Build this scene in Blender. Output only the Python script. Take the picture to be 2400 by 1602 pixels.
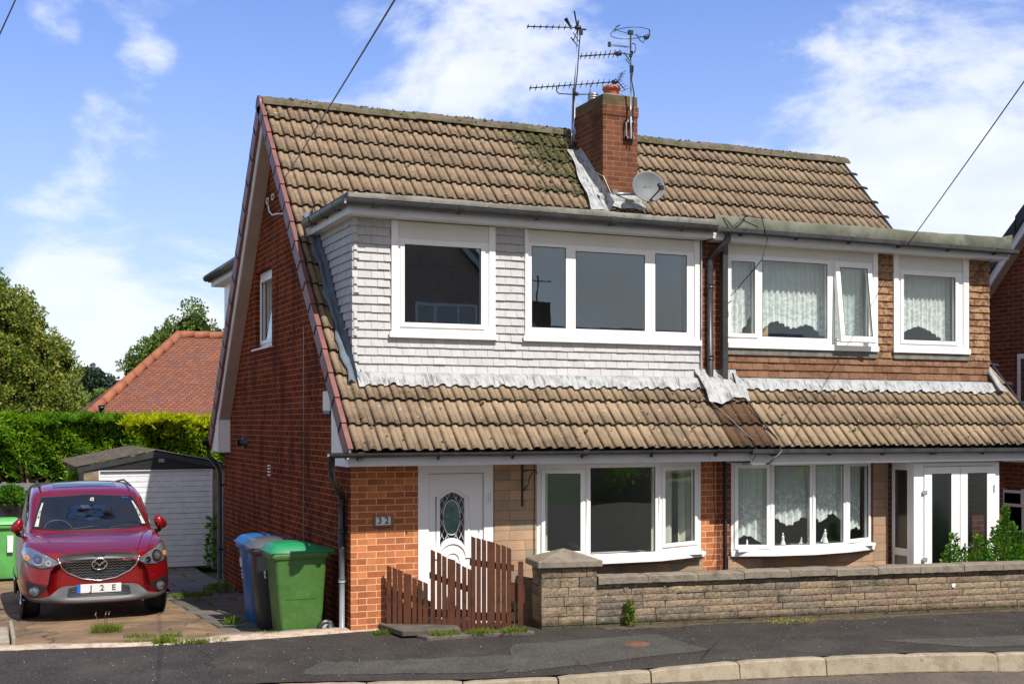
import bpy, bmesh, math, random
import numpy as np
from mathutils import Vector, Matrix
from mathutils.bvhtree import BVHTree
random.seed(7); rng = np.random.default_rng(11)
S = bpy.context.scene
for o in list(bpy.data.objects): bpy.data.objects.remove(o)

# ---------------------------------------------------------------- camera
CAM_Z = 2.36
YAW = math.atan(1260/2905)
cam = bpy.data.cameras.new('camera'); cam.lens = 2905/2400*36; cam.sensor_width = 36
cam.shift_y = (990-801)/2400; cam.clip_start = .1; cam.clip_end = 6000
co = bpy.data.objects.new('camera', cam); S.collection.objects.link(co)
co.location = (0, 0, CAM_Z); co.rotation_euler = (math.pi/2, 0, -YAW)
S.camera = co

# ---------------------------------------------------------------- light
SUN_DIR = Vector((-.21, 1, -1.25)).normalized()
sl = bpy.data.lights.new('sun', 'SUN'); sl.energy = 5.0; sl.angle = math.radians(.5); sl.color = (1, .96, .89)
so = bpy.data.objects.new('sun', sl); S.collection.objects.link(so)
so.rotation_euler = SUN_DIR.to_track_quat('-Z', 'Y').to_euler(); so.location = (3, -20, 25)
S.view_settings.view_transform = 'Standard'; S.view_settings.look = 'None'
S.view_settings.exposure = 0.32; S.view_settings.gamma = 1

W = bpy.data.worlds.new('World'); S.world = W; W.use_nodes = True
wn = W.node_tree.nodes; wl = W.node_tree.links; wn.clear()
def wnode(t, **k):
    n = wn.new(t)
    for a, b in k.items(): setattr(n, a, b)
    return n
def wmath(op, a, b=None, c=None):
    n = wn.new('ShaderNodeMath'); n.operation = op
    for i, v in enumerate((a, b, c)):
        if v is None: continue
        if isinstance(v, (int, float)): n.inputs[i].default_value = v
        else: wl.new(v, n.inputs[i])
    return n.outputs[0]
sky = wnode('ShaderNodeTexSky', sky_type='NISHITA', sun_disc=False)
sky.sun_elevation = math.asin(-SUN_DIR.z)
sky.sun_rotation = math.atan2(-SUN_DIR.x, -SUN_DIR.y)   # azimuth measured from +Y, clockwise
sky.air_density = 1.0; sky.dust_density = .6; sky.ozone_density = 3.0
tc = wnode('ShaderNodeTexCoord'); sep = wnode('ShaderNodeSeparateXYZ'); wl.new(tc.outputs['Generated'], sep.inputs[0])
z = wmath('MAXIMUM', sep.outputs[2], 0.0)
mp = wnode('ShaderNodeMapping'); wl.new(tc.outputs['Generated'], mp.inputs[0]); mp.inputs['Scale'].default_value = (1, 1, 1.9)
n1 = wnode('ShaderNodeTexNoise'); n1.inputs['Scale'].default_value = 5.2; n1.inputs['Detail'].default_value = 10; n1.inputs['Roughness'].default_value = .60; n1.inputs['Distortion'].default_value = .25
wl.new(mp.outputs[0], n1.inputs['Vector'])
# where the cloud banks and puffs hang: direction x, y, z, angular radius in degrees, weight
BANKS = [(0.3719, 0.878, 0.3015, 7.0, 0.13), (0.3268, 0.9009, 0.2856, 3, 0.1), (0.2781, 0.9248, 0.2594, 4.5, 0.17), (0.388, 0.8898, 0.2403, 4.5, 0.17), (0.3581, 0.8978, 0.2562, 2, 0.13), (0.6708, 0.7123, 0.2068, 12, 0.17), (0.6151, 0.7677, 0.1799, 9, 0.14), (0.6676, 0.6872, 0.2865, 8, 0.12), (0.4348, 0.854, 0.2856, 5, 0.08), (0.0547, 0.9549, 0.2918, 1.6, 0.17), (0.138, 0.9455, 0.2949, 2.6, 0.15), (0.1188, 0.9548, 0.2724, 1.6, 0.17), (0.0984, 0.9688, 0.2275, 2.6, 0.14), (0.1456, 0.9645, 0.2202, 2.6, 0.13), (0.1668, 0.9735, 0.1566, 3.2, 0.17), (0.0657, 0.9865, 0.1503, 3.6, 0.16), (0.0353, 0.9903, 0.1343, 3, 0.12), (0.1104, 0.9921, 0.0601, 7, 0.2), (0.0725, 0.994, 0.0824, 4.5, 0.16), (0.268, 0.9142, 0.3039, 1.6, 0.14), (0.2996, 0.904, 0.3049, 1.3, 0.13), (0.655, 0.7409, 0.1485, 7, 0.16)]
acc = wmath('MULTIPLY_ADD', n1.outputs[0], 1.7, -.46)
for (cx, cy, cz, rad, wt) in BANKS:
    dp = wnode('ShaderNodeVectorMath', operation='DOT_PRODUCT'); wl.new(tc.outputs['Generated'], dp.inputs[0]); dp.inputs[1].default_value = (cx, cy, cz)
    mr_ = wnode('ShaderNodeMapRange', interpolation_type='SMOOTHSTEP'); wl.new(dp.outputs['Value'], mr_.inputs[0]); mr_.inputs[1].default_value = math.cos(math.radians(rad)); mr_.inputs[2].default_value = 1.0; mr_.inputs[4].default_value = wt*(.85 if cx > .30 else .92)
    acc = wmath('ADD', acc, mr_.outputs[0])
cr = wnode('ShaderNodeMapRange', interpolation_type='SMOOTHSTEP'); wl.new(acc, cr.inputs[0])
cr.inputs[1].default_value = .49; cr.inputs[2].default_value = .80; cr.inputs[3].default_value = 0; cr.inputs[4].default_value = .86
n2 = wnode('ShaderNodeTexNoise'); n2.inputs['Scale'].default_value = 16; n2.inputs['Detail'].default_value = 7; wl.new(mp.outputs[0], n2.inputs['Vector'])
cmask = wmath('MULTIPLY', cr.outputs[0], wmath('MULTIPLY_ADD', n2.outputs[0], .8, .5))
cmask = wmath('MINIMUM', cmask, 1.0)
tint = wnode('ShaderNodeMix', data_type='RGBA', blend_type='MULTIPLY'); tint.inputs[0].default_value = 1
wl.new(sky.outputs[0], tint.inputs[6]); tint.inputs[7].default_value = (.36, .88, 1.75, 1)
# pale air near the horizon
hz = wmath('POWER', wmath('SUBTRACT', 1.0, z), 4.0)
mixh = wnode('ShaderNodeMix', data_type='RGBA'); wl.new(wmath('MULTIPLY', hz, 1.), mixh.inputs[0])
wl.new(tint.outputs[2], mixh.inputs[6]); mixh.inputs[7].default_value = (7.9, 8.7, 10.0, 1)
mix = wnode('ShaderNodeMix', data_type='RGBA'); wl.new(cmask, mix.inputs[0]); wl.new(mixh.outputs[2], mix.inputs[6])
mix.inputs[7].default_value = (9.2, 9.6, 10.2, 1)
# unseen broken cloud added behind the viewer and overhead to neutralise the ambient light
back = wmath('MAXIMUM', 0.0, wmath('MINIMUM', 1.0, wmath('MULTIPLY_ADD', sep.outputs[1], -2.2, .15)))
over = wmath('MAXIMUM', 0.0, wmath('MINIMUM', 1.0, wmath('MULTIPLY_ADD', z, 4.0, -2.9)))
n3 = wnode('ShaderNodeTexNoise'); n3.inputs['Scale'].default_value = 2.2; n3.inputs['Detail'].default_value = 7; wl.new(tc.outputs['Generated'], n3.inputs['Vector'])
bk = wmath('MULTIPLY', wmath('MAXIMUM', back, over), wmath('MINIMUM', 1.0, wmath('MAXIMUM', .25, wmath('MULTIPLY_ADD', n3.outputs[0], 5.0, -1.75))))
mix0 = mix
mix = wnode('ShaderNodeMix', data_type='RGBA'); wl.new(bk, mix.inputs[0]); wl.new(mix0.outputs[2], mix.inputs[6]); mix.inputs[7].default_value = (5.7, 5.4, 5.1, 1)
bg = wnode('ShaderNodeBackground'); bg.inputs['Strength'].default_value = .088
wl.new(mix.outputs[2], bg.inputs['Color'])
out = wnode('ShaderNodeOutputWorld'); wl.new(bg.outputs[0], out.inputs[0])

# ---------------------------------------------------------------- materials
class NT:
    def __init__(s, name):
        s.m = bpy.data.materials.new(name); s.m.use_nodes = True
        s.t = s.m.node_tree; s.n = s.t.nodes; s.l = s.t.links; s.n.clear()
        s.out = s.n.new('ShaderNodeOutputMaterial'); s.b = s.n.new('ShaderNodeBsdfPrincipled')
        s.l.new(s.b.outputs[0], s.out.inputs[0])
    def new(s, t, ins=None, **k):
        n = s.n.new(t)
        for a, b in k.items(): setattr(n, a, b)
        for a, b in (ins or {}).items(): s.put(n.inputs[a], b)
        return n
    def put(s, sock, v):
        if isinstance(v, bpy.types.NodeSocket): s.l.new(v, sock)
        else:
            if isinstance(v, tuple) and len(v) == 3 and sock.type == 'RGBA': v = v+(1,)
            sock.default_value = v
    def math(s, op, a, b=None, c=None):
        n = s.n.new('ShaderNodeMath'); n.operation = op
        for i, v in enumerate((a, b, c)):
            if v is not None: s.put(n.inputs[i], v)
        return n.outputs[0]
    def noise(s, vec, scale, detail=4, rough=.55, dist=0):
        n = s.new('ShaderNodeTexNoise', {'Scale': scale, 'Detail': detail, 'Roughness': rough, 'Distortion': dist})
        if vec is not None: s.l.new(vec, n.inputs['Vector'])
        return n.outputs[0]
    def ramp(s, v, a, b, lo=0., hi=1.):
        n = s.new('ShaderNodeMapRange', {0: v, 1: a, 2: b, 3: lo, 4: hi}, interpolation_type='SMOOTHSTEP')
        return n.outputs[0]
    def mix(s, f, a, b, bt='MIX'):
        n = s.n.new('ShaderNodeMix'); n.data_type = 'RGBA'; n.blend_type = bt
        s.put(n.inputs[0], f); s.put(n.inputs[6], a); s.put(n.inputs[7], b)
        return n.outputs[2]
    def pos(s): return s.n.new('ShaderNodeNewGeometry').outputs['Position']
    def obj(s): return s.n.new('ShaderNodeTexCoord').outputs['Object']
    def isl(s): return s.n.new('ShaderNodeNewGeometry').outputs['Random Per Island']
    def bump(s, h, strength=.4, dist=.01):
        n = s.new('ShaderNodeBump', {'Strength': strength, 'Distance': dist, 'Height': h}); s.l.new(n.outputs[0], s.b.inputs['Normal'])
    def set(s, **k):
        for a, b in k.items(): s.put(s.b.inputs[a.replace('_', ' ')], b)
        return s

def plain(name, col, rough=.5, var=.12, scale=6, bump=.15, bscale=60, dirt=None, dirtamt=.3, metal=0, spec=.5, coat=0, use='pos'):
    t = NT(name); v = t.pos() if use == 'pos' else t.obj()
    a = tuple(c*(1-var) for c in col); b = tuple(min(1, c*(1+var)) for c in col)
    c = t.mix(t.ramp(t.noise(v, scale, 5), .3, .7), a, b)
    if dirt: c = t.mix(t.math('MULTIPLY', t.ramp(t.noise(v, scale*2.7, 8, .65), .48, .75), dirtamt), c, dirt)
    t.set(Base_Color=c, Roughness=rough, Metallic=metal, Specular_IOR_Level=spec)
    if coat: t.set(Coat_Weight=coat, Coat_Roughness=.05)
    if bump: t.bump(t.noise(v, bscale, 4), bump, .004)
    return t.m

def brick(name, c1, c2, mortar, w=.225, h=.075, ms=.0055, dark=(.05, .02, .012), damt=.25, bumpd=.006, third=None):
    t = NT(name); p = t.pos(); sp = t.new('ShaderNodeSeparateXYZ', {0: p})
    u = t.math('ADD', sp.outputs[0], sp.outputs[1])
    wob = t.noise(p, 9, 2); u2 = t.math('MULTIPLY_ADD', wob, .008, u); v2 = t.math('MULTIPLY_ADD', wob, .005, sp.outputs[2])
    cv = t.new('ShaderNodeCombineXYZ', {0: u2, 1: v2})
    b = t.new('ShaderNodeTexBrick', {'Vector': cv.outputs[0], 'Color1': c1, 'Color2': c2, 'Mortar': mortar, 'Scale': 1., 'Mortar Size': ms, 'Mortar Smooth': .25, 'Bias': -.1, 'Brick Width': w, 'Row Height': h})
    # a second, independent tone for each brick
    wn_ = t.new('ShaderNodeTexWhiteNoise', {'Vector': t.new('ShaderNodeCombineXYZ', {0: t.math('FLOOR', t.math('DIVIDE', u2, w*.5)), 1: t.math('FLOOR', t.math('DIVIDE', v2, h))}).outputs[0]}, noise_dimensions='2D')
    col = b.outputs[0]
    notm = t.math('SUBTRACT', 1.0, b.outputs[1])
    col = t.mix(t.math('MULTIPLY', t.math('MULTIPLY', wn_.outputs[0], .35), notm), col, dark)
    if third: col = t.mix(t.math('MULTIPLY', t.ramp(wn_.outputs[0], .86, .9), t.math('MULTIPLY', notm, .8)), col, third)
    col = t.mix(t.math('MULTIPLY', t.ramp(t.noise(p, 45, 5, .7), .45, .75), .3), col, dark)
    stretch = t.new('ShaderNodeMapping', {'Vector': p, 'Scale': (1.6, 1.6, .5)}).outputs[0]
    col = t.mix(t.math('MULTIPLY', t.ramp(t.noise(stretch, 1.6, 7, .65), .42, .72), damt), col, dark)
    t.set(Base_Color=col, Roughness=.95, Specular_IOR_Level=.05)
    hgt = t.math('SUBTRACT', t.math('MULTIPLY', t.noise(p, 70, 4), .5), t.math('MULTIPLY', b.outputs[1], 1.0))
    t.bump(hgt, .7, bumpd)
    return t.m

def islands(name, c1, c2, c3, rough=.85, speck=None, speckamt=.5, bump=.5, bscale=40, moss=None, big=None, use='pos', streak=0, channels=False):
    """every loose piece of the mesh gets a tone of its own between c1 and c2, blotched with c3"""
    t = NT(name); p = t.pos() if use == 'pos' else t.obj()
    col = t.mix(t.isl(), c1, c2)
    col = t.mix(t.math('MULTIPLY', t.ramp(t.noise(p, 7, 7, .68), .42, .68), .75), col, c3)
    if big: col = t.mix(t.math('MULTIPLY', t.math('MULTIPLY', t.ramp(t.noise(p, .9, 4), .36, .62), .7), t.ramp(t.new('ShaderNodeSeparateXYZ', {0: p}).outputs[2], 2.9, 4.2, 1., .15)), col, big)
    if speck:
        vo = t.new('ShaderNodeTexVoronoi', {'Vector': p, 'Scale': 13., 'Randomness': 1.})
        sel = t.math('LESS_THAN', vo.outputs[0], t.math('MULTIPLY', t.ramp(t.noise(p, 5, 3), .50, .70), .30))
        col = t.mix(t.math('MULTIPLY', sel, speckamt), col, speck)
        col = t.mix(t.math('MULTIPLY', t.ramp(t.noise(p, 60, 3, .7), .58, .70), .6), col, tuple(c*.3 for c in c3))
    if moss: col = t.mix(moss(t, p), col, (.055, .06, .014))
    if channels:     # painted shade, with grime and moss, in the channel along each roll's foot
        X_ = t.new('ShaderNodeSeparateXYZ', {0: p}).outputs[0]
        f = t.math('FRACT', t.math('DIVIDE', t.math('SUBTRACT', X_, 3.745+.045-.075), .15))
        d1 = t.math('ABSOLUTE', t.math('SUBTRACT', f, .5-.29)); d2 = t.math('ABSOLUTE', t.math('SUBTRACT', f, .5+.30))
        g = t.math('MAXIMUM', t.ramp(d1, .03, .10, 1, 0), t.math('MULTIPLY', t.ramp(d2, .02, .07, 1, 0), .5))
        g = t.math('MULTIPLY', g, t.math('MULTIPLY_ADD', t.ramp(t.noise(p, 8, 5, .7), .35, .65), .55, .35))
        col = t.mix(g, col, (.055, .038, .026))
    if streak:
        sv = t.new('ShaderNodeMapping', {'Vector': p, 'Scale': (34, 6, 5)}).outputs[0]; col = t.mix(t.math('MULTIPLY', t.ramp(t.noise(sv, 1., 5, .6), .52, .66), streak), col, tuple(c*.35 for c in c3))
    t.set(Base_Color=col, Roughness=rough, Specular_IOR_Level=.25)
    t.bump(t.noise(p, bscale, 6, .65), bump, .008)
    return t.m

def leafm(name, a, b, c, trans=.35, big=1.2, use='pos'):
    t = NT(name); p = t.pos()
    col = t.mix(t.isl(), a, b)
    col = t.mix(t.math('MULTIPLY', t.ramp(t.noise(p, big, 3), .4, .65), .8), col, c)
    t.set(Base_Color=col, Roughness=.55, Specular_IOR_Level=.35)
    tr = t.new('ShaderNodeBsdfTranslucent', {'Color': t.mix(1., col, (1.1, 1.3, .5, 1), 'MULTIPLY')})
    ms = t.new('ShaderNodeMixShader', {0: trans, 1: t.b.outputs[0], 2: tr.outputs[0]})
    t.l.new(ms.outputs[0], t.out.inputs[0]); return t.m

def glass(name, tintc=(.55, .6, .6), refl=.10, rough=.0, wav=0.02):
    t = NT(name); g = t.new('ShaderNodeBsdfGlossy', {'Color': (.86, .97, 1, 1), 'Roughness': rough})
    tr = t.new('ShaderNodeBsdfTransparent', {'Color': tintc+(1,)})
    lw = t.new('ShaderNodeLayerWeight', {'Blend': .5})
    f = t.math('MINIMUM', t.math('MULTIPLY_ADD', t.math('POWER', lw.outputs['Facing'], 4.5), .85, refl), 1.)
    ms = t.new('ShaderNodeMixShader', {0: f, 1: tr.outputs[0], 2: g.outputs[0]})
    if wav:
        bm = t.new('ShaderNodeBump', {'Strength': wav, 'Distance': .02, 'Height': t.noise(t.pos(), 2.2, 1)}); t.l.new(bm.outputs[0], g.inputs['Normal'])
    t.l.new(ms.outputs[0], t.out.inputs[0]); t.m.use_transparent_shadow = True if hasattr(t.m, 'use_transparent_shadow') else None
    return t.m

def moss_near_chimney(t, p):
    sp = t.new('ShaderNodeSeparateXYZ', {0: p})
    # a tongue of moss running down from the ridge beside the stack
    cx = t.math('MULTIPLY_ADD', sp.outputs[2], -.30, 9.95)
    dx = t.math('ABSOLUTE', t.math('SUBTRACT', sp.outputs[0], cx))
    wdt = t.ramp(sp.outputs[2], 5.3, 6.8, .05, .55)
    near = t.math('SUBTRACT', wdt, dx)
    up = t.ramp(sp.outputs[2], 5.1, 6.0)
    n = t.math('ADD', t.math('MULTIPLY', near, 1.0), t.math('MULTIPLY_ADD', t.noise(p, 9, 8, .78), 2.6, -1.40))
    return t.math('MULTIPLY', t.math('MULTIPLY', t.ramp(n, -.08, .12), up), .88)

def hungbrown():
    t = NT('weathered_brown_tile'); p = t.pos(); sp = t.new('ShaderNodeSeparateXYZ', {0: p})
    base = t.mix(t.isl(), (.13, .060, .035), (.19, .095, .055))
    buff = t.mix(t.isl(), (.40, .25, .135), (.31, .185, .10))
    worn = t.math('ADD', t.ramp(t.noise(t.new('ShaderNodeMapping', {'Vector': p, 'Scale': (1, 1, 1.6)}).outputs[0], 16, 6, .7), .42, .56), t.math('MULTIPLY_ADD', t.isl(), .9, -.55))
    low = t.ramp(sp.outputs[2], 3.15, 3.35, .25, 1.)
    col = t.mix(t.math('MULTIPLY', t.math('MINIMUM', t.math('MAXIMUM', worn, 0.), 1.), low), base, buff)
    t.set(Base_Color=col, Roughness=.85, Specular_IOR_Level=.25); t.bump(t.noise(p, 40, 6, .65), .6, .008); return t.m
def wallstone():
    t = NT('walling_stone'); p = t.pos(); sp = t.new('ShaderNodeSeparateXYZ', {0: p}); r = t.isl()
    col = t.mix(t.ramp(r, .25, .75), (.30, .225, .15), (.185, .155, .12))
    col = t.mix(t.math('GREATER_THAN', r, .82), col, (.25, .175, .125))
    old = t.math('ADD', t.noise(p, 3.2, 7, .72), t.math('MULTIPLY_ADD', sp.outputs[2], .30, -.12))
    col = t.mix(t.math('MULTIPLY', t.ramp(old, .44, .62), .62), col, (.075, .062, .048))
    col = t.mix(t.math('MULTIPLY', t.ramp(t.noise(p, 11, 6, .7), .54, .66), .55), col, (.36, .29, .17))
    col = t.mix(t.math('MULTIPLY', t.ramp(t.noise(p, 34, 5, .75), .50, .62), .65), col, (.045, .038, .03))
    vo = t.new('ShaderNodeTexVoronoi', {'Vector': p, 'Scale': 15.}); sel = t.math('LESS_THAN', vo.outputs[0], t.math('MULTIPLY', t.ramp(t.noise(p, 4, 3), .48, .68), .24))
    col = t.mix(t.math('MULTIPLY', sel, .6), col, (.48, .44, .30))
    foot = t.math('MULTIPLY', t.ramp(t.math('MULTIPLY_ADD', t.noise(p, 9, 5, .7), .16, t.math('MULTIPLY', sp.outputs[2], -1.)), -.04, .06), .8)
    col = t.mix(foot, col, (.035, .035, .018))
    t.set(Base_Color=col, Roughness=.92, Specular_IOR_Level=.15); t.bump(t.noise(p, 38, 7, .7), 1., .012); return t.m
M = {}
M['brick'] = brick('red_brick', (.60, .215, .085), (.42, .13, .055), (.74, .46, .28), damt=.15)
M['brick_gable'] = brick('shade_darkened_brick', (.25, .050, .012), (.12, .023, .007), (.42, .19, .11), damt=.8, dark=(.035, .012, .008))  # brick colour darkened to carry the shade of the unlit walls
M['brick_chim'] = brick('chimney_brick', (.215, .078, .045), (.14, .048, .03), (.26, .17, .115), damt=.75, dark=(.06, .035, .02))
M['brick_nb'] = brick('neighbour_brick', (.22, .07, .035), (.15, .045, .028), (.34, .2, .15), damt=.3)
M['stonecl'] = brick('pink_stone_cladding', (.56, .33, .21), (.40, .29, .18), (.26, .18, .12), w=.40, h=.12, ms=.004, dark=(.20, .15, .10), damt=.5, bumpd=.014, third=(.27, .25, .18))
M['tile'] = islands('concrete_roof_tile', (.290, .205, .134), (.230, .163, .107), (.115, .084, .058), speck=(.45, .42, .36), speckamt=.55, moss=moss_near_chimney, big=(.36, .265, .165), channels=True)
M['tile_wet'] = islands('stained_roof_tile', (.13, .07, .035), (.10, .055, .035), (.05, .035, .028))
M['ridge'] = islands('mossy_ridge_tile', (.15, .12, .085), (.10, .08, .06), (.08, .07, .045), speck=(.5, .5, .4), speckamt=.9, moss=lambda t, p: t.math('MULTIPLY', t.ramp(t.noise(p, 5, 6, .7), .48, .62), .8), bump=1)
M['verge'] = plain('maroon_plastic', (.19, .07, .058), .5, .2, 3, .1, dirt=(.1, .05, .045))
M['claddingw'] = islands('white_painted_tile', (.50, .485, .48), (.445, .43, .43), (.41, .395, .39), rough=.6, bump=.3)
M['claddingb'] = hungbrown()
M['lead'] = islands('pale_lead', (.40, .405, .41), (.36, .365, .37), (.20, .195, .19), rough=.5, bump=.5, bscale=14, streak=.75)
M['leadblue'] = islands('blue_grey_lead', (.15, .18, .21), (.11, .135, .16), (.08, .10, .12), rough=.45, bump=.8, bscale=14)
M['upvc'] = plain('white_upvc', (.82, .81, .80), .3, .02, 3, 0, dirt=(.7, .66, .6), dirtamt=.12)
M['upvc_cream'] = plain('cream_upvc', (.70, .68, .62), .4, .03, 3, 0)
M['fascia'] = plain('grey_white_fascia', (.62, .62, .63), .45, .05, 3, .05, dirt=(.4, .36, .3), dirtamt=.3)
M['soffit'] = plain('brown_soffit', (.42, .33, .28), .6, .08, 4, .05)
M['felt'] = plain('mineral_felt_edge', (.17, .16, .14), .95, .25, 5, .5, 90, dirt=(.07, .068, .04), dirtamt=.85)
M['feltg'] = plain('green_felt_edge', (.125, .13, .10), .95, .35, 3, .6, 60, dirt=(.10, .11, .05), dirtamt=.8)
M['gutter'] = plain('dark_gutter', (.034, .034, .037), .38, .25, 5, .05, dirt=(.10, .095, .09), dirtamt=.3)
M['black'] = plain('black_plastic', (.022, .022, .024), .35, .15, 5, 0)
M['metal'] = plain('galvanised_metal', (.32, .32, .33), .4, .2, 8, .1, metal=.7)
M['grey'] = plain('grey_plastic', (.25, .26, .28), .45, .1, 5, .05)
M['terra'] = plain('terracotta', (.50, .13, .06), .7, .15, 8, .2, dirt=(.3, .2, .12))
M['glass'] = glass('window_glass', (.93, .96, .95), .12)
M['glass_up'] = glass('upper_window_glass', (.6, .66, .68), .20)
M['glass_obs'] = glass('obscured_glass', (.32, .33, .33), .12, .25)
M['room'] = plain('room_plaster', (.48, .48, .46), .9, .1, 1, 0)
M['roomw'] = plain('room_floor', (.28, .24, .2), .8, .1, 1, 0)
M['curtain'] = plain('cream_curtain', (.50, .52, .42), .9, .06, 8, .1)
M['card'] = plain('cardboard', (.42, .27, .13), .9, .06, 8, .1)
M['china'] = plain('white_china', (.75, .76, .72), .25, .04, 20, 0)
M['concrete'] = plain('weathered_concrete', (.30, .26, .20), .92, .2, 3, .5, 50, dirt=(.10, .09, .06), dirtamt=.7)
M['kerb'] = islands('kerb_concrete', (.34, .285, .20), (.27, .23, .165), (.20, .16, .11), speck=(.15, .1, .06), speckamt=.5, bump=.6)
M['stone'] = wallstone(); M['stone_old'] = islands('walling_stone', (.27, .20, .13), (.12, .10, .085), (.055, .045, .036), speck=(.45, .42, .30), speckamt=.5, bump=1., big=(.30, .205, .12))
M['cap'] = islands('coping_stone', (.24, .20, .155), (.20, .17, .13), (.12, .10, .08), speck=(.4, .38, .28), speckamt=.35, bump=.8)
M['wood'] = islands('red_brown_stained_wood', (.135, .048, .023), (.085, .031, .016), (.05, .019, .011), rough=.6, bump=.3, bscale=25)
M['green'] = plain('green_bin_plastic', (.052, .135, .026), .42, .10, 5, .12, 30, dirt=(.16, .27, .12), dirtamt=.25, use='obj')
M['greenlid'] = plain('green_lid_plastic', (.012, .20, .075), .35, .08, 5, .08, 30, use='obj')
M['green2'] = plain('bright_green_plastic', (.10, .36, .09), .42, .1, 5, .1, 30, use='obj')
M['bluep'] = plain('blue_bin_plastic', (.008, .095, .27), .38, .1, 5, .08, 30, use='obj')
M['greyp'] = plain('charcoal_bin_plastic', (.018, .018, .022), .38, .15, 5, .08, 30, use='obj')
M['greylid'] = plain('grey_lid_plastic', (.065, .068, .08), .3, .1, 5, .05, 30, use='obj')
M['ink'] = plain('white_marking', (.7, .7, .68), .6, .05, 20, 0)
M['bark'] = plain('bark', (.13, .085, .05), .95, .3, 3, .8, 15)
M['twig'] = plain('dead_twigs', (.28, .18, .10), .95, .3, 3, .5, 15)

# ---------------------------------------------------------------- mesh building
class MB:
    def __init__(s): s.v = []; s.f = []; s.m = []; s.sm = []
    def add(s, vs, fs, mi=0, sm=False):
        n = len(s.v); s.v += [tuple(p) for p in vs]
        for f in fs: s.f.append(tuple(i+n for i in f)); s.m.append(mi); s.sm.append(sm)
        return s
    def box(s, x0, x1, y0, y1, z0, z1, mi=0):
        return s.add([(x, y, z) for x in (x0, x1) for y in (y0, y1) for z in (z0, z1)],
            [(0, 1, 3, 2), (4, 6, 7, 5), (0, 4, 5, 1), (2, 3, 7, 6), (0, 2, 6, 4), (1, 5, 7, 3)], mi)
    def hexa(s, p, mi=0):   # 8 points: bottom 4 ring, top 4 ring
        return s.add(p, [(3, 2, 1, 0), (4, 5, 6, 7), (0, 1, 5, 4), (1, 2, 6, 5), (2, 3, 7, 6), (3, 0, 4, 7)], mi)
    def obox(s, fr, a0, a1, b0, b1, c0, c1, mi=0):
        P = fr
        return s.hexa([P(a0, b0, c0), P(a1, b0, c0), P(a1, b1, c0), P(a0, b1, c0), P(a0, b0, c1), P(a1, b0, c1), P(a1, b1, c1), P(a0, b1, c1)], mi)
    def quad(s, a, b, c, d, mi=0): return s.add([a, b, c, d], [(0, 1, 2, 3)], mi)
    def prism(s, pts, d, mi=0):   # closed polygon of 3D pts swept by vector d
        n = len(pts); q = [tuple(Vector(p)+Vector(d)) for p in pts]
        return s.add(list(pts)+q, [tuple(range(n-1, -1, -1)), tuple(range(n, 2*n))]+[(i, (i+1) % n, (i+1) % n+n, i+n) for i in range(n)], mi)
    def tube(s, pts, r, n=8, mi=0, closed=False, sm=True):
        pts = [Vector(p) for p in pts]; rs = r if isinstance(r, (list, tuple)) else [r]*len(pts)
        vs = []; up = Vector((0, 0, 1)); L = len(pts)
        for i, p in enumerate(pts):
            if closed: t = (pts[(i+1) % L]-pts[i-1])
            else: t = (pts[min(i+1, L-1)]-pts[max(i-1, 0)])
            t.normalize(); a = t.cross(up)
            if a.length < .05: a = t.cross(Vector((1, 0, 0)))
            a.normalize(); b = t.cross(a)
            for k in range(n):
                an = 2*math.pi*k/n; vs.append(p+(a*math.cos(an)+b*math.sin(an))*rs[i])
        fs = []
        for i in range(L if closed else L-1):
            j = (i+1) % L
            for k in range(n): fs.append((i*n+k, i*n+(k+1) % n, j*n+(k+1) % n, j*n+k))
        if not closed:
            s.add(vs, fs, mi, sm); n0 = len(s.v)-len(vs)
            s.f.append(tuple(n0+k for k in range(n))); s.m.append(mi); s.sm.append(False)
            s.f.append(tuple(n0+(L-1)*n+k for k in range(n-1, -1, -1))); s.m.append(mi); s.sm.append(False)
            return s
        return s.add(vs, fs, mi, sm)
    def lathe(s, prof, c=(0, 0, 0), n=20, mi=0, sm=True, M4=None):
        vs = []
        for r, z in prof:
            for k in range(n):
                a = 2*math.pi*k/n; p = Vector((r*math.cos(a), r*math.sin(a), z))
                if M4 is not None: p = M4 @ p
                vs.append(p+Vector(c))
        fs = [(i*n+k, i*n+(k+1) % n, (i+1)*n+(k+1) % n, (i+1)*n+k) for i in range(len(prof)-1) for k in range(n)]
        return s.add(vs, fs, mi, sm)
    def build(s, name, mats, parent=None, local=False, bevel=0, smooth=False):
        me = bpy.data.meshes.new(name); o = bpy.data.objects.new(name, me); S.collection.objects.link(o)
        vs = s.v
        if parent is not None:
            o.parent = parent
            if not local:
                b = BASE.get(parent.name, (0, 0, 0)); BASE[o.name] = b
                if any(b): vs = [(x-b[0], y-b[1], z-b[2]) for x, y, z in vs]
            else: BASE[o.name] = (0, 0, 0)
        me.from_pydata([tuple(v) for v in vs], [], s.f)
        for m in (mats if isinstance(mats, (list, tuple)) else [mats]): me.materials.append(M[m] if isinstance(m, str) else m)
        me.polygons.foreach_set('material_index', s.m)
        me.polygons.foreach_set('use_smooth', [True]*len(s.f) if smooth else s.sm)
        bm = bmesh.new(); bm.from_mesh(me)
        if FIXN: bmesh.ops.recalc_face_normals(bm, faces=bm.faces)
        bm.to_mesh(me); bm.free(); me.update()
        if bevel:
            md = o.modifiers.new('bevel', 'BEVEL'); md.width = bevel; md.segments = 1; md.limit_method = 'ANGLE'; md.angle_limit = math.radians(40)
        return o
FIXN = False
BASE = {}
def props(o, label=None, cat=None, group=None, kind=None):
    if label: o['label'] = label
    if cat: o['category'] = cat
    if group: o['group'] = group
    if kind: o['kind'] = kind
    return o
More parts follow.
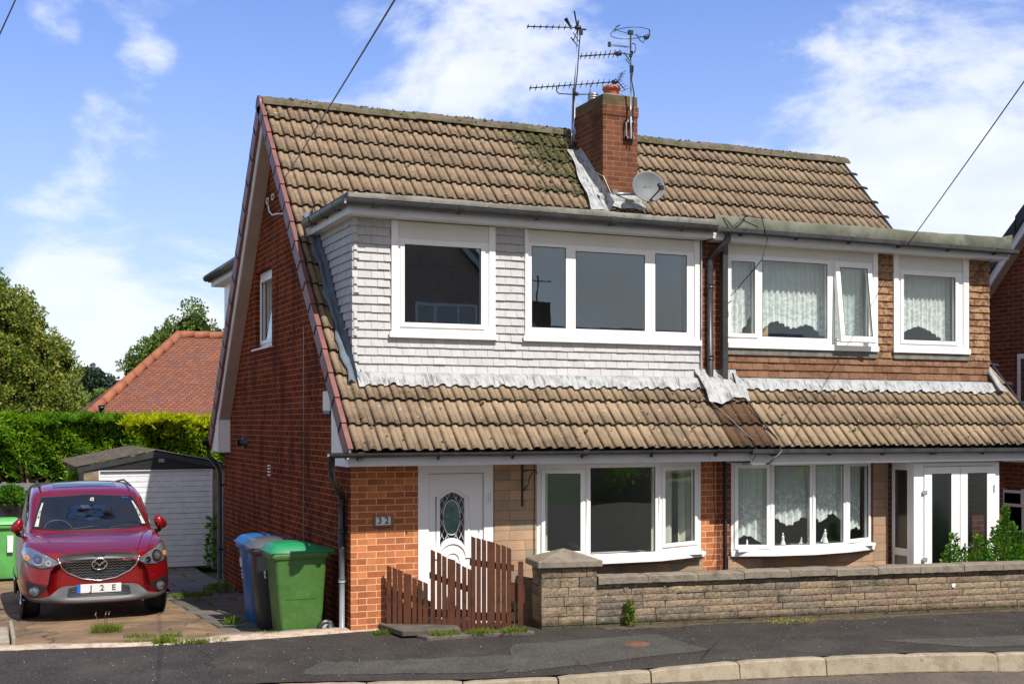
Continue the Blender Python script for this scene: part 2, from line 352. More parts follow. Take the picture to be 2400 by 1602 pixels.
def thing(name, loc, label, cat, group=None, rz=0):
    o = bpy.data.objects.new(name, None); S.collection.objects.link(o); o.location = loc; o.rotation_euler = (0, 0, rz)
    o.empty_display_size = .1; BASE[o.name] = tuple(loc); return props(o, label, cat, group)
def struct(o): o['kind'] = 'structure'; return o
def frame(O, U, N=None):
    """local frame on a wall: a along U, b upward, c outward"""
    O = Vector(O); U = Vector(U).normalized(); Zh = Vector((0, 0, 1)); Nn = Vector(N).normalized() if N else Vector((U.y, -U.x, 0))
    return lambda a, b, c=0: tuple(O+U*a+Zh*b+Nn*c)
FX = lambda Y: frame((0, Y, 0), (1, 0, 0))      # facade facing -Y: a = X, b = Z, c towards the street
def text_obj(txt, size, M4, name, mat, parent=None, extrude=.002, local=False, align='CENTER'):
    cu = bpy.data.curves.new('t', 'FONT'); cu.body = txt; cu.size = size; cu.extrude = extrude; cu.offset = size*.02; cu.align_x = align; cu.align_y = 'CENTER'; cu.resolution_u = 3
    to = bpy.data.objects.new('t', cu); S.collection.objects.link(to)
    me = bpy.data.meshes.new_from_object(to.evaluated_get(bpy.context.evaluated_depsgraph_get()))
    b = MB(); b.add([tuple(M4 @ v.co) for v in me.vertices], [tuple(p.vertices) for p in me.polygons])
    bpy.data.objects.remove(to); bpy.data.curves.remove(cu); bpy.data.meshes.remove(me)
    return b.build(name, mat, parent, local)
def face_street(x, y, z, rz=0):   # text plane facing -Y
    return Matrix.Translation((x, y, z)) @ Matrix.Rotation(rz, 4, 'Z') @ Matrix.Rotation(math.pi/2, 4, 'X')
# ================================================================ the ground
def lerp_pl(pts, x):
    if x <= pts[0][0]: return pts[0][1]
    for (a, b), (c, d) in zip(pts, pts[1:]):
        if x <= c: return b+(d-b)*(x-a)/(c-a)
    return pts[-1][1]
YP = [(-8, 13.95), (.25, 13.9), (1.5, 13.6), (4.2, 13.55), (4.6, 13.3), (5.95, 13.0), (12.24, 12.0), (40, 7.6)]
YK = [(-8, 12.0), (0, 11.95), (1.5, 11.85), (2.87, 11.53), (4.0, 11.12), (4.98, 10.80), (6.0, 10.56), (6.97, 10.37), (8.8, 9.96), (9.87, 9.56), (11.5, 8.8), (14, 7.3), (40, -10)]
ZK = [(-8, -.115), (4.4, -.11), (5.6, -.075), (6.9, -.015), (8, 0), (40, 0)]
def zpave(x, y):
    yp, yk = lerp_pl(YP, x), lerp_pl(YK, x); t = min(1, max(0, (yp-.5-y)/(yp-.5-yk))); return lerp_pl(ZK, x)*t-.012*math.sin(min(1, t)*3)*0
def sheet(name, xs, yfun, nz, zfun, m, jit=0):
    b = MB(); vs = []; R = nz+1
    for x in xs:
        a, c = yfun(x)
        for j in range(R):
            y = a+(c-a)*j/nz; vs.append((x, y, zfun(x, y)+(rng.normal()*jit if jit else 0)))
    fs = [(i*R+j, (i+1)*R+j, (i+1)*R+j+1, i*R+j+1) for i in range(len(xs)-1) for j in range(nz)]
    b.add(vs, fs, 0, True); return struct(b.build(name, m))

def asphalt(name, base, dark, light, lightamt):
    t = NT(name); p = t.pos()
    col = t.mix(t.ramp(t.noise(p, 2.2, 6, .6), .35, .7), base, dark)
    vo = t.new('ShaderNodeTexVoronoi', {'Vector': p, 'Scale': 95.}); r = t.new('ShaderNodeSeparateColor', {0: vo.outputs[1]}).outputs[0]
    col = t.mix(t.math('MULTIPLY', t.ramp(r, .6, 1.), lightamt), col, light)
    vo2 = t.new('ShaderNodeTexVoronoi', {'Vector': p, 'Scale': 14.}); d = t.math('LESS_THAN', vo2.outputs[0], .07)
    r2 = t.new('ShaderNodeSeparateColor', {0: vo2.outputs[1]}).outputs[1]
    col = t.mix(t.math('MULTIPLY', d, t.math('GREATER_THAN', r2, .80)), col, (.30, .27, .23))
    st = t.math('MULTIPLY', t.ramp(t.noise(p, .9, 6, .65), .50, .66), .2); col = t.mix(st, col, light)
    w_ = t.noise(p, 1.4, 5); wp = t.new('ShaderNodeVectorMath', {0: p, 1: t.new('ShaderNodeCombineXYZ', {0: w_, 1: w_}).outputs[0]}).outputs[0]
    ce = t.new('ShaderNodeTexVoronoi', {'Vector': wp, 'Scale': .33}, feature='DISTANCE_TO_EDGE')
    col = t.mix(t.math('MULTIPLY', t.ramp(ce.outputs[0], .001, .006, 1, 0), t.math('MULTIPLY', t.ramp(t.noise(p, .7, 3), .45, .6), .8)), col, (.008, .008, .008))
    t.set(Base_Color=col, Roughness=.85, Specular_IOR_Level=.3)
    t.bump(t.math('ADD', vo.outputs[0], t.noise(p, 140, 2)), .55, .006); return t.m
M['asphalt'] = asphalt('pavement_asphalt', (.037, .031, .028), (.024, .020, .018), (.12, .105, .088), .38)
M['asphalt_old'] = asphalt('old_asphalt', (.058, .054, .047), (.044, .042, .037), (.16, .15, .12), .5)
M['road'] = asphalt('road_surface', (.11, .085, .068), (.07, .058, .05), (.25, .2, .16), .4)

def drivemat():
    t = NT('driveway_concrete'); p = t.pos(); sp = t.new('ShaderNodeSeparateXYZ', {0: p})
    col = t.mix(t.ramp(t.noise(p, 1.3, 9, .66), .38, .62), (.28, .18, .10), (.15, .10, .06))
    col = t.mix(t.math('MULTIPLY', t.ramp(t.noise(p, 26, 6, .75), .48, .72), .55), col, (.07, .05, .035))
    col = t.mix(t.math('MULTIPLY', t.ramp(t.noise(p, 4, 6, .7), .55, .7), .4), col, (.34, .25, .16))
    # cracks with moss
    w = t.noise(p, 2, 4); wp = t.new('ShaderNodeVectorMath', {0: p, 1: t.new('ShaderNodeCombineXYZ', {0: w, 1: w}).outputs[0]}).outputs[0]
    vo = t.new('ShaderNodeTexVoronoi', {'Vector': wp, 'Scale': .75}, feature='DISTANCE_TO_EDGE')
    cr = t.ramp(vo.outputs[0], .004, .016, 1, 0)
    col = t.mix(t.math('MULTIPLY', cr, .75), col, (.045, .045, .02))
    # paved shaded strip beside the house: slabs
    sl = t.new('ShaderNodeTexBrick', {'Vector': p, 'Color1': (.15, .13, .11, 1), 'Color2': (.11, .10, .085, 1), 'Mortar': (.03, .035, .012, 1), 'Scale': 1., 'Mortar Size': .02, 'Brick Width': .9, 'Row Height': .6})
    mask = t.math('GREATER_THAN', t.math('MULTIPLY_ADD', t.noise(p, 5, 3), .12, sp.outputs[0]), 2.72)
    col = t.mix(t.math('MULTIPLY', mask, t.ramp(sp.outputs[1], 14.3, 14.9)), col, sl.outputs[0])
    col = t.mix(t.math('MULTIPLY', t.ramp(t.noise(p, 7, 6, .75), .60, .68), t.ramp(sp.outputs[0], 2.0, 2.9, .15, .8)), col, (.07, .10, .02))
    t.set(Base_Color=col, Roughness=.9, Specular_IOR_Level=.3)
    t.bump(t.math('SUBTRACT', t.noise(p, 45, 7, .7), t.math('MULTIPLY', cr, .8)), .8, .012); return t.m
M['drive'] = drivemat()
M['edge'] = plain('old_concrete_edging', (.40, .31, .24), .95, .22, 9, .8, 60, dirt=(.14, .10, .07), dirtamt=.75)
M['soil'] = plain('bare_earth', (.11, .08, .05), .95, .3, 6, .8, 40)
M['grass'] = plain('field_grass', (.13, .17, .045), .95, .25, .05, 0, dirt=(.20, .19, .07), dirtamt=.5)
M['grass2'] = plain('verge_grass', (.05, .08, .02), .95, .3, .5, 0)

xs = [-8+i*.4 for i in range(121)]
sheet('pavement', xs, lambda x: (lerp_pl(YK, x)+.10, lerp_pl(YP, x)+.25 if x < 4.25 else 13.6 if x < 5.9 else lerp_pl(YP, x)+.15), 10, lambda x, y: zpave(x, y) if x < 4.25 or x > 5.9 else zpave(x, y)-.0, 'asphalt')
def zdrive(x, y): return max(-.50, -.050*(y-13.75))+.0-(.05*min(1, max(0, (x-2.3)/.6))*min(1, max(0, (y-13.75)/.2)) if y < 20 else .05*min(1, max(0, (x-2.3)/.6))*max(0, (24-y)/4))
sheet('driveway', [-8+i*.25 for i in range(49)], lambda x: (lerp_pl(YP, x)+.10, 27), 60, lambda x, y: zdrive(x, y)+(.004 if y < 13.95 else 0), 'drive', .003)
# rough concrete strip between drive and pavement
def strip():
    b = MB(); xx = np.arange(-8, 4.33, .12); vs = []
    for i, x in enumerate(xx):
        y0 = lerp_pl(YP, x)-.03+rng.normal()*.012+.04*math.sin(x*1.7); w = (.20 if x < 2.4 else .30)+.05*math.sin(x*2.3+1)+rng.normal()*.012
        for k, (dy, dz) in enumerate(((0, -.03), (0, .014), (w*.5, .030), (w, .022), (w+.02, -.03))): vs.append((x, y0+dy, dz+rng.normal()*.003))
    fs = [(i*5+k, (i+1)*5+k, (i+1)*5+k+1, i*5+k+1) for i in range(len(xx)-1) for k in range(4)]
    b.add(vs, fs, 0, True); return struct(b.build('driveway_edge', 'edge'))
strip()
# old patches let into the pavement
def patch(name, c, n=24):
    (a, b_, c_, d) = [Vector(p+(0,)) for p in c]; b = MB(); vs = []
    for i in range(n+1):
        for j in range(9):
            s, t = i/n, j/8; p = a.lerp(b_, s).lerp(d.lerp(c_, s), t)
            if i in (0, n) or j in (0, 8): p = p+Vector((rng.normal()*.015, rng.normal()*.015, 0))
            vs.append((p.x, p.y, zpave(p.x, p.y)+.004))
    b.add(vs, [(i*9+j, (i+1)*9+j, (i+1)*9+j+1, i*9+j+1) for i in range(n) for j in range(8)], 0, True); struct(b.build(name, 'asphalt_old'))
patch('pavement_patch', ((4.75, 11.12), (7.05, 11.02), (7.0, 12.05), (5.3, 12.2)))
patch('pavement_patch', ((2.9, 11.86), (4.74, 11.2), (5.28, 11.72), (3.2, 12.25)))
patch('pavement_patch', ((9.6, 10.05), (13.2, 8.9), (13.2, 9.75), (9.0, 10.75)))
def ribbon(name, x0, x1, yc, wf, m, dz=.006):
    b = MB(); n = int((x1-x0)/.05); vs = []
    for i in range(n+1):
        x = x0+(x1-x0)*i/n; y = yc(x); w = wf(x)
        for k in range(4): yy = y+w*(k/3-.5)+rng.normal()*.006; vs.append((x, yy, zpave(x, yy)+dz-(.004 if k in (0, 3) else 0)))
    b.add(vs, [(i*4+k, (i+1)*4+k, (i+1)*4+k+1, i*4+k+1) for i in range(n) for k in range(3)], 0, True); return struct(b.build(name, m))
M['dirt'] = plain('wall_foot_dirt', (.075, .052, .032), .95, .45, 14, .8, 60, dirt=(.06, .065, .02), dirtamt=.6)
wl_y = lambda x: 12.86-.159*(x-5.945)
ribbon('wall_foot_dirt', 6.6, 14, lambda x: wl_y(x)-.10, lambda x: .20+.09*math.sin(x*2.1)+.05*math.sin(x*5.3)+.03*math.sin(x*13), 'dirt')
def gutterline():
    b = MB(); n = 230; vs = []
    for i in range(n+1):
        x = 2.5+11.5*i/n; y = lerp_pl(YK, x)-.082; w = .05+.03*math.sin(x*3.1)+.02*math.sin(x*9)
        for k in range(4): vs.append((x, y-w*k/3+rng.normal()*.006, -.158-(.006 if k == 3 else 0)))
    b.add(vs, [(i*4+k, (i+1)*4+k, (i+1)*4+k+1, i*4+k+1) for i in range(n) for k in range(3)], 0, True); struct(b.build('kerb_foot_moss', 'dirt'))
gutterline()
# kerb
def kerb():
    b = MB(); s = 0; x = -7.5; stones = []
    while x < 30:
        L = .915; y0 = lerp_pl(YK, x); sl = (lerp_pl(YK, x+.2)-y0)/.2; x1 = x+L/math.hypot(1, sl); stones.append((x, x1)); x = x1
    for x0, x1 in stones:
        p = Vector((x0, lerp_pl(YK, x0)+.06, 0)); q = Vector((x1, lerp_pl(YK, x1)+.06, 0)); d = (q-p).normalized(); nrm = Vector((d.y, -d.x, 0))
        g = .006; p = p+d*g; q = q-d*g; n = 8; vs = []; hj = rng.normal()*.004
        prof = [(0.0, -.3), (0.0, 0), (.012, .004), (.085, .002), (.105, -.012), (.135, -.17), (.14, -.3)]
        for i in range(n+1):
            c = p.lerp(q, i/n); zt = lerp_pl(ZK, c.x)+.006+hj
            for w, h in prof:
                e = (.012 if i in (0, n) else 0); v = c+nrm*(w+rng.normal()*.0015)+Vector((0, 0, zt+h-(e if h > -.1 else 0)+rng.normal()*.0015)); vs.append(tuple(v))
        R = len(prof); fs = [(i*R+k, (i+1)*R+k, (i+1)*R+k+1, i*R+k+1) for i in range(n) for k in range(R-1)]
        fs += [tuple(range(R)), tuple(n*R+k for k in range(R-1, -1, -1))]
        b.add(vs, fs, 0, False)
    struct(b.build('kerb', 'kerb'))
kerb()
sheet('road', xs, lambda x: (-8, lerp_pl(YK, x)+.02), 8, lambda x, y: -.165, 'road')
b = MB(); b.quad((-60, 13.0, -.62), (60, 13.0, -.62), (60, 60, -.62), (-60, 60, -.62)); struct(b.build('back_garden_ground', 'grass2'))
b = MB(); b.quad((3.9, 12.9, -.25), (40, 7.7, -.25), (40, 30, -.25), (3.9, 13.7, -.25)); struct(b.build('front_garden', 'soil'))
b = MB(); b.quad((-70, -60, -.35), (70, -60, -.35), (70, -8, -.2), (-70, -8, -.2)); struct(b.build('verge', 'grass2'))
# country beyond: gently rising fields to the horizon
def land():
    b = MB(); xs_ = np.concatenate([[-3000, -1500, -800], np.linspace(-500, 500, 60), [800, 1500, 3000]]); ys_ = np.concatenate([[-3000, -400, 40, 60], np.linspace(80, 700, 40), [1200, 3000]])
    def h(x, y): return -.9 if y < 60 else -.9+8.5*(1/(1+math.exp(-(y-210)/45)))+6*(1/(1+math.exp(-(y-480)/60)))+1.5*math.sin(x/60+1)*min(1, (y-60)/200)
    n = len(ys_); vs = [(x, y, h(x, y)) for x in xs_ for y in ys_]
    b.add(vs, [(i*n+j, (i+1)*n+j, (i+1)*n+j+1, i*n+j+1) for i in range(len(xs_)-1) for j in range(n-1)], 0, True); struct(b.build('hills', 'grass'))
land()

# ================================================================ the pair of chalet houses
GX, PX, RX = 3.90, 8.75, 13.60           # gable wall, party line, far gable
FY, BY = 13.57, 21.27                    # front and back walls
EY, EZ, RY, RZ = 12.90, 2.05, 17.42, 6.86
MS = (RZ-EZ)/(RY-EY); SL = math.hypot(RY-EY, RZ-EZ); uy, uz = (RY-EY)/SL, (RZ-EZ)/SL
BEY = 21.42; BSL = math.hypot(BEY-RY, RZ-EZ-.0)
def slope(x, s, n=0):                    # front slope: s metres up from the eaves, n metres out of the roof
    return (x, EY+uy*s-uz*n, EZ+uz*s+uy*n)
by_, bz_ = (BEY-RY)/BSL, (RZ-EZ)/BSL
def bslope(x, s, n=0): return (x, BEY-by_*s+bz_*n, EZ+bz_*s+by_*n)
NCOURSE = 17; GA = SL/NCOURSE; VX0, VX1 = 3.66, 13.84
ROLL = .15; TX0 = 3.745
def roll(x):
    u = ((x-TX0-.045+ROLL/2) % ROLL)-ROLL/2; return .033*math.sqrt(max(0., 1-(u/.040)**2))+.004*(1-math.cos(2*math.pi*(x-TX0-.045)/ROLL))*0
DORM = [(4.06, 8.56), (9.0, 13.5)]
def in_dormer(x, z): return 2.95 < z < 4.86 and any(a < x < b for a, b in DORM)
def tiles(x0, x1, wet=False):
    b = MB(); nper = 13
    for r in range(NCOURSE):
        x = TX0; c = 0
        while x < VX1-.12:
            xe = min(x+2*ROLL, VX1-.1); mid = (x+xe)/2; s0 = r*GA; sm_ = s0+GA*.5
            iswet = 8.67 < mid < 9.25 and r < 2
            if x0-1e-4 <= mid < x1 and iswet == wet:
                ds = rng.normal()*.004; lf = .034+abs(rng.normal()*.005); tw = rng.normal()*.003; m = 2*nper
                top = []; drop = []; back = []
                for k in range(m+1):
                    xx = x+(xe-x)*k/m+(-.003 if k == m else 0); rr = roll(xx); ww = tw*(k/m-.5)
                    top.append(slope(xx, s0-.022+ds, lf+rr+ww)); drop.append(slope(xx, s0-.010+ds, lf+rr-.030+ww)); back.append(slope(xx, s0+GA+.03, rr*.98-.004))
                sec = [k for k in range(m) if not in_dormer((top[k][0]+top[k+1][0])/2, EZ+uz*sm_)]
                vs = top+back+drop+[slope(x+(xe-x)*k/m, s0+.08, lf+roll(x+(xe-x)*k/m)-.03) for k in range(m+1)]; n = m+1
                b.add(vs, [(k, k+1, n+k+1, n+k) for k in sec], 0, True)
                b.f += []; base = len(b.v)-len(vs)
                # the lower edge of the tile shares vertices so the tile stays one island
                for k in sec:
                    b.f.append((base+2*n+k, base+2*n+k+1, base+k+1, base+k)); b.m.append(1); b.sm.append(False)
            x = xe; c += 1
    return b
def back_tiles(x0, x1):
    b = MB()
    for r in range(16):
        g = BSL/16; s0 = r*g
        b.quad(bslope(x0, s0-.02, .05), bslope(x1, s0-.02, .05), bslope(x1, s0+g, .02), bslope(x0, s0+g, .02)); b.quad(bslope(x0, s0-.02, .05), bslope(x1, s0-.02, .05), bslope(x1, s0-.02, .02), bslope(x0, s0-.02, .02))
    return b
def verge(side, back):
    b = MB(); f = bslope if back else slope; L = BSL if back else SL; n = 15 if back else NCOURSE; g = L/n
    xa, xb = (VX0, VX0+.055) if side < 0 else (VX1-.095, VX1)
    for r in range(n):
        s0, s1 = r*g-.03, (r+1)*g+.01
        for (u0, u1, n0, n1) in ((xa, xb, .052, .066), (xa, xa+(.075 if back else .012), (-.17 if back else -.115), .052) if side < 0 else (xb-.012, xb, -.075, .052)):
            p = [f(u0, s0, n0+.012), f(u1, s0, n0+.012), f(u1, s1, n0-.008), f(u0, s1, n0-.008), f(u0, s0, n1+.012), f(u1, s0, n1+.012), f(u1, s1, n1-.008), f(u0, s1, n1-.008)]
            b.hexa(p)
    return b
def ridge_tiles(x0, x1, m='ridge'):
    b = MB(); x = x0; k = 0
    while x < x1-.05:
        xe = min(x+.45, x1); vs = []; dz = rng.normal()*.006
        for i, xx in enumerate(np.linspace(x, xe+.015, 8)):
            for a in range(11):
                an = math.pi*(a/10)*1.02-.03; rad = .135+rng.normal()*.0045; vs.append((xx, RY-rad*math.cos(an), RZ+.0+dz+rad*.95*math.sin(an)-.035))
        b.add(vs, [(i*11+a, (i+1)*11+a, (i+1)*11+a+1, i*11+a+1) for i in range(7) for a in range(10)], 0, True)
        b.add([v for v in vs[:11]], [tuple(range(11))], 0); x = xe
    # lumps of moss and lichen growing along the ridge
    for i in range(int((x1-x0)*26)):
        xx = random.uniform(x0, x1); an = random.uniform(.35, 2.5); rr = random.uniform(.008, .026); c = Vector((xx, RY-.13*math.cos(an), RZ-.035+.13*math.sin(an)))
        vs = [c+Vector((math.cos(t)*rr*random.uniform(.7, 1.5), math.sin(t)*rr*.9, 0)) for t in np.linspace(0, 5.2, 6)]+[c+Vector((0, -rr*.3, rr*random.uniform(.5, 1.1)))]
        b.add(vs, [(j, (j+1) % 6, 6) for j in range(6)], 0, True)
    return b

def wall_holes(mb, fr, a0, a1, b0, b1, holes, depth=.12):
    xs_ = sorted({a0, a1}|{h[0] for h in holes}|{h[1] for h in holes}); zs_ = sorted({b0, b1}|{h[2] for h in holes}|{h[3] for h in holes})
    for i in range(len(xs_)-1):
        for j in range(len(zs_)-1):
            cx, cz = (xs_[i]+xs_[i+1])/2, (zs_[j]+zs_[j+1])/2
            if any(h[0] < cx < h[1] and h[2] < cz < h[3] for h in holes): continue
            mb.quad(fr(xs_[i], zs_[j]), fr(xs_[i+1], zs_[j]), fr(xs_[i+1], zs_[j+1]), fr(xs_[i], zs_[j+1]))
    for (h0, h1, z0, z1) in holes:
        for p, q in (((h0, z0), (h1, z0)), ((h1, z0), (h1, z1)), ((h1, z1), (h0, z1)), ((h0, z1), (h0, z0))):
            mb.quad(fr(*p, 0), fr(*q, 0), fr(*q, -depth), fr(*p, -depth))

def window(parent, fr, a0, a1, b0, b1, lights, name='window', mat='upvc', fw=.05, c=0., gl='glass', label=None, sash=.028, group=None):
    """outer frame a0..a1 x b0..b1; lights = list of (a,b,zlo,zhi,kind) glass openings; kind 'c' = casement with a raised sash"""
    mb = MB(); L = sorted(lights)
    # mullions and rails as butted bars around each glass opening
    xs_ = [a0]+[v for l in L for v in (l[0], l[1])]+[a1]
    for k in range(0, len(xs_), 2): mb.obox(fr, xs_[k], xs_[k+1], b0, b1, c-.06, c)
    for l in L:
        mb.obox(fr, l[0], l[1], b0, l[2], c-.06, c); mb.obox(fr, l[0], l[1], l[3], b1, c-.06, c)
        if l[4] == 'c':
            w = .048; g = .004
            for q in ((l[0]-w, l[0]+g, l[2]-w, l[3]+w), (l[1]-g, l[1]+w, l[2]-w, l[3]+w), (l[0]+g, l[1]-g, l[2]-w, l[2]+g), (l[0]+g, l[1]-g, l[3]-g, l[3]+w)): mb.obox(fr, *q, c+.001, c+sash*.6)
            mb.obox(fr, l[0]-.012, l[0]+.0, l[2], l[3], c+sash*.6, c+sash*.6+.004)
    o = mb.build(name, mat, parent, bevel=.004); 
    if label: o['label'] = label
    for l in L:
        p = MB(); p.quad(fr(l[0], l[2], c-.012), fr(l[1], l[2], c-.012), fr(l[1], l[3], c-.012), fr(l[0], l[3], c-.012)); p.build('pane', gl, o)
        s = MB()
        for q in ((l[0], l[0]+.008, l[2], l[3]), (l[1]-.008, l[1], l[2], l[3]), (l[0], l[1], l[3]-.008, l[3]), (l[0], l[1], l[2], l[2]+.008)): s.obox(fr, *q, c-.012+.001, c-.004)
        s.build('gasket', 'black', o)
    return o

def hung_tiles(mb, fr, a0, a1, b0, b1, holes=(), tw=.152, th=.098, clip=None, step=1, out=.014):
    r = 0; zb = b0
    while zb < b1-.01:
        zt = min(zb+th, b1); off = (tw/2 if r % 2 else 0); a = a0-off
        while a < a1-.004:
            e = a+tw; x0, x1 = max(a, a0), min(e, a1)
            if clip:
                lo, hi = clip(zb); x0, x1 = max(x0, lo), min(x1, hi)
            iv = [(x0, x1)]
            for (h0, h1, hz) in holes:
                if (zb+zt)/2 > hz: iv = [q for (p0, p1) in iv for q in ((p0, min(p1, h0)), (max(p0, h1), p1))]
            for x0, x1 in iv:
                if x1-x0 < .012: continue
                j = rng.normal()*.0014; k = abs(rng.normal())*.0035; g = .0016; t0 = rng.normal()*.0012
                d0, d1 = out+.015+k, out-.004
                mb.hexa([fr(x0+g, zb+j, d0-.011), fr(x1-g, zb+j+t0, d0-.011), fr(x1-g, zb+j+t0, d0), fr(x0+g, zb+j, d0), fr(x0+g, zt+.012, d1-.011), fr(x1-g, zt+.012, d1-.011), fr(x1-g, zt+.012, d1), fr(x0+g, zt+.012, d1)])
            a = e
        zb = zt; r += 1
    return mb

def gutter(parent, pts, r=.056, square=False, brk=None, name='gutter', dk=1.05):
    b = MB(); P = [Vector(p) for p in pts]
    for p, q in zip(P, P[1:]):
        d = (q-p).normalized(); nrm = Vector((d.y, -d.x, 0)); n = max(1, int((q-p).length/1.0)); vs = []; prof = []
        if square: prof = [(-r, 0), (-r, -.062), (r*.8, -.066), (r, -.05), (r, 0), (r-.006, 0), (r-.007, -.05), (r*.8, -.06), (-r+.006, -.056), (-r+.006, 0)]
        else:
            prof = [(-r*math.cos(a), -r*math.sin(a)*dk) for a in np.linspace(0, math.pi, 11)]+[(r+.006, .004), (r-.004, .002)]+[((r-.005)*math.cos(a), -(r-.005)*math.sin(a)*dk) for a in np.linspace(0, math.pi, 9)]
        for c in (p, q):
            for w, h in prof: vs.append(c+nrm*w+Vector((0, 0, h)))
        R = len(prof); b.add(vs, [(k, k+1, R+k+1, R+k) for k in range(R-1)]+[tuple(range(R)), tuple(range(2*R-1, R-1, -1))], 0, False)
        L = (q-p).length; k = .35
        while brk and k < L:
            c = p+d*k; w = .02 if (int(k/brk) % 3) else .075
            for s_ in (0,):
                vv = []
                rr = r+.007
                for cc in (c-d*w/2, c+d*w/2):
                    for a in np.linspace(-.12, math.pi+.12, 12): vv.append(cc+nrm*(-rr*math.cos(a))+Vector((0, 0, (-rr*math.sin(a)*(dk+.03) if not square else -min(.074, rr*1.5*max(0, math.sin(a))))+.002)))
                b.add(vv, [(i, i+1, 12+i+1, 12+i) for i in range(11)], 0, False)
                b.hexa([tuple(c+d*e+nrm*f+Vector((0, 0, g))) for g in (-.085, -.05) for e, f in ((-w/3, -r*.9), (w/3, -r*.9), (w/3, r*.5), (-w/3, r*.5))])
            k += brk
    return b.build(name, 'gutter', parent)

def lead_apron(parent, x0, x1, name='lead_flashing', ztop=2.955):
    b = MB(); n = int((x1-x0)/.015); vs = []; rows = ((0, 0), (0, 1), (.35, 2), (.7, 3), (1, 4))
    yt = FY+.13
    for i in range(n+1):
        x = x0+(x1-x0)*i/n; rr = roll(x); edge = .012*math.sin(x*9)+.01*math.sin(x*23+1)
        for k, (t, _) in enumerate(rows):
            if k == 0: vs.append((x, FY+.135, ztop-.005)); continue
            s_low = .955+edge; s = 1.13+(s_low-1.13)*t
            vs.append(slope(x, s, .046+.028*(1-t)+(rr-.0)*t**1.3+.006+.005*math.sin(x*31+t*4)*t+rng.normal()*.0015))
    b.add(vs, [(i*5+k, (i+1)*5+k, (i+1)*5+k+1, i*5+k+1) for i in range(n) for k in range(4)], 0, True)
    return b.build(name, 'lead', parent)
def front_room(parent, x0, x1, z0, z1, y0, y1, name='room'):
    b = MB(); b.quad((x0, y1, z0), (x1, y1, z0), (x1, y1, z1), (x0, y1, z1)); b.quad((x0, y0, z0), (x0, y1, z0), (x0, y1, z1), (x0, y0, z1)); b.quad((x1, y0, z0), (x1, y1, z0), (x1, y1, z1), (x1, y0, z1))
    b.quad((x0, y0, z1), (x1, y0, z1), (x1, y1, z1), (x0, y1, z1)); b.quad((x0, y0, z0), (x1, y0, z0), (x1, y1, z0), (x0, y1, z0), 1)
    return b.build(name, ['room', 'roomw'], parent)

def wall_panel_windows(parent, name, fr, bits, mat):   # white panels and trims round the dormer windows
    for q in bits: b = MB(); b.obox(fr, *q); b.build(name, mat, parent, bevel=.003)

def bow(P, c_out):   # offset polyline in plan outwards
    res = []
    for i, p in enumerate(P):
        a = Vector(P[max(i-1, 0)]); c = Vector(P[min(i+1, len(P)-1)]); d = (c-a).normalized(); res.append((p[0]+d.y*c_out, p[1]-d.x*c_out))
    return res

def bay(parent, P, zs, z0, z1, lights, name, label=None):
    """bow window on plan polyline P; one flat frame per bay"""
    root = None
    mbs = MB(); so_ = bow(P, .055); si = P
    poly = [(x, y, zs) for x, y in so_]+[(P[-1][0]+.0, FY-.002, zs), (P[0][0], FY-.002, zs)]
    mbs.prism(poly, (0, 0, .075))
    head = [(x, y, z1) for x, y in bow(P, .01)]+[(P[-1][0], FY-.002, z1), (P[0][0], FY-.002, z1)]
    hb = MB(); hb.prism(head, (0, 0, .05)); root = hb.build(name, 'upvc', parent)
    if label: root['label'] = label
    mbs.build('sill', 'upvc', root, bevel=.006)
    for i in range(len(P)-1):
        p, q = Vector(P[i]), Vector(P[i+1]); L = (q-p).length; fr = frame((p.x, p.y, 0), (q.x-p.x, q.y-p.y, 0))
        la, lb, lz0, lz1, kind = lights[i]
        mb = MB(); e = .004
        mb.obox(fr, e, la, z0, z1, -.06, 0); mb.obox(fr, lb, L-e, z0, z1, -.06, 0); mb.obox(fr, la, lb, z0, lz0, -.06, 0); mb.obox(fr, la, lb, lz1, z1, -.06, 0)
        if kind == 'c':
            w = .045; g = .004
            for s in ((la-w, la+g, lz0-w, lz1+w), (lb-g, lb+w, lz0-w, lz1+w), (la+g, lb-g, lz0-w, lz0+g), (la+g, lb-g, lz1-g, lz1+w)): mb.obox(fr, *s, .001, .018)
        mb.build('window_frame', 'upvc', root, bevel=.004)
        pb = MB(); pb.quad(fr(la, lz0, -.012), fr(lb, lz0, -.012), fr(lb, lz1, -.012), fr(la, lz1, -.012)); pb.build('pane', 'glass', root)
        s = MB()
        for k in ((la, la+.008, lz0, lz1), (lb-.008, lb, lz0, lz1), (la, lb, lz1-.008, lz1), (la, lb, lz0, lz0+.008)): s.obox(fr, *k, -.011, -.003)
        s.build('gasket', 'black', root)
        if i < len(P)-2:
            s = MB(); s.tube([(q.x, q.y-.004, z0), (q.x, q.y-.004, z1)], .014, 8); s.build('mullion', 'upvc', root)
    return root

def curtain(parent, x0, x1, y, z0, z1, mat='curtain', amp=.018, wl_=.09, name='curtain', zfun=None, nz=10, ph=0., label=None):
    b = MB(); n = max(6, int((x1-x0)/.012)); vs = []
    for i in range(n+1):
        x = x0+(x1-x0)*i/n; zb = zfun(x) if zfun else z0
        for j in range(nz+1):
            t = j/nz; z = z1+(zb-z1)*t; a = amp*(.5+.5*t); vs.append((x, y+a*math.sin(2*math.pi*x/wl_+ph+.8*math.sin(x*5))+.4*a*math.sin(2*math.pi*x/(wl_*.43)), z))
    m = nz+1; b.add(vs, [(i*m+j, (i+1)*m+j, (i+1)*m+j+1, i*m+j+1) for i in range(n) for j in range(nz)], 0, True)
    o = b.build(name, mat, parent)
    if label: o['label'] = label
    return o

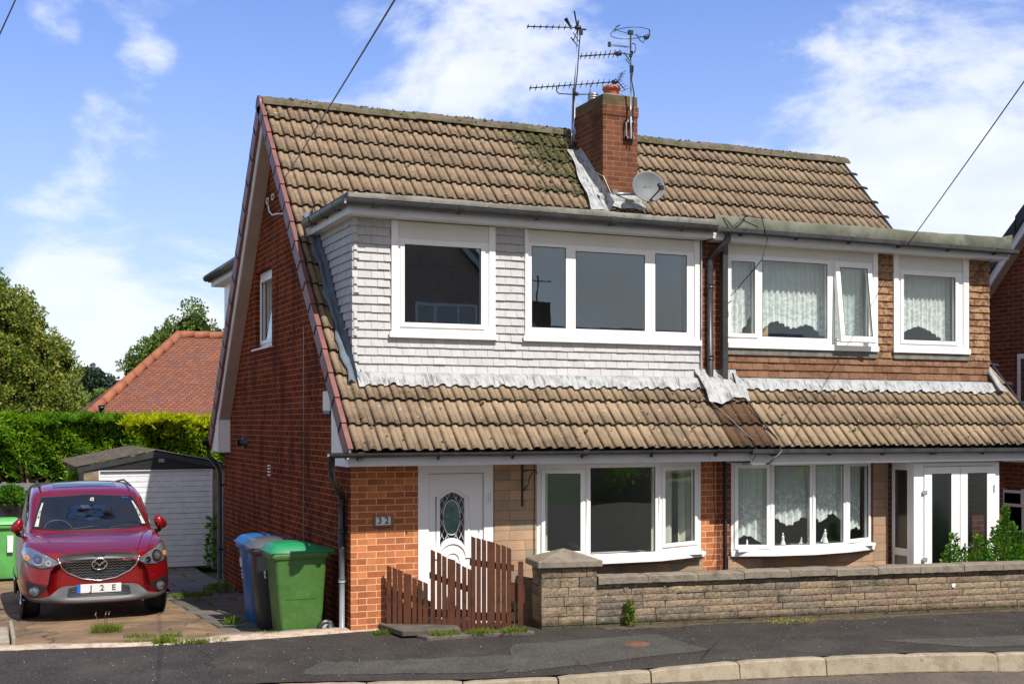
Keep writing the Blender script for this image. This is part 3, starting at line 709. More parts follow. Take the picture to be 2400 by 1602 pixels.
def lacemat():
    t = NT('lace'); p = t.pos(); sp = t.new('ShaderNodeSeparateXYZ', {0: p})
    v = t.new('ShaderNodeCombineXYZ', {0: sp.outputs[0], 1: sp.outputs[2]}).outputs[0]
    uv = t.new('ShaderNodeAttribute', attribute_name='low').outputs['Fac']      # 0 at the rail, 1 at the hem
    vo = t.new('ShaderNodeTexVoronoi', {'Vector': v, 'Scale': 26.}); fl = t.ramp(t.noise(v, 17, 3, .6), .46, .54)
    plainpart = t.math('MULTIPLY_ADD', t.noise(v, 9, 2), .25, .50)
    pattern = t.math('MAXIMUM', t.math('MULTIPLY', fl, .92), t.math('LESS_THAN', vo.outputs[0], .22))
    pattern = t.math('MAXIMUM', pattern, .62)
    hem = t.math('GREATER_THAN', uv, .90)
    op = t.math('ADD', t.math('MULTIPLY', plainpart, t.math('SUBTRACT', 1., t.ramp(uv, .35, .6))), t.math('MULTIPLY', pattern, t.ramp(uv, .35, .6)))
    op = t.math('MINIMUM', t.math('MULTIPLY_ADD', t.math('MAXIMUM', op, t.math('MULTIPLY', hem, .96)), 1.0, .12), 1.)
    d = t.new('ShaderNodeBsdfDiffuse', {'Color': (.90, .94, .90, 1)}); tl = t.new('ShaderNodeBsdfTranslucent', {'Color': (.7, .78, .74, 1)})
    a = t.new('ShaderNodeMixShader', {0: .25, 1: d.outputs[0], 2: tl.outputs[0]}); tr = t.new('ShaderNodeBsdfTransparent')
    m = t.new('ShaderNodeMixShader', {0: op, 1: tr.outputs[0], 2: a.outputs[0]}); t.l.new(m.outputs[0], t.out.inputs[0]); return t.m
M['lace'] = lacemat()
def lace(parent, x0, x1, yf, ztop, zfun, wl_=.085, ph=0, label=None, amp=.02):
    b = MB(); n = max(8, int((x1-x0)/.008)); nz = 24; vs = []; low = []
    for i in range(n+1):
        x = x0+(x1-x0)*i/n; zb = zfun(x)+.022*abs(math.sin(x*34+ph)); y = yf(x)
        for j in range(nz+1):
            t = j/nz; z = ztop+(zb-ztop)*t; a = amp*(.45+.55*t); vs.append((x, y+a*math.sin(2*math.pi*x/wl_+ph+1.1*math.sin(x*6+t))+.3*a*math.sin(2*math.pi*x/(wl_*.37)+t*2), z)); low.append(t)
    m = nz+1; b.add(vs, [(i*m+j, (i+1)*m+j, (i+1)*m+j+1, i*m+j+1) for i in range(n) for j in range(nz)], 0, True)
    o = b.build('lace_curtain', 'lace', parent); at = o.data.attributes.new('low', 'FLOAT', 'POINT'); at.data.foreach_set('value', low)
    if label: o['label'] = label
    return o

# ---------------------------------------------------------------- left house
LH = thing('semi_detached_house', (6.3, FY, 0), 'left house of the pair, with brick gable, white hung tiles and white front door', 'house')
RH = thing('semi_detached_house', (11.2, FY, 0), 'right house of the pair, with brown hung tiles, lace curtains and glazed porch', 'house')
DZ0, DZ1, DY = 2.94, 4.70, 13.73          # dormer wall
fF = FX(FY)
BAYL = [(6.19, 13.575), (6.76, 13.32), (7.75, 13.31), (8.53, 13.575)]
BAYR = [(8.96, 13.575), (9.46, 13.38), (10.06, 13.30), (10.66, 13.38), (11.24, 13.575)]
BZ0, BZ1 = .71, 1.86
# front walls
b = MB(); wall_holes(b, fF, GX, PX, -.62, 1.92, [(4.70, 5.64, -.3, 1.885), (6.25, 8.47, .70, 1.83)]); b.build('front_wall', 'brick', LH)
b = MB(); wall_holes(b, fF, PX, RX, -.62, 1.88, [(9.02, 11.18, .70, 1.83), (11.6, 13.02, -.2, 1.8)]); b.build('front_wall', 'brick_nb', RH)
# stone facing, 15 mm proud, butted round the openings
b = MB()
for q in ((5.645, 6.20, -.6, 1.885), (6.20, 8.535, -.6, .66)): b.obox(fF, *q, .001, .022)
b.build('stone_facing', 'stonecl', LH)
b = MB()
for q in ((8.915, 11.25, -.6, .64), (11.25, 11.50, -.6, 1.85)): b.obox(fF, *q, .001, .022)
b.build('stone_facing', 'stonecl', RH)
# gable walls
def gable(x, parent, mat, s):
    b = MB(); hole = (17.62, 18.72, 3.46, 4.60) if s < 0 else None
    under = lambda y: (EZ+MS*(y-EY) if y < RY else EZ+(RZ-EZ)/(BEY-RY)*(BEY-y))-.16
    ys = np.concatenate([np.linspace(FY, RY, 30), np.linspace(RY, BY, 26)[1:]])
    ys = sorted(set(list(ys)+([hole[0], hole[1]] if hole else [])))
    for a, c in zip(ys, ys[1:]):
        ta, tcc = under(a), under(c)
        if hole and hole[0]-1e-6 <= a and c <= hole[1]+1e-6:
            b.quad((x, a, -.65), (x, c, -.65), (x, c, hole[2]), (x, a, hole[2])); b.quad((x, a, hole[3]), (x, c, hole[3]), (x, c, tcc), (x, a, ta))
        else: b.quad((x, a, -.65), (x, c, -.65), (x, c, tcc), (x, a, ta))
    if hole:
        y0, y1, z0, z1 = hole
        for p, q in (((y0, z0), (y1, z0)), ((y1, z0), (y1, z1)), ((y1, z1), (y0, z1)), ((y0, z1), (y0, z0))): b.quad((x, *p), (x, *q), (x-s*.12, *q), (x-s*.12, *p))
    b.build('gable_wall', mat, parent)
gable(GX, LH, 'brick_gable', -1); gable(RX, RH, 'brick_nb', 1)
for x0, x1, h in ((GX, PX, LH), (PX, RX, RH)):
    b = MB(); b.quad((x0, BY, -.65), (x1, BY, -.65), (x1, BY, 2.1), (x0, BY, 2.1)); b.build('rear_wall', 'brick_gable', h)
    front_room(h, x0+.12, x1-.12, .05, 2.25, FY+.06, 17.2); front_room(h, x0+.35, x1-.35, 2.62, 4.6, DY+.12, 16.9)
# roofs
M['tile_edge'] = plain('shaded_mossy_tile_edge', (.035, .026, .018), .95, .5, 12, .3)  # near-black colour paints the shadow gap under each mossy tile edge
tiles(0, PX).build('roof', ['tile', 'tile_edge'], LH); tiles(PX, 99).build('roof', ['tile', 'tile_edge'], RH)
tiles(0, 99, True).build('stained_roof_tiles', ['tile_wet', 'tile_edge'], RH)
def lumps(x0, x1, n, srange, m, nm, par, rr0=.006, rr1=.022, rows=True):
    b = MB()
    for i in range(n):
        x = random.uniform(x0, x1); s = random.uniform(*srange)
        if rows and random.random() < .7: s = round(s/GA)*GA-.02+random.uniform(0, .03)
        p0 = Vector(slope(x, max(0.0, s), .036+roll(x)))
        if in_dormer(x, p0.z) or (p0.z > 2.9 and p0.z < 4.95 and any(a_ < x < b_ for a_, b_ in DORM)): continue
        r = random.uniform(rr0, rr1); up = Vector((0, -uz, uy)); al = Vector((0, uy, uz)); vs = [p0+Vector((1, 0, 0))*math.cos(t)*r*random.uniform(.6, 1.5)+al*math.sin(t)*r*random.uniform(.6, 1.3) for t in np.linspace(0, 5.2, 6)]+[p0+up*r*random.uniform(.3, .8)]
        b.add(vs, [(j, (j+1) % 6, 6) for j in range(6)], 0, True)
    props(b.build(nm, m, par), kind='stuff')
M['mossm'] = plain('dark_moss', (.055, .055, .02), 1, .5, 20, .5); M['lichen'] = plain('pale_lichen', (.40, .37, .28), .95, .2, 30, .3)
for x0_, x1_, h_ in ((3.8, 8.7, LH), (8.8, 13.7, RH)):
    lumps(x0_, x1_, 260, (0, 6.5), 'mossm', 'moss', h_); lumps(x0_, x1_, 120, (0, .9), 'mossm', 'moss', h_); lumps(x0_, x1_, 150, (0, 6.5), 'lichen', 'lichen', h_, .004, .013, False)
lumps(7.4, 8.5, 420, (4.9, 6.5), 'mossm', 'moss', LH, .012, .036)
for x0, x1, h in ((VX0+.1, PX, LH), (PX, VX1-.1, RH)):
    back_tiles(x0, x1).build('rear_roof', 'tile', h)
    b = MB()   # roofing underlay closes the roof from below
    n = -.05
    b.quad(slope(x0, 0, n), slope(x1, 0, n), slope(x1, 1.19, n), slope(x0, 1.19, n)); b.build('roof_underlay', 'black', h); b = MB(); b.quad(slope(x0, 3.9, n), slope(x1, 3.9, n), slope(x1, SL, n), slope(x0, SL, n))
    b.quad(bslope(x0, 0, n), bslope(x1, 0, n), bslope(x1, BSL, n), bslope(x0, BSL, n)); b.build('roof_underlay', 'black', h)
ridge_tiles(3.70, 8.49).build('ridge_tiles', 'ridge', LH); ridge_tiles(9.06, 13.84).build('ridge_tiles', 'ridge', RH)
verge(-1, False).build('verge_caps', 'verge', LH); verge(-1, True).build('verge_caps', 'verge', LH)
b = MB(); an = np.linspace(0, math.pi, 12); b.prism([(VX0-.005, RY-.15*math.cos(a), RZ-.06+.16*math.sin(a)) for a in an], (.03, 0, 0)); b.build('ridge_end_cap', 'verge', LH)
# the far verge: clipped metal edge with small tabs
b = MB(); b.hexa([slope(VX1-.11, 0, -.02), slope(VX1-.075, 0, -.02), slope(VX1-.075, SL, -.02), slope(VX1-.11, SL, -.02), slope(VX1-.11, 0, .055), slope(VX1-.075, 0, .055), slope(VX1-.075, SL, .055), slope(VX1-.11, SL, .055)])
for r in range(NCOURSE): b.hexa([slope(VX1-.09+dx, r*GA+ds, n) for n in (.045, .062) for dx, ds in ((0, -.03), (.10, -.045), (.10, .01), (0, .02))])
b.build('verge_clips', 'black', RH)
# barge boards, soffits and box ends
def board(f, L, x0, x1, n0, n1, nm, m, par):
    b = MB(); b.hexa([f(x0, 0, n0), f(x1, 0, n0), f(x1, L, n0), f(x0, L, n0), f(x0, 0, n1), f(x1, 0, n1), f(x1, L, n1), f(x0, L, n1)]); b.build(nm, m, par)
board(slope, SL, 3.735, 3.75, -.17, -.075, 'barge_board', 'upvc', LH); board(bslope, BSL, 3.705, 3.725, -.29, -.075, 'barge_board', 'upvc', LH)
board(slope, SL, 3.751, GX, -.165, -.15, 'verge_soffit', 'soffit', LH); board(bslope, BSL, 3.726, GX, -.285, -.27, 'verge_soffit', 'soffit', LH)
board(slope, SL, RX, 13.73, -.255, -.05, 'barge_board', 'upvc', RH)
def box_end(ys, par):
    b = MB(); b.prism([(3.700, y, z) for y, z in ys], (.02, 0, 0)); n = len(ys)
    for k in range(7):
        y = min(p[0] for p in ys)+.07+k*.085
        zt = min(2.62, max(2.0, (EZ+MS*(y-EY)-.2) if y < RY else (EZ+1.2*(BEY-y)-.2)))
        if y < max(p[0] for p in ys)-.02: b.box(3.696, 3.700, y, y+.012, 1.89, zt)
    b.build('box_end', 'upvc', par)
box_end([(12.99, 1.88), (13.66, 1.88), (13.66, 2.60), (13.0, 1.97)], LH)
box_end([(20.75, 1.88), (21.36, 1.88), (21.36, 1.97), (20.75, 2.72)], LH)
b = MB(); b.box(3.72, GX, 20.76, 21.40, 1.87, 1.885); b.box(3.72, GX, 20.755, 20.765, 1.885, 2.6); b.build('soffit', 'upvc', LH)
# eaves: fascia, soffit, gutter
b = MB(); b.box(3.72, 8.86, 12.965, 12.99, 1.885, 2.03); b.box(3.72, 8.86, 12.99, FY+.02, 1.885, 1.895); b.build('eaves_fascia', 'fascia', LH)
b = MB(); b.box(8.862, 13.83, 12.955, 12.98, 1.845, 2.03); b.box(8.862, 13.83, 12.98, FY+.02, 1.845, 1.855); b.build('eaves_fascia', 'fascia', RH)
b = MB(); b.box(8.864, 13.83, 12.945, 12.955, 1.838, 1.862); b.build('fascia_trim', 'upvc', RH)
gutter(LH, [(3.46, 12.895, 2.035), (8.82, 12.895, 2.035)], .052, brk=.9)
gutter(RH, [(8.80, 12.885, 2.035), (13.95, 12.885, 2.015)], .054, square=True, brk=.85)
def downpipe(par, pts, r=.034, name='downpipe', mat='gutter', clips=(), cd=(1, 0, 0)):
    b = MB(); b.tube(pts, r, 10, sm=True)
    for p in clips:
        p = Vector(p); b.tube([p-Vector((0, 0, .022)), p+Vector((0, 0, .022))], r*1.28, 10); q = p+Vector(cd)*.06; b.box(min(p.x, q.x)-.012, max(p.x, q.x)+.012, min(p.y, q.y)-.012, max(p.y, q.y)+.012, p.z-.014, p.z+.014)
    return b.build(name, mat, par)
px_ = 3.845
downpipe(LH, [(3.50, 12.91, 2.0), (3.50, 12.92, 1.86), (3.54, 13.02, 1.76), (3.80, 13.62, 1.56), (px_, 13.72, 1.48), (px_, 13.735, 1.40), (px_, 13.735, .93)], .038, clips=[(px_, 13.735, 1.13)], mat='black', cd=(.9, 0, 0))
o = downpipe(LH, [(px_, 13.735, .93), (px_, 13.735, -.1)], .033, mat='grey', clips=[(px_, 13.735, .565)], cd=(.9, 0, 0)); o['label'] = 'faded grey lower length of the downpipe at the front corner'
downpipe(LH, [(3.72, 13.78, .10), (3.72, 13.78, -.1)], .022, name='waste_pipe', mat='grey')
downpipe(LH, [(3.64, 21.35, 1.98), (3.64, 21.33, 1.80), (3.80, 21.36, 1.62), (3.84, 21.36, 1.5), (3.84, 21.36, -.3)], .04, mat='black', clips=[(3.84, 21.36, 1.3), (3.84, 21.36, .2)])
b = MB(); b.tube([(3.56, 21.48, 2.02), (5.2, 21.48, 2.02)], .05, 8); b.build('gutter', 'black', LH)
# side window
sf = frame((GX+.075, 0, 0), (0, -1, 0), (-1, 0, 0))   # a = -Y
window(LH, lambda a, bb, c=0: (GX+.07-c, a, bb), 17.62, 18.72, 3.46, 4.60, [(17.72, 18.62, 3.58, 4.46, 'c')], label='narrow white window in the gable wall')
curtain(LH, 0, 1, 0, 0, 1) if False else None
b = MB(); n = 24; vs = []
for i in range(n+1):
    y = 17.70+.62*i/n; zt_ = 4.5
    for j in range(13):
        z = 3.5+(1.0)*j/12; w = y-(.30*max(0, (j/12-.45))**1.2 if i > n*.5 else 0); vs.append((GX+.16+.012*math.sin(y*60), w, z))
b.add(vs, [(i*13+j, (i+1)*13+j, (i+1)*13+j+1, i*13+j+1) for i in range(n) for j in range(12)], 0, True); b.build('curtain', 'curtain', LH)
b = MB(); b.box(GX+.17, GX+.175, 17.5, 18.8, 3.4, 4.7); b.build('window_blackout', 'room', LH)
b = MB(); b.box(GX-.06, GX+.05, 17.56, 18.78, 3.435, 3.459); b.build('window_sill', 'upvc', LH, bevel=.005)
# small things fixed to the gable
b = MB(); b.tube([(GX, 19.43, 2.05), (GX-.05, 19.43, 2.05), (GX-.055, 19.43, 2.05), (GX-.15, 19.43, 2.05)], [.10, .10, .055, .055], 12); b.build('flue_outlet', 'black', LH)
b = MB(); [b.box(GX-.012, GX-.001, 17.70, 17.86, 1.60+k*.045, 1.618+k*.045) for k in range(4)]; b.build('air_vent', 'upvc', LH)
b = MB(); b.tube([(GX, 18.84, .98), (GX-.02, 18.84, .98)], .07, 14); b.build('blanked_vent', 'brick_chim', LH)
b = MB(); b.box(GX-.005, GX-.001, 15.72, 15.75, -.1, 3.6); b.build('movement_joint', 'black', LH)
b = MB(); b.box(3.86, 3.90, 14.33, 14.65, 2.50, 2.74); ob = b.build('alarm_box', 'upvc_cream', LH, bevel=.008); b = MB(); b.box(3.865, 3.895, 14.35, 14.63, 2.465, 2.50); b.build('alarm_lens', 'bluep', ob)
b = MB(); b.tube([(3.87, 16.64, 5.19), (3.85, 17.03, 5.25), (3.85, 17.35, 5.28), (3.85, 17.55, 5.36), (3.86, 17.68, 5.48)], .012, 6)
for q in (17.72, 17.38): b.tube([(3.86, q+.07*math.cos(a), 5.54+.04*math.sin(a)) for a in np.linspace(0, 2*math.pi, 10)[:-1]], .010, 5, closed=True)
b.build('line_bracket', 'upvc', LH)

# rear dormer: only its roof edge shows past the verge
b = MB(); b.box(3.88, 8.7, 18.8, 22.45, 4.78, 4.98); o = b.build('rear_dormer', 'fascia', LH); b = MB(); b.box(4.05, 8.7, 18.6, 22.1, 1.9, 4.78); b.build('rear_dormer_wall', 'upvc', o)
b = MB(); b.box(3.83, 3.878, 18.9, 22.5, 4.86, 4.92); b.tube([(3.80, 19, 4.93), (3.80, 22.5, 4.93)], .06, 8); b.build('rear_gutter', 'gutter', o)

# dormers ------------------------------------------------------------
fD = FX(DY)
def cheek_clip(z): return (DY, EY+(z-EZ)/MS+.02)
def rooms(): pass
L1 = (4.42, 5.72, 3.345, 4.70); L2 = (6.11, 8.57, 3.345, 4.70)
b = MB(); wall_holes(b, fD, 3.99, 8.59, 2.80, 4.72, [(L1[0]+.05, L1[1]-.05, L1[2]+.05, 4.52), (L2[0]+.05, L2[1]-.05, L2[2]+.05, 4.54)], .1)
b.quad((3.99, DY, 2.85), (3.99, 15.7, 4.75), (3.99, 15.7, 4.75), (3.99, DY, 4.75)); dl = b.build('dormer', 'black', LH)
hb = MB(); hung_tiles(hb, fD, 3.955, 8.585, 2.945, 4.72, [(L1[0], L1[1], 3.30), (L2[0], 9, 3.30)])
hb.build('hung_tiles', 'claddingw', dl)
hb = MB(); fc = lambda a, bb, c=0: (3.99-c, a, bb)
hung_tiles(hb, fc, DY-.02, 15.75, 2.96, 4.72, clip=cheek_clip); o = hb.build('cheek_tiles', 'claddingw', dl)
b = MB()
for k in range(18):
    zc = 2.955+k*.098; 
    if k in (3, 7, 8, 11): continue
    b.hexa([(3.956, DY-.035, zc), (3.985, DY-.052, zc), (4.02+.03*(k % 2), DY-.05, zc), (3.975, DY, zc), (3.964, DY-.025, zc+.092), (3.985, DY-.034, zc+.092), (4.02, DY-.032, zc+.092), (3.975, DY, zc+.092)])
b.build('corner_tiles', 'claddingw', dl, bevel=.01)
# dormer flat roof with fascia and mineral felt edge
def droof(par, x0, x1, zt, zf0, zf1, feltm, left, right):
    yb = 15.60; y0 = 13.46
    b = MB(); b.box(x0+.02, x1-.02, y0+.03, yb, zf0+.012, zt-.004); b.build('dormer_flat_roof', 'felt', par)
    b = MB(); b.box(x0, x1, y0, y0+.022, zf0, zf1)
    if left: b.box(x0, x0+.022, y0+.022, 15.55, zf0, zf1)
    if right: b.box(x1-.022, x1, y0+.022, 15.55, zf0, zf1)
    b.box(x0+.022, x1-.022, y0+.022, DY+.01, zf0+.004, zf0+.012)
    if left: b.box(x0+.022, 4.0, DY+.01, 15.5, zf0+.004, zf0+.012)
    b.box(x0-.004 if left else x0, x1+.004 if right else x1, y0-.006, y0, zf0+.045, zf0+.052)
    b.build('dormer_fascia', 'fascia', par, bevel=.003)
    e = MB(); n = int((x1-x0)/.1); vs = []
    for i in range(n+1):
        x = x0-.01+(x1-x0+.02)*i/n; w = .006*math.sin(x*3)+.004*math.sin(x*11)
        for (dy, z) in ((-.016, zf1-.01), (-.026, zf1+.01), (-.024, zt-.02+w), (-.008, zt+w), (.06, zt-.01+w*.5), (.3, zt-.012)): vs.append((x, y0+dy+w*.5, z))
    e.add(vs, [(i*6+k, (i+1)*6+k, (i+1)*6+k+1, i*6+k+1) for i in range(n) for k in range(5)], 0, True)
    if left: e.hexa([(x0-.02, y0-.02, zf1-.01), (x0+.05, y0-.02, zf1-.01), (x0+.05, 15.6, zf1-.01), (x0-.02, 15.6, zf1-.01), (x0-.01, y0-.02, zt), (x0+.05, y0-.02, zt-.002), (x0+.05, 15.6, zt), (x0-.01, 15.6, zt)])
    if right: e.hexa([(x1-.05, y0-.02, zf1-.01), (x1+.03, y0-.02, zf1-.01), (x1+.02, 15.6, zf1-.01), (x1-.05, 15.6, zf1-.01), (x1-.05, y0-.025, zt), (x1+.05, y0-.02, zt+.05), (x1+.03, 15.6, zt), (x1-.05, 15.6, zt)])
    e.build('felt_edge', feltm, par)
droof(dl, 3.845, 8.66, 4.945, 4.705, 4.86, 'felt', True, False)
gutter(dl, [(3.795, 15.25, 4.865), (3.795, 13.40, 4.862)], .056, brk=.55, dk=1.45); gutter(dl, [(3.79, 13.40, 4.862), (8.64, 13.40, 4.85)], .056, brk=1.0, dk=1.45)
# windows of the white dormer
c0 = .022
fw_ = lambda a, bb, c=0: fD(a, bb, c)
w1 = window(dl, fw_, 4.50, 5.64, 3.415, 4.50, [(4.575, 5.54, 3.52, 4.435, 'c')], c=.03, gl='glass_up', label='square white-framed upper window reflecting the house opposite')
w2 = window(dl, fw_, 6.15, 8.50, 3.415, 4.545, [(6.205, 6.665, 3.515, 4.505, 'f'), (6.80, 7.775, 3.515, 4.475, 'f'), (7.925, 8.39, 3.515, 4.505, 'f')], c=.03, gl='glass_up', label='wide three-light upper window reflecting blue sky')
wall_panel_windows(dl, 'window_trim', fD, [(4.42, 4.50, 3.345, 4.70, 0, .05), (5.64, 5.72, 3.345, 4.70, 0, .05), (6.11, 6.15, 3.345, 4.70, 0, .05), (8.50, 8.57, 3.345, 4.70, 0, .05)], 'upvc')
wall_panel_windows(dl, 'window_head_panel', fD, [(4.50, 5.64, 4.50, 4.70, 0, .026), (6.15, 8.50, 4.545, 4.70, 0, .026)], 'upvc_cream')
wall_panel_windows(dl, 'window_sill', fD, [(4.39, 5.74, 3.345, 3.415, .0505, .075), (4.50, 5.64, 3.345, 3.415, 0, .05), (6.08, 8.59, 3.345, 3.415, .0505, .075), (6.15, 8.50, 3.345, 3.415, 0, .05)], 'upvc')
lead_apron(dl, 3.98, 8.62)
b = MB(); n = 30; vs = []     # blue-grey lead dressed up the cheek
for i in range(n+1):
    s = 1.0+(4.05-1.0)*i/n; wob = .018*math.sin(s*7)+.012*math.sin(s*17)
    for k, (x, nn) in enumerate(((3.865+wob, .06), (3.89+wob, .095+.01*math.sin(s*9)), (3.93, .065), (3.958, .10), (3.956, .17+.02*math.sin(s*5)))): vs.append(slope(x, s, nn+rng.normal()*.003))
b.add(vs, [(i*5+k, (i+1)*5+k, (i+1)*5+k+1, i*5+k+1) for i in range(n) for k in range(4)], 0, True); b.build('cheek_flashing', 'leadblue', dl)
# party strip: brick upstand between the dormers
b = MB(); b.box(8.60, 8.97, DY-.03, DY+.3, 2.6, 4.72); b.build('party_wall', 'brick_nb', LH)
b = MB()
for q in ((8.585, 8.60),): b.box(q[0], q[1], DY-.06, DY, 3.0, 4.70)
vs = []
for i in range(21):
    x = 8.50+.62*i/20
    for k, (yy, zz) in enumerate(((DY-.04, 3.05), (DY-.06, 3.0), (DY-.12+.02*math.sin(x*14), 2.96))): vs.append((x, yy, zz))
    s_ = .74+.06*math.sin(x*10); vs.append(slope(x, s_+.16, .115+.015*math.sin(x*21))); vs.append(slope(x, s_, .075+roll(x)*.6))
b.add(vs, [(i*5+k, (i+1)*5+k, (i+1)*5+k+1, i*5+k+1) for i in range(20) for k in range(4)], 0, True); b.build('valley_lead', 'lead', LH)
downpipe(LH, [(8.83, 13.42, 4.82), (8.83, 13.43, 4.70), (8.77, 13.50, 4.60), (8.715, 13.62, 4.52), (8.705, 13.645, 4.45), (8.705, 13.645, 2.93)], .042, mat='gutter', clips=[(8.705, 13.645, 4.12), (8.705, 13.645, 3.2)], cd=(0, .9, 0))
b = MB(); b.box(8.845, 8.925, 13.56, 13.64, 2.86, 4.76); b.box(8.841, 8.929, 13.556, 13.644, 3.72, 3.80); b.box(8.841, 8.929, 13.556, 13.644, 3.16, 3.22); b.build('downpipe', 'gutter', RH, bevel=.006)
# brown dormer
R1 = (8.98, 11.40, 3.325, 4.70); R2 = (11.76, 13.05, 3.325, 4.70)
b = MB(); wall_holes(b, fD, 8.97, 13.46, 2.80, 4.72, [(R1[0]+.05, R1[1]-.05, R1[2]+.05, 4.54), (R2[0]+.05, R2[1]-.05, R2[2]+.05, 4.5)], .1)
b.quad((13.46, DY, 2.85), (13.46, 15.7, 4.75), (13.46, 15.7, 4.75), (13.46, DY, 4.75)); dr = b.build('dormer', 'black', RH)
hb = MB(); hung_tiles(hb, fD, 8.985, 13.48, 2.96, 4.72, [(8, R1[1], 3.24), (R2[0], R2[1], 3.24)], th=.099, tw=.165); hb.build('hung_tiles', 'claddingb', dr)
droof(dr, 8.662, 13.60, 5.00, 4.69, 4.83, 'feltg', False, True)
gutter(dr, [(8.68, 13.40, 4.84), (13.68, 13.40, 4.825)], .052, square=True, brk=.85)
window(dr, fD, 9.0, 11.36, 3.41, 4.56, [(9.05, 9.425, 3.525, 4.475, 'c'), (9.545, 10.60, 3.495, 4.505, 'f'), (10.72, 11.29, 3.50, 4.50, 'f')], c=.03, gl='glass', label='wide upper window with lace curtains and one light tilted open')
# the tilted sash, hinged at the top
tl = math.radians(7); fT = lambda a, bb, c=0: (a, DY-.035-(4.545-bb)*math.sin(tl)-c*math.cos(tl), 4.545-(4.545-bb)*math.cos(tl)+c*math.sin(tl))
so_ = window(dr, fT, 10.70, 11.315, 3.44, 4.545, [(10.775, 11.24, 3.52, 4.465, 'f')], c=.03, gl='glass', name='open_sash')
b = MB(); b.hexa([(10.70, 13.66, 3.46), (11.25, 13.52, 3.44), (11.25, 13.50, 3.44), (10.70, 13.64, 3.46), (10.70, 13.66, 3.475), (11.25, 13.52, 3.455), (11.25, 13.50, 3.455), (10.70, 13.64, 3.475)]); b.build('window_stay', 'metal', so_)
window(dr, fD, 11.80, 12.97, 3.41, 4.50, [(11.89, 12.83, 3.51, 4.43, 'c')], c=.03, gl='glass', label='square upper window with a lace curtain')
wall_panel_windows(dr, 'window_trim', fD, [(11.36, 11.44, 3.33, 4.70, 0, .05), (11.72, 11.80, 3.33, 4.70, 0, .05), (12.97, 13.07, 3.33, 4.70, 0, .05)], 'upvc')
wall_panel_windows(dr, 'window_head_panel', fD, [(8.99, 11.36, 4.56, 4.70, 0, .026), (11.80, 12.97, 4.50, 4.70, 0, .026)], 'upvc_cream')
wall_panel_windows(dr, 'window_sill', fD, [(8.99, 11.44, 3.335, 3.41, .0505, .075), (8.99, 11.36, 3.34, 3.41, 0, .05), (11.70, 13.08, 3.335, 3.41, .0505, .075), (11.80, 12.97, 3.34, 3.41, 0, .05)], 'upvc')
b = MB(); b.obox(fD, 9.0, 11.44, 3.25, 3.33, .03, .045); b.obox(fD, 11.72, 13.08, 3.25, 3.33, .03, .045); b.build('sill_flashing', 'felt', dr)
lead_apron(dr, 9.03, 13.5)
b = MB(); b.hexa([slope(13.44, .95, .10), slope(13.62, .95, .06), slope(13.62, 1.45, .06), slope(13.44, 1.45, .12), slope(13.44, .95, .12), slope(13.62, .95, .075), slope(13.62, 1.45, .075), slope(13.44, 1.45, .16)]); b.build('corner_flashing', 'lead', dr)
# lace in the brown dormer
lace(RH, 9.02, 9.47, lambda x: DY+.14, 4.5, lambda x: 3.50+.32*max(0, (x-9.2)/.3)**2, ph=.4)
lace(RH, 9.50, 10.65, lambda x: DY+.15, 4.55, lambda x: 3.68-.12*(abs(x-10.08)/.55)**1.6+.05*math.sin(x*11), ph=1.)
lace(RH, 10.66, 11.33, lambda x: DY+.15, 4.5, lambda x: 3.47+.07*math.sin(x*9), ph=2.)
lace(RH, 11.85, 12.9, lambda x: DY+.15, 4.48, lambda x: 3.72-.18*(abs(x-12.32)/.42)**1.3, ph=.2)
# ground-floor bow windows
def seg(P, i): return math.hypot(P[i+1][0]-P[i][0], P[i+1][1]-P[i][1])
l0, l1, l2 = (seg(BAYL, i) for i in range(3))
bay(LH, BAYL, .655, BZ0+.02, BZ1, [(.12, l0-.075, .815, 1.755, 'c'), (.05, l1-.05, .775, 1.815, 'f'), (.10, l2-.14, .86, 1.77, 'c')], 'bow_window', 'three-sided bow window of the left house with cream curtains')
l = [seg(BAYR, i) for i in range(4)]
bay(RH, BAYR, .635, BZ0-.0, BZ1, [(.10, l[0]-.06, .78, 1.775, 'c'), (.05, l[1]-.05, .77, 1.80, 'f'), (.05, l[2]-.05, .77, 1.80, 'f'), (.06, l[3]-.085, .80, 1.78, 'c')], 'bow_window', 'four-sided bow window of the right house hung with lace')
cw = lambda: None
curtain(LH, 6.26, 6.40, 13.66, .70, 1.9, amp=.012); curtain(LH, 7.83, 8.12, 13.62, .70, 1.9, amp=.02); curtain(LH, 8.25, 8.45, 13.70, .70, 1.9, amp=.02, ph=1)
def zl(x):
    k = (x-8.96)/2.28; return .82+.36*math.sin(math.pi*k)**1.2 if k > .16 else .80-.0+.0
def yb_(x): return lerp_pl(BAYR, x)+.12
lace(RH, 9.04, 9.46, yb_, 1.85, lambda x: .78+.10*math.sin((x-9.04)*9), ph=.3); lace(RH, 9.47, 10.06, yb_, 1.85, lambda x: 1.05+.05*math.sin((x-9.45)*14), ph=1.3)
lace(RH, 10.07, 10.64, yb_, 1.85, lambda x: 1.09+.05*math.sin((x-10)*16), ph=2.3); lace(RH, 10.65, 11.10, yb_, 1.85, lambda x: .86+.06*math.sin(x*11), ph=.9)
b = MB(); b.box(9.0, 11.2, 13.34+.1, 13.9, .70, .735); b.build('inner_sill', 'upvc', RH); b = MB(); b.box(6.25, 8.5, 13.42, 13.9, .70, .735); b.build('inner_sill', 'upvc', LH)

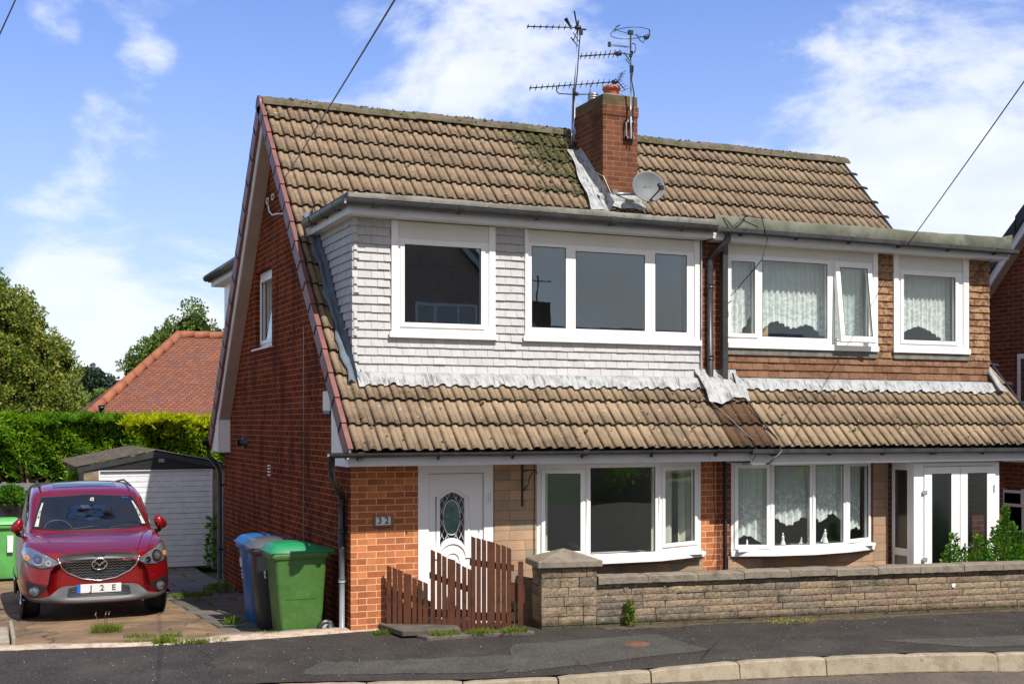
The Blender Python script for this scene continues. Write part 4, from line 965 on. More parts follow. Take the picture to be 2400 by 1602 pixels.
# front door --------------------------------------------------------
fd = lambda a, bb, c=0: fF(a, bb, c-.03)
b = MB()
for q in ((4.70, 4.83, -.3, 1.88), (5.52, 5.64, -.3, 1.88), (4.83, 5.52, 1.77, 1.88)): b.obox(fd, *q, -.03, .045)
door = b.build('front_door', 'upvc', LH, bevel=.004)
b = MB(); OV = []; gx0, gx1, gz0, gz1 = 4.975, 5.285, .86, 1.47
def arch_top(x):   # swept head of the door glass
    t = (x-(gx0+gx1)/2)/((gx1-gx0)/2); return gz1+.075*math.cos(math.pi*t/2)**1.3 if abs(t) < 1 else gz1
def arch_bot(x):
    t = (x-(gx0+gx1)/2)/((gx1-gx0)/2); return gz0+.17*math.sqrt(max(0, 1-(t*.98)**2))*.9
n = 16; X_ = [gx0+(gx1-gx0)*i/n for i in range(n+1)]
b.obox(fd, 4.838, gx0, -.28, 1.762, -.03, .02); b.obox(fd, gx1, 5.512, -.28, 1.762, -.03, .02)
for i in range(n):
    a, c = X_[i], X_[i+1]
    b.hexa([fd(a, -.28, -.03), fd(c, -.28, -.03), fd(c, arch_bot(c), -.03), fd(a, arch_bot(a), -.03), fd(a, -.28, .02), fd(c, -.28, .02), fd(c, arch_bot(c), .02), fd(a, arch_bot(a), .02)])
    b.hexa([fd(a, arch_top(a), -.03), fd(c, arch_top(c), -.03), fd(c, 1.762, -.03), fd(a, 1.762, -.03), fd(a, arch_top(a), .02), fd(c, arch_top(c), .02), fd(c, 1.762, .02), fd(a, 1.762, .02)])
leaf = b.build('door_leaf', 'upvc', door)
b = MB()     # raised mouldings
mold = [(4.925, .80), (4.925, 1.50), (4.97, 1.50)]+[(4.97+(5.29-4.97)*k/10, 1.50+.085*math.sin(math.pi*k/10)) for k in range(1, 10)]+[(5.29, 1.50), (5.335, 1.50), (5.335, .80)]
b.tube([fd(x, z_, .024) for x, z_ in mold], .009, 6)
b.tube([fd(5.13+.17*math.cos(a), .78+.17*math.sin(a), .026) for a in np.linspace(0, math.pi, 16)]+[fd(4.90, .78, .026)], .011, 6); b.tube([fd(5.13+.09*math.cos(a), .74+.10*math.sin(a), .026) for a in np.linspace(0, math.pi, 12)], .008, 6)
b.tube([fd(5.30, .78, .026), fd(5.37, .78, .026)], .011, 6); b.build('door_moulding', 'upvc', leaf)
b = MB(); b.obox(fd, gx0-.01, gx1+.01, gz0-.02, 1.56, -.02, -.012); b.build('door_glass', 'glass_obs', leaf)
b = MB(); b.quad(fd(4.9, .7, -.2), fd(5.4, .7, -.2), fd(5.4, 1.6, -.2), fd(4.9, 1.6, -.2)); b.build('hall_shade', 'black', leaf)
b = MB(); cxg = 5.13; b.tube([fd(cxg+.105*math.cos(a), 1.25+.205*math.sin(a), -.008) for a in np.linspace(0, 2*math.pi, 28)[:-1]], .0045, 5, closed=True)
for sgn in (-1, 1):
    for z0 in (.84, .98, 1.12, 1.26, 1.40):
        for (xa, za, xb, zb) in ((cxg+sgn*.155, z0, cxg+sgn*.02, z0+.28),):
            steps = 14; run = []
            for i in range(steps+1):
                x = xa+(xb-xa)*i/steps; zq = za+(zb-za)*i/steps
                if ((x-cxg)/.105)**2+((zq-1.25)/.205)**2 > 1 and arch_bot(x) < zq < arch_top(x): run.append(fd(x, zq, -.008))
                else:
                    if len(run) > 1: b.tube(run, .0028, 4)
                    run = []
            if len(run) > 1: b.tube(run, .0028, 4)
        xa, xb = cxg+sgn*.02, cxg+sgn*.155; run = []
        for i in range(15):
            x = xa+(xb-xa)*i/14; zq = z0+.28*i/14
            if ((x-cxg)/.105)**2+((zq-1.25)/.205)**2 > 1 and arch_bot(x) < zq < arch_top(x): run.append(fd(x, zq, -.008))
            elif len(run) > 1: b.tube(run, .0028, 4); run = []
            else: run = []
        if len(run) > 1: b.tube(run, .0028, 4)
b.build('leading', 'upvc', leaf)
b = MB(); b.add([fd(cxg, 1.25, -.0100)]+[fd(cxg+.103*math.cos(a), 1.25+.203*math.sin(a), -.0100) for a in np.linspace(0, 2*math.pi, 28)[:-1]], [(0, i+1, (i+1) % 27+1) for i in range(27)]); M['ovalglass'] = plain('green_oval_glass', (.10, .19, .17), .2, .3, 14, .1); b.build('oval_pane', 'ovalglass', leaf)
b = MB(); b.lathe([(.0, .03), (.02, .025), (.028, 0)], fd(5.13, .735, .02), 12, M4=Matrix.Rotation(math.pi/2, 4, 'X')); b.tube([fd(5.13+.03*math.cos(a), .70+.04*math.sin(a), .035) for a in np.linspace(0, 2*math.pi, 14)[:-1]], .006, 5, closed=True); b.build('door_knocker', 'metal', leaf)
b = MB(); b.obox(fd, 5.57, 5.605, 1.42, 1.53, .046, .06); ob = b.build('doorbell', 'upvc_cream', door); 

# porch ------------------------------------------------------------------
PYF = 13.10; fP = FX(PYF)
b = MB()
for q in ((11.555, 11.72, -.25, 1.82), (12.97, 13.06, -.25, 1.82), (11.72, 12.97, 1.77, 1.82)): b.obox(fP, *q, -.07, 0)
b.box(11.56, 13.05, PYF+.07, FY, 1.80, 1.84); b.box(11.555, 13.06, PYF, FY, -.3, -.25); porch = b.build('porch', 'upvc', RH, bevel=.004)
for x0, x1 in ((11.72, 12.335), (12.345, 12.97)):
    window(porch, fP, x0, x1, -.2, 1.765, [(x0+.13, x1-.15, .05, 1.67, 'f')], c=.02, gl='glass_obs', name='porch_door')
fs = lambda a, bb, c=0: (11.555-c, a, bb)
window(porch, fs, 13.17, 13.54, -.2, 1.80, [(13.235, 13.475, .66, 1.72, 'f')], c=0.0, gl='glass_obs', name='porch_side')
b = MB(); b.quad((11.553, 13.235, -.05), (11.553, 13.475, -.05), (11.553, 13.475, .56), (11.553, 13.235, .56)); b.build('lower_pane', 'glass_obs', porch)
for x in (12.235, 12.42):
    b = MB(); b.obox(fP, x-.012, x+.012, .46, .72, .025, .035); h_ = b.build('door_handle', 'grey', porch)
    b = MB(); b.tube([fP(x, .66, .03), fP(x, .66, .07), fP(x+(-.13 if x < 12.3 else .13), .67, .07)], .011, 6); b.build('lever', 'grey', h_)
for z_ in (1.42, .52): b = MB(); b.obox(fP, 11.68, 11.76, z_-.02, z_+.03, .021, .03); b.build('hinge', 'grey', porch)
b = MB(); b.obox(fP, 12.93, 12.95, 1.40, 1.50, .021, .03); b.build('catch', 'grey', porch)

# chimney ------------------------------------------------------------------
CX0, CX1, CY0, CY1, CZ = 8.485, 9.065, 16.2, 17.12, 7.20
b = MB(); b.box(CX0, CX1, CY0, CY1, 5.2, CZ-.30); b.box(CX0-.012, CX1+.012, CY0-.012, CY1+.012, CZ-.30, CZ-.15); ch = b.build('chimney', 'brick_chim', LH)
b = MB(); b.box(CX0+.003, CX1-.003, CY0+.003, CY1-.003, CZ-.15, CZ+.0); M['brick_top'] = brick('lichened_brick', (.20, .14, .08), (.15, .11, .06), (.12, .10, .07), damt=.7, dark=(.05, .045, .025)); b.build('chimney_top', 'brick_top', ch)
b = MB(); b.hexa([(CX0+.01, CY0+.01, CZ), (CX1-.01, CY0+.01, CZ), (CX1-.01, CY1-.01, CZ), (CX0+.01, CY1-.01, CZ), (CX0+.12, CY0+.12, CZ+.05), (CX1-.12, CY0+.12, CZ+.05), (CX1-.12, CY1-.12, CZ+.05), (CX0+.12, CY1-.12, CZ+.05)]); b.build('flaunching', 'felt', ch)
b = MB(); b.lathe([(.115, 0), (.115, .10), (.135, .105), (.14, .13), (.135, .155), (.11, .16), (.10, .05), (0, .05)], (8.76, 16.45, CZ+.03), 24); b.build('chimney_pot', 'terra', ch)
b = MB(); b.lathe([(.085, 0), (.085, .04), (.06, .045), (.085, .05), (.085, .075), (.06, .08), (.085, .085), (.085, .11), (.06, .115), (.085, .12), (.08, .15), (0, .155)], (8.66, 16.85, CZ+.02), 18); b.build('chimney_cowl', 'metal', ch)
# lead round the stack
b = MB(); n = 14; vs = []
for i in range(n+1):
    s = (16.02-EY)/uy+(1.02/uy)*i/n; t = i/n; w = .30*(1-t*.35)
    for k, (x, nn) in enumerate(((CX0-w+.02*math.sin(s*8), .095), (CX0-w*.5, .10+.01*math.sin(s*6)), (CX0-.04, .085), (CX0-.006, .11), (CX0-.006, .26-.10*t))): vs.append(slope(x, s, nn))
b.add(vs, [(i*5+k, (i+1)*5+k, (i+1)*5+k+1, i*5+k+1) for i in range(n) for k in range(4)], 0, True)
vs = []; s0 = (CY0-EY)/uy
for i in range(13):
    x = CX0-.10+.74*i/12
    for (s, nn, ) in ((s0-.16, .09+.012*math.sin(x*20)), (s0-.06, .095), (s0-.005, .10), (s0-.0, .14)): vs.append(slope(x, s+.01*math.sin(x*9), nn))
    vs.append((x, CY0-.008, slope(0, s0, 0)[2]+.17))
b.add(vs, [(i*5+k, (i+1)*5+k, (i+1)*5+k+1, i*5+k+1) for i in range(12) for k in range(4)], 0, True)
b.build('chimney_flashing', 'lead', ch)
# ================================================================ things fixed to the houses
def tag(o, label, cat, group=None): return props(o, label, cat, group)
# satellite dish
d = thing('satellite_dish', (8.92, 15.86, 5.60), 'grey oval satellite dish fixed to the front of the chimney', 'satellite dish')
face = Vector((-.22, -1, .22)).normalized(); Rm = face.to_track_quat('Z', 'Y').to_matrix().to_4x4()
C = Vector((8.99, 15.74, 5.79)); b = MB(); prof = [(0, -.045), (.06, -.042), (.12, -.033), (.18, -.018), (.225, -.002), (.245, .006), (.25, 0), (.24, -.008), (.18, -.03), (0, -.055)]
vs = []
for r, z_ in prof:
    for k in range(32):
        a = 2*math.pi*k/32; vs.append(C+Rm.to_3x3() @ Vector((r*.99*math.cos(a), r*.96*math.sin(a), z_)))
b.add(vs, [(i*32+k, i*32+(k+1) % 32, (i+1)*32+(k+1) % 32, (i+1)*32+k) for i in range(len(prof)-1) for k in range(32)], 0, True)
M['dishm'] = plain('grey_dish_metal', (.125, .135, .145), .6, .12, 6, .05, dirt=(.12, .10, .075), dirtamt=.5)
b.build('dish', 'dishm', d)
b = MB(); lo = C+Rm.to_3x3() @ Vector((.0, -.24, 0)); foc = C+Vector((.07, -.25, -.06)); b.tube([C+Vector((-.02, -.0, -.24)), foc], .011, 6); b.box(foc.x-.025, foc.x+.025, foc.y-.03, foc.y+.04, foc.z-.03, foc.z+.03); b.tube([foc, foc+Vector((-.02, .04, .06))], .03, 10); b.build('receiver_arm', 'black', d)
b = MB(); b.tube([C+Vector((0, .05, 0)), (8.86, 16.02, 5.72), (8.70, 16.16, 5.73)], .022, 8); b.box(8.63, 8.72, 16.17, 16.198, 5.66, 5.80); b.build('wall_bracket', 'metal', d)
for k in range(2):
    b = MB(); p = C+Rm.to_3x3() @ Vector((-.05+.09*k, .02, -.03)); b.tube([p, p+face*.01], .006, 6); b.build('bolt', 'black', d)

def yagi(par, p, q, n, el=.16, loop=False, reflect=True, tiltel=None, name='aerial_boom'):
    b = MB(); p, q = Vector(p), Vector(q); d_ = (q-p).normalized(); side = d_.cross(Vector((0, 0, 1))).normalized(); up_ = side.cross(d_)
    ev = (side*.8+up_*.6).normalized() if tiltel is None else Vector(tiltel).normalized()
    b.tube([p, q], .009, 6)
    for i in range(n):
        c = p+(q-p)*(i/(n-.3)); L_ = el*(.75+.25*i/n)
        b.tube([c-ev*L_*.5, c+ev*L_*.5], .0055, 5); b.tube([c-d_*.012, c+d_*.012], .014, 6)
    b.tube([q-d_*.10, q-d_*.02], .034, 8)
    o = b.build(name, 'black', par)
    if reflect:
        b = MB()
        for s_ in (-1, 1):
            f = q+d_*.10+up_*.13*s_; b.tube([q, f], .008, 5)
            for k in range(4): c = q+(f-q)*(k/3.2+.1); b.tube([c-side*.12, c+side*.12], .005, 4)
        b.build('reflector', 'black', par)
    return o
def cable(name, pts, par, r=.008, m='black'):
    b = MB(); b.tube(pts, r, 6); return b.build(name, m, par)
ml = thing('television_aerial', (8.46, 17.06, 6.5), 'left aerial mast clamped to the chimney side carrying two long rod aerials', 'aerial')
b = MB(); b.tube([(8.455, 17.1, 6.45), (8.46, 17.1, 7.5), (8.54, 17.12, 8.55)], .014, 8); b.tube([(8.41, 17.1, 6.5), (8.44, 17.1, 7.5)], .010, 6); b.build('mast', 'metal', ml)
yagi(ml, (7.72, 17.1, 7.42), (9.22, 17.1, 7.68), 16, .15)
b = MB(); b.tube([(8.16, 17.1, 7.50), (8.16, 17.1, 7.42), (8.20, 17.1, 7.385), (8.47, 17.1, 7.40), (8.70, 17.1, 7.43), (8.735, 17.1, 7.47), (8.735, 17.1, 7.58)], .009, 6); b.tube([(8.45, 17.06, 7.40), (8.50, 17.06, 7.40)], .03, 8); b.build('cradle', 'black', ml)
yagi(ml, (7.68, 17.1, 8.345), (8.58, 17.1, 8.44), 9, .10, reflect=False)
b = MB(); b.tube([(8.46, 17.1, 8.68), (8.52, 17.1, 8.40), (8.44, 17.1, 8.22)], .012, 6); b.tube([(8.40, 17.1, 8.27), (8.52, 17.1, 8.15)], .009, 6); b.tube([(8.30, 17.08, 8.54), (8.42, 17.1, 8.40)], [.03, .012], 8); b.tube([(8.48, 17.1, 8.42), (8.66, 17.1, 8.42)], .014, 6); b.box(8.55, 8.60, 17.08, 17.12, 8.33, 8.41); b.tube([(8.44, 17.1, 8.35), (8.54, 17.1, 8.22)], .007, 5); b.build('dipole', 'black', ml)
cable('aerial_cable', [(8.56, 17.09, 8.38), (8.53, 17.08, 8.1), (8.50, 17.08, 7.7), (8.46, 17.08, 7.4), (8.40, 17.05, 6.9), (8.40, 17.0, 6.5), (8.47, 16.9, 6.38)], ml, .009)
b = MB(); b.box(8.40, 8.485, 17.05, 17.10, 6.50, 6.56); b.box(8.40, 8.485, 17.05, 17.10, 6.66, 6.70); b.build('mast_clamp', 'metal', ml)
mr = thing('television_aerial', (8.9, 16.12, 6.6), 'right aerial mast on the chimney front topped by a round halo aerial', 'aerial')
b = MB(); b.tube([(8.90, 16.10, 6.55), (8.895, 16.10, 7.3), (8.87, 16.06, 8.12)], .013, 8); b.build('mast', 'metal', mr)
b = MB(); b.tube([(8.86+.29*math.cos(a), 16.05+.29*math.sin(a), 8.09+.012*math.cos(a)) for a in np.linspace(0, 2*math.pi, 30)[:-1]], .0055, 5, closed=True)
b.tube([(8.57, 16.05, 8.11), (8.87, 16.06, 8.08), (9.15, 16.05, 8.05)], .005, 5); b.box(8.83, 8.90, 16.03, 16.08, 8.07, 8.13); b.tube([(9.06, 15.98, 8.03), (9.12, 15.98, 8.05)], .03, 8); b.tube([(8.56, 15.98, 8.04), (8.57, 15.95, 8.11), (8.63, 15.95, 8.15)], .009, 5); b.tube([(8.93, 16.0, 8.07), (8.98, 15.98, 7.98), (9.04, 15.98, 7.95), (9.07, 15.98, 8.02)], .007, 5); b.tube([(9.09, 15.98, 8.0), (9.15, 15.98, 8.07), (9.14, 15.98, 8.16)], .009, 5); b.build('halo_aerial', 'black', mr)
yagi(mr, (8.05, 16.05, 7.655), (8.72, 16.05, 7.775), 9, .15, reflect=False)
b = MB(); b.tube([(8.76, 16.05, 7.79), (8.88, 16.07, 7.66)], .009, 5); b.tube([(8.78, 16.05, 7.70), (8.87, 16.06, 7.62)], .007, 5); b.tube([(8.72, 16.05, 7.775), (8.90, 16.07, 7.78)], .008, 5); b.tube([(8.86, 16.05, 7.74), (8.89, 16.05, 7.82)], .026, 8); b.box(8.87, 8.91, 16.04, 16.09, 7.52, 7.62); b.build('dipole', 'black', mr)
b = MB(); b.box(8.49, 8.53, 16.03, 16.06, 7.845, 7.915); b.tube([(8.52, 16.05, 7.88), (8.88, 16.05, 7.885)], .0045, 4); b.tube([(8.52, 16.05, 7.86), (8.80, 16.05, 7.875)], .0035, 4)
for k in range(5): b.tube([(8.60+k*.05, 16.02, 7.85), (8.60+k*.05, 16.08, 7.91)], .0035, 4)
b.tube([(8.84, 16.03, 7.90), (8.86, 16.03, 7.93), (8.93, 16.03, 7.93), (8.94, 16.03, 7.86), (8.92, 16.03, 7.80)], .009, 5); b.build('small_aerial', 'black', mr)
cable('aerial_cable', [(8.90, 16.04, 7.6), (8.88, 16.05, 7.4), (8.93, 16.06, 7.2), (8.90, 16.05, 6.95), (8.945, 16.1, 6.8), (8.94, 16.12, 6.5)], mr, .010)
b = MB(); b.box(8.83, 8.985, 16.13, 16.198, 6.56, 6.59); b.box(8.83, 8.985, 16.13, 16.198, 6.80, 6.83); b.box(8.83, 8.85, 16.13, 16.16, 6.56, 6.83); b.build('mast_clamp', 'metal', mr)
o = cable('aerial_cable', [(8.46, 16.95, 6.40), (8.465, 16.7, 6.25), (8.47, 16.45, 6.10), (8.49, 16.19, 5.98), (8.60, 16.185, 5.75), (8.74, 16.18, 5.58)], None, .007, 'curtain'); tag(o, 'thin pale cable looping down across the chimney brickwork', 'cable')
o = cable('roof_cable', [slope(8.52, .73, .06), slope(8.66, .5, .06), slope(8.78, .22, .06), slope(8.88, .06, .05), (8.87, 12.84, 2.0), (8.865, 12.93, 1.89)], None, .008, 'felt'); tag(o, 'pale cable crossing the lower roof tiles beside the party line', 'cable')
o = cable('roof_cable', [(8.98, 13.55, 3.0), slope(9.02, .92, .06), slope(9.10, .70, .06), slope(9.14, .40, .06), slope(9.22, .10, .06), (9.22, 12.82, 2.0), (9.10, 12.92, 1.85), (8.9, 13.2, 1.84)], None, .011); tag(o, 'black cable running down the stained tiles into the gutter', 'cable')
o = cable('loose_cable', [(9.02, 13.40, 5.02), (9.30, 13.36, 4.99), (9.36, 13.32, 4.72), (9.30, 13.36, 4.45), (9.13, 13.5, 4.20), (8.99, 13.6, 4.0)], None, .007); tag(o, 'loose black cable hanging across the lace-curtained upper window', 'cable')
o = cable('loose_cable', [(8.72, 13.5, 5.0), (8.78, 13.42, 4.97), (8.88, 13.40, 4.86), (9.0, 13.38, 4.95), (9.10, 13.40, 5.02)], None, .009); tag(o, 'knot of dark cable on the felt edge above the drainpipes', 'cable')
o = cable('wall_cable', [(8.70, 13.555, 1.88), (8.705, 13.555, 1.3), (8.73, 13.55, 1.1), (8.70, 13.55, .6)], None, .005); tag(o, 'thin cable down the brick strip between the bow windows', 'cable')
b = MB(); b.box(8.855, 8.885, 13.53, 13.568, -.3, 1.88); tag(b.build('drainpipe', 'black'), 'dark square pipe on the brick strip between the bow windows', 'pipe')
o = cable('wall_cable', [(6.165, 13.53, 1.88), (6.16, 13.53, 1.2), (6.165, 13.53, .5)], None, .005); tag(o, 'thin dark cable beside the left bow window frame', 'cable')
# overhead lines
def overhead(a, bpt, label, r=.008):
    a, bpt = Vector(a), Vector(bpt); n = 30; pts = [a.lerp(bpt, i/n) for i in range(n+1)]
    for i, p in enumerate(pts): p.z -= .012*4*(i/n)*(1-i/n)
    tag(cable('overhead_line', pts, None, r), label, 'cable')
overhead((3.66, 15.80, 5.50), (2.101, 6.174, 4.717), 'overhead line rising from the left verge to the top of the sky', .007)
overhead((11.69, 13.36, 4.80), (8.35, 7.35, 5.95), 'overhead line rising from the right dormer gutter to the right edge', .007)
overhead((.13, 15.204, 6.442), (.536, 15.028, 7.402), 'short piece of overhead line in the top left corner', .008)

# door number
t_ = thing('house_number_plate', (4.28, FY, 1.24), 'small bronze-framed tile reading 32 on the brick beside the front door', 'sign')
b = MB()
for q in ((4.165, 4.395, 1.175, 1.195), (4.165, 4.395, 1.29, 1.31), (4.165, 4.19, 1.195, 1.29), (4.37, 4.395, 1.195, 1.29)): b.obox(fF, *q, .001, .02)
b.tube([fF(4.17, 1.17, .01), fF(4.21, 1.155, .01), fF(4.25, 1.165, .01), fF(4.28, 1.15, .01), (4.31, FY-.01, 1.165), fF(4.35, 1.155, .01), fF(4.39, 1.17, .01)], .005, 5); M['bronze'] = plain('bronze', (.22, .16, .09), .45, .3, 60, .6, metal=.6); b.build('plate_frame', 'bronze', t_)
b = MB(); b.obox(fF, 4.19, 4.37, 1.195, 1.29, .002, .012); b.build('tile', 'china', t_); M['navy'] = plain('navy_glaze', (.03, .02, .10), .3, .1, 20, 0)
text_obj('3 2', .105, face_street(4.28, FY-.0125, 1.243), 'digits', 'navy', t_, .0015)
# hanging basket bracket
t_ = thing('basket_bracket', (6.01, FY-.022, 1.6), 'black wrought iron basket bracket on the stone beside the door', 'bracket')
fb = lambda a, bb, c=0: (a, FY-.022-c, bb); b = MB(); b.obox(fb, 5.995, 6.02, 1.36, 1.87, .001, .014); b.build('back_bar', 'black', t_)
b = MB(); b.tube([fb(6.02, 1.78, .01), fb(6.05, 1.80, .12), fb(6.07, 1.80, .26), fb(6.07, 1.76, .29)], .008, 6); b.tube([fb(6.01, 1.55, .01), fb(6.04, 1.62, .10), fb(6.05, 1.72, .13), fb(6.07, 1.78, .2)], .007, 6); b.tube([fb(6.01, 1.55, .02), fb(6.05, 1.57, .09), fb(6.04, 1.60, .06)], .006, 6); b.build('scroll_arm', 'black', t_)

# things behind the glass
def fig(x, y, z, h, label, kind=0):
    b = MB(); b.lathe([(.0, 0), (h*.24, .0), (h*.21, h*.15), (h*.12, h*.42), (h*.075, h*.56), (h*.11, h*.68), (h*.09, h*.76), (h*.035, h*.80), (h*.07, h*.87), (h*.065, h*.94), (0, h)], (x, y, z), 12)
    if kind: b.tube([(x-h*.1, y, z+h*.7), (x-h*.22, y-.01, z+h*.45), (x-h*.3, y, z+h*.25)], h*.035, 6)
    tag(b.build('figurine', 'china'), label, 'figurine', 'china ornaments on the window sill')
fig(9.70, 13.46, .735, .19, 'white china lady standing alone in the second pane of the lace-hung bow window'); fig(10.36, 13.44, .735, .22, 'taller white china lady in the third pane of the lace-hung bow window', 1)
fig(9.17, 13.50, .735, .12, 'small china ornament low in the first pane of the lace-hung bow window'); fig(9.98, 13.44, .735, .13, 'small china ornament at the right of the second pane', 1); fig(10.16, 13.44, .735, .07, 'tiniest china ornament at the left of the third pane')
b = MB(); b.box(9.56, 9.80, 13.93, 14.1, 3.42, 3.66); tag(b.build('cardboard_box', 'card', bevel=.004), 'brown cardboard box inside the lace-curtained upper window', 'box')
b = MB(); b.lathe([(.11, 0), (.08, .17), (.078, .17), (.107, 0)], (6.62, 14.6, 4.05), 20); b.tube([(6.62, 14.6, 4.2), (6.62, 14.6, 4.6)], .006, 5); tag(b.build('lamp_shade', 'curtain'), 'pale lampshade hanging inside the wide upper left window', 'lamp shade')
def ornament_plant(x, y, z): pass

# ================================================================ front boundary
WD = (6.29, -1.0); fW = frame((5.945, 12.86, 0), (WD[0], WD[1], 0))      # along the wall, out towards the pavement
def stones(b, fr, a0, a1, b0, b1, depth, ch=.0845, lmin=.26, lmax=.62, side=False):
    z = b0; r = 0
    while z < b1-.01:
        zt = min(z+ch+rng.normal()*.002, b1); zt = b1 if b1-zt < .03 else zt; a = a0
        while a < a1-.01:
            e = min(a+random.uniform(lmin, lmax), a1); e = a1 if a1-e < .12 else e; g = .0035; o_ = rng.normal()*.004; n = 4; vs = []
            # rough split face: a small grid pushed in and out
            nx_ = max(2, int((e-a)/.05))
            for i in range(nx_+1):
                for j in range(4):
                    u = a+g+(e-a-2*g)*i/nx_; v = z+g+(zt-z-2*g)*j/3; edge = i in (0, nx_) or j in (0, 3)
                    vs.append(fr(u, v, o_+(rng.normal()*.0018 if not edge else -.005+rng.normal()*.0008)))
            m = 4; fs = [(i*m+j, (i+1)*m+j, (i+1)*m+j+1, i*m+j+1) for i in range(nx_) for j in range(3)]
            ring = [i*m for i in range(nx_+1)]+[nx_*m+j for j in (1, 2, 3)]+[i*m+3 for i in range(nx_-1, -1, -1)]+[j for j in (2, 1)]
            base = len(vs); 
            for k in ring:
                i, j = divmod(k, m); vs.append(fr(a+g+(e-a-2*g)*i/nx_, z+g+(zt-z-2*g)*j/3, o_-depth))
            L = len(ring); fs += [(ring[k], ring[(k+1) % L], base+(k+1) % L, base+k) for k in range(L)]
            b.add(vs, fs, 0, False); a = e
        z = zt; r += 1
gw = thing('garden_wall', (6.2, 12.8, 0), 'low weathered stone wall with flat copings along the pavement', 'wall')
b = MB(); stones(b, fW, .66, 14, -.05, .50, .06); b.build('stonework', 'stone', gw)
b = MB(); b.obox(fW, .66, 14, -.2, .49, -.20, -.03); M['mortar'] = plain('wall_mortar', (.075, .06, .045), .95, .3, 9, .5); b.build('core', 'mortar', gw)
b = MB(); a = .67
while a < 14:
    e = a+random.uniform(.56, .64); zj = rng.normal()*.004; g = .004; n = 8; vs = []
    for i in range(n+1):
        u = a+g+(e-a-2*g)*i/n
        for (c, z_) in ((-.24, .50), (-.24, .585), (-.10, .597), (.035, .590), (.048, .578), (.05, .505), (-.24, .50)): vs.append(fW(u, z_+zj+rng.normal()*.0018+(.004 if i in (0, n) else 0)*-1, c+rng.normal()*.0025))
    b.add(vs, [(i*7+k, (i+1)*7+k, (i+1)*7+k+1, i*7+k+1) for i in range(n) for k in range(6)]+[tuple(range(6)), tuple(n*7+k for k in range(5, -1, -1))], 0, False); a = e
b.build('coping', 'cap', gw)
for k, (u, v) in enumerate(((5.35, .33), (1.02, .43), (1.5, .45))):   # lichen spots
    b = MB(); c = fW(u, v, .008); rr = (.028, .03, .018)[k]; b.add([c]+[fW(u+rr*math.cos(a)*(1+.15*math.sin(3*a)), v+rr*math.sin(a), .007) for a in np.linspace(0, 2*math.pi, 13)[:-1]], [(0, i+1, (i+1) % 12+1) for i in range(12)]); b.build('lichen_spot', 'ink' if k == 0 else 'cap', gw)
gp = thing('gate_pillar', (6.3, 12.9, 0), 'squat stone gate pillar with a pyramid cap at the end of the wall', 'pillar')
b = MB(); stones(b, fW, 0, .665, -.08, .70, .05, .112, .2, .34); fL = lambda a_, bb, c=0: fW(-.0-c, bb, -a_); stones(b, fL, 0.0, .42, -.08, .70, .05, .112, .12, .22); fR = lambda a_, bb, c=0: fW(.665+c, bb, -a_); stones(b, fR, 0, .42, .5, .70, .05, .112, .2, .24); b.build('stonework', 'stone', gp)
b = MB(); b.obox(fW, .03, .64, -.2, .69, -.42, -.03); b.build('core', 'mortar', gp)
b = MB(); e = .055; zc = .70
P = [fW(-e, zc, e), fW(.665+e, zc, e), fW(.665+e, zc, -.45-e), fW(-e, zc, -.45-e)]; Q = [fW(-e, zc+.075, e), fW(.665+e, zc+.075, e), fW(.665+e, zc+.075, -.45-e), fW(-e, zc+.075, -.45-e)]
b.add(P+Q+[fW(.3325, zc+.20, -.225)], [(0, 1, 5, 4), (1, 2, 6, 5), (2, 3, 7, 6), (3, 0, 4, 7), (4, 5, 8), (5, 6, 8), (6, 7, 8), (7, 4, 8), (3, 2, 1, 0)]); b.build('pyramid_cap', 'cap', gp, bevel=.008)
# stepped picket fence
fe = thing('picket_fence', (5.0, 13.1, 0), 'red-brown stained picket fence stepping up in three sections beside the gate pillar', 'fence')
A_, B_ = Vector((4.30, 13.47, 0)), Vector((5.58, 12.79, 0)); fFe = frame(A_, B_-A_); LF = (B_-A_).length
secs = [(0.0, .49, .75, .53, .16), (.50, .95, .93, .70, .15), (.96, 1.44, 1.08, .95, .12)]
for a0, a1, h0, h1, zb in secs:
    a = a0; k = 0
    while a < a1-.03:
        w = .048 if k % 4 != 3 else .085; t = (a-a0)/(a1-a0); top = h0+(h1-h0)*t+rng.normal()*.004; b = MB()
        b.hexa([fFe(a, zb-.14, .0), fFe(a+w, zb-.14, 0), fFe(a+w, zb-.14, .036), fFe(a, zb-.14, .036), fFe(a, top, 0), fFe(a+w, top-.022, 0), fFe(a+w, top-.022, .036), fFe(a, top, .036)])
        b.build('picket', 'wood', fe); a += w+.011+abs(rng.normal())*.004; k += 1
    b = MB(); b.obox(fFe, a0, a1, zb+.01, zb+.10, -.035, -.001); b.build('rail', 'wood', fe)
    b = MB(); b.hexa([fFe(a0-.02, h0-.33, -.035), fFe(a1, h1-.26, -.035), fFe(a1, h1-.26, -.001), fFe(a0-.02, h0-.33, -.001), fFe(a0-.02, h0-.26, -.035), fFe(a1, h1-.19, -.035), fFe(a1, h1-.19, -.001), fFe(a0-.02, h0-.26, -.001)]); b.build('rail', 'wood', fe)
b = MB(); b.obox(fFe, 1.49, 1.545, -.2, .80, -.03, .04); b.build('post', 'wood', fe)
b = MB(); b.hexa([fFe(1.40, .35, -.03), fFe(1.56, .33, -.03), fFe(1.56, .33, -.01), fFe(1.40, .35, -.01), fFe(1.40, .57, -.03), fFe(1.56, .53, -.03), fFe(1.56, .53, -.01), fFe(1.40, .57, -.01)]); b.build('board', 'wood', fe)
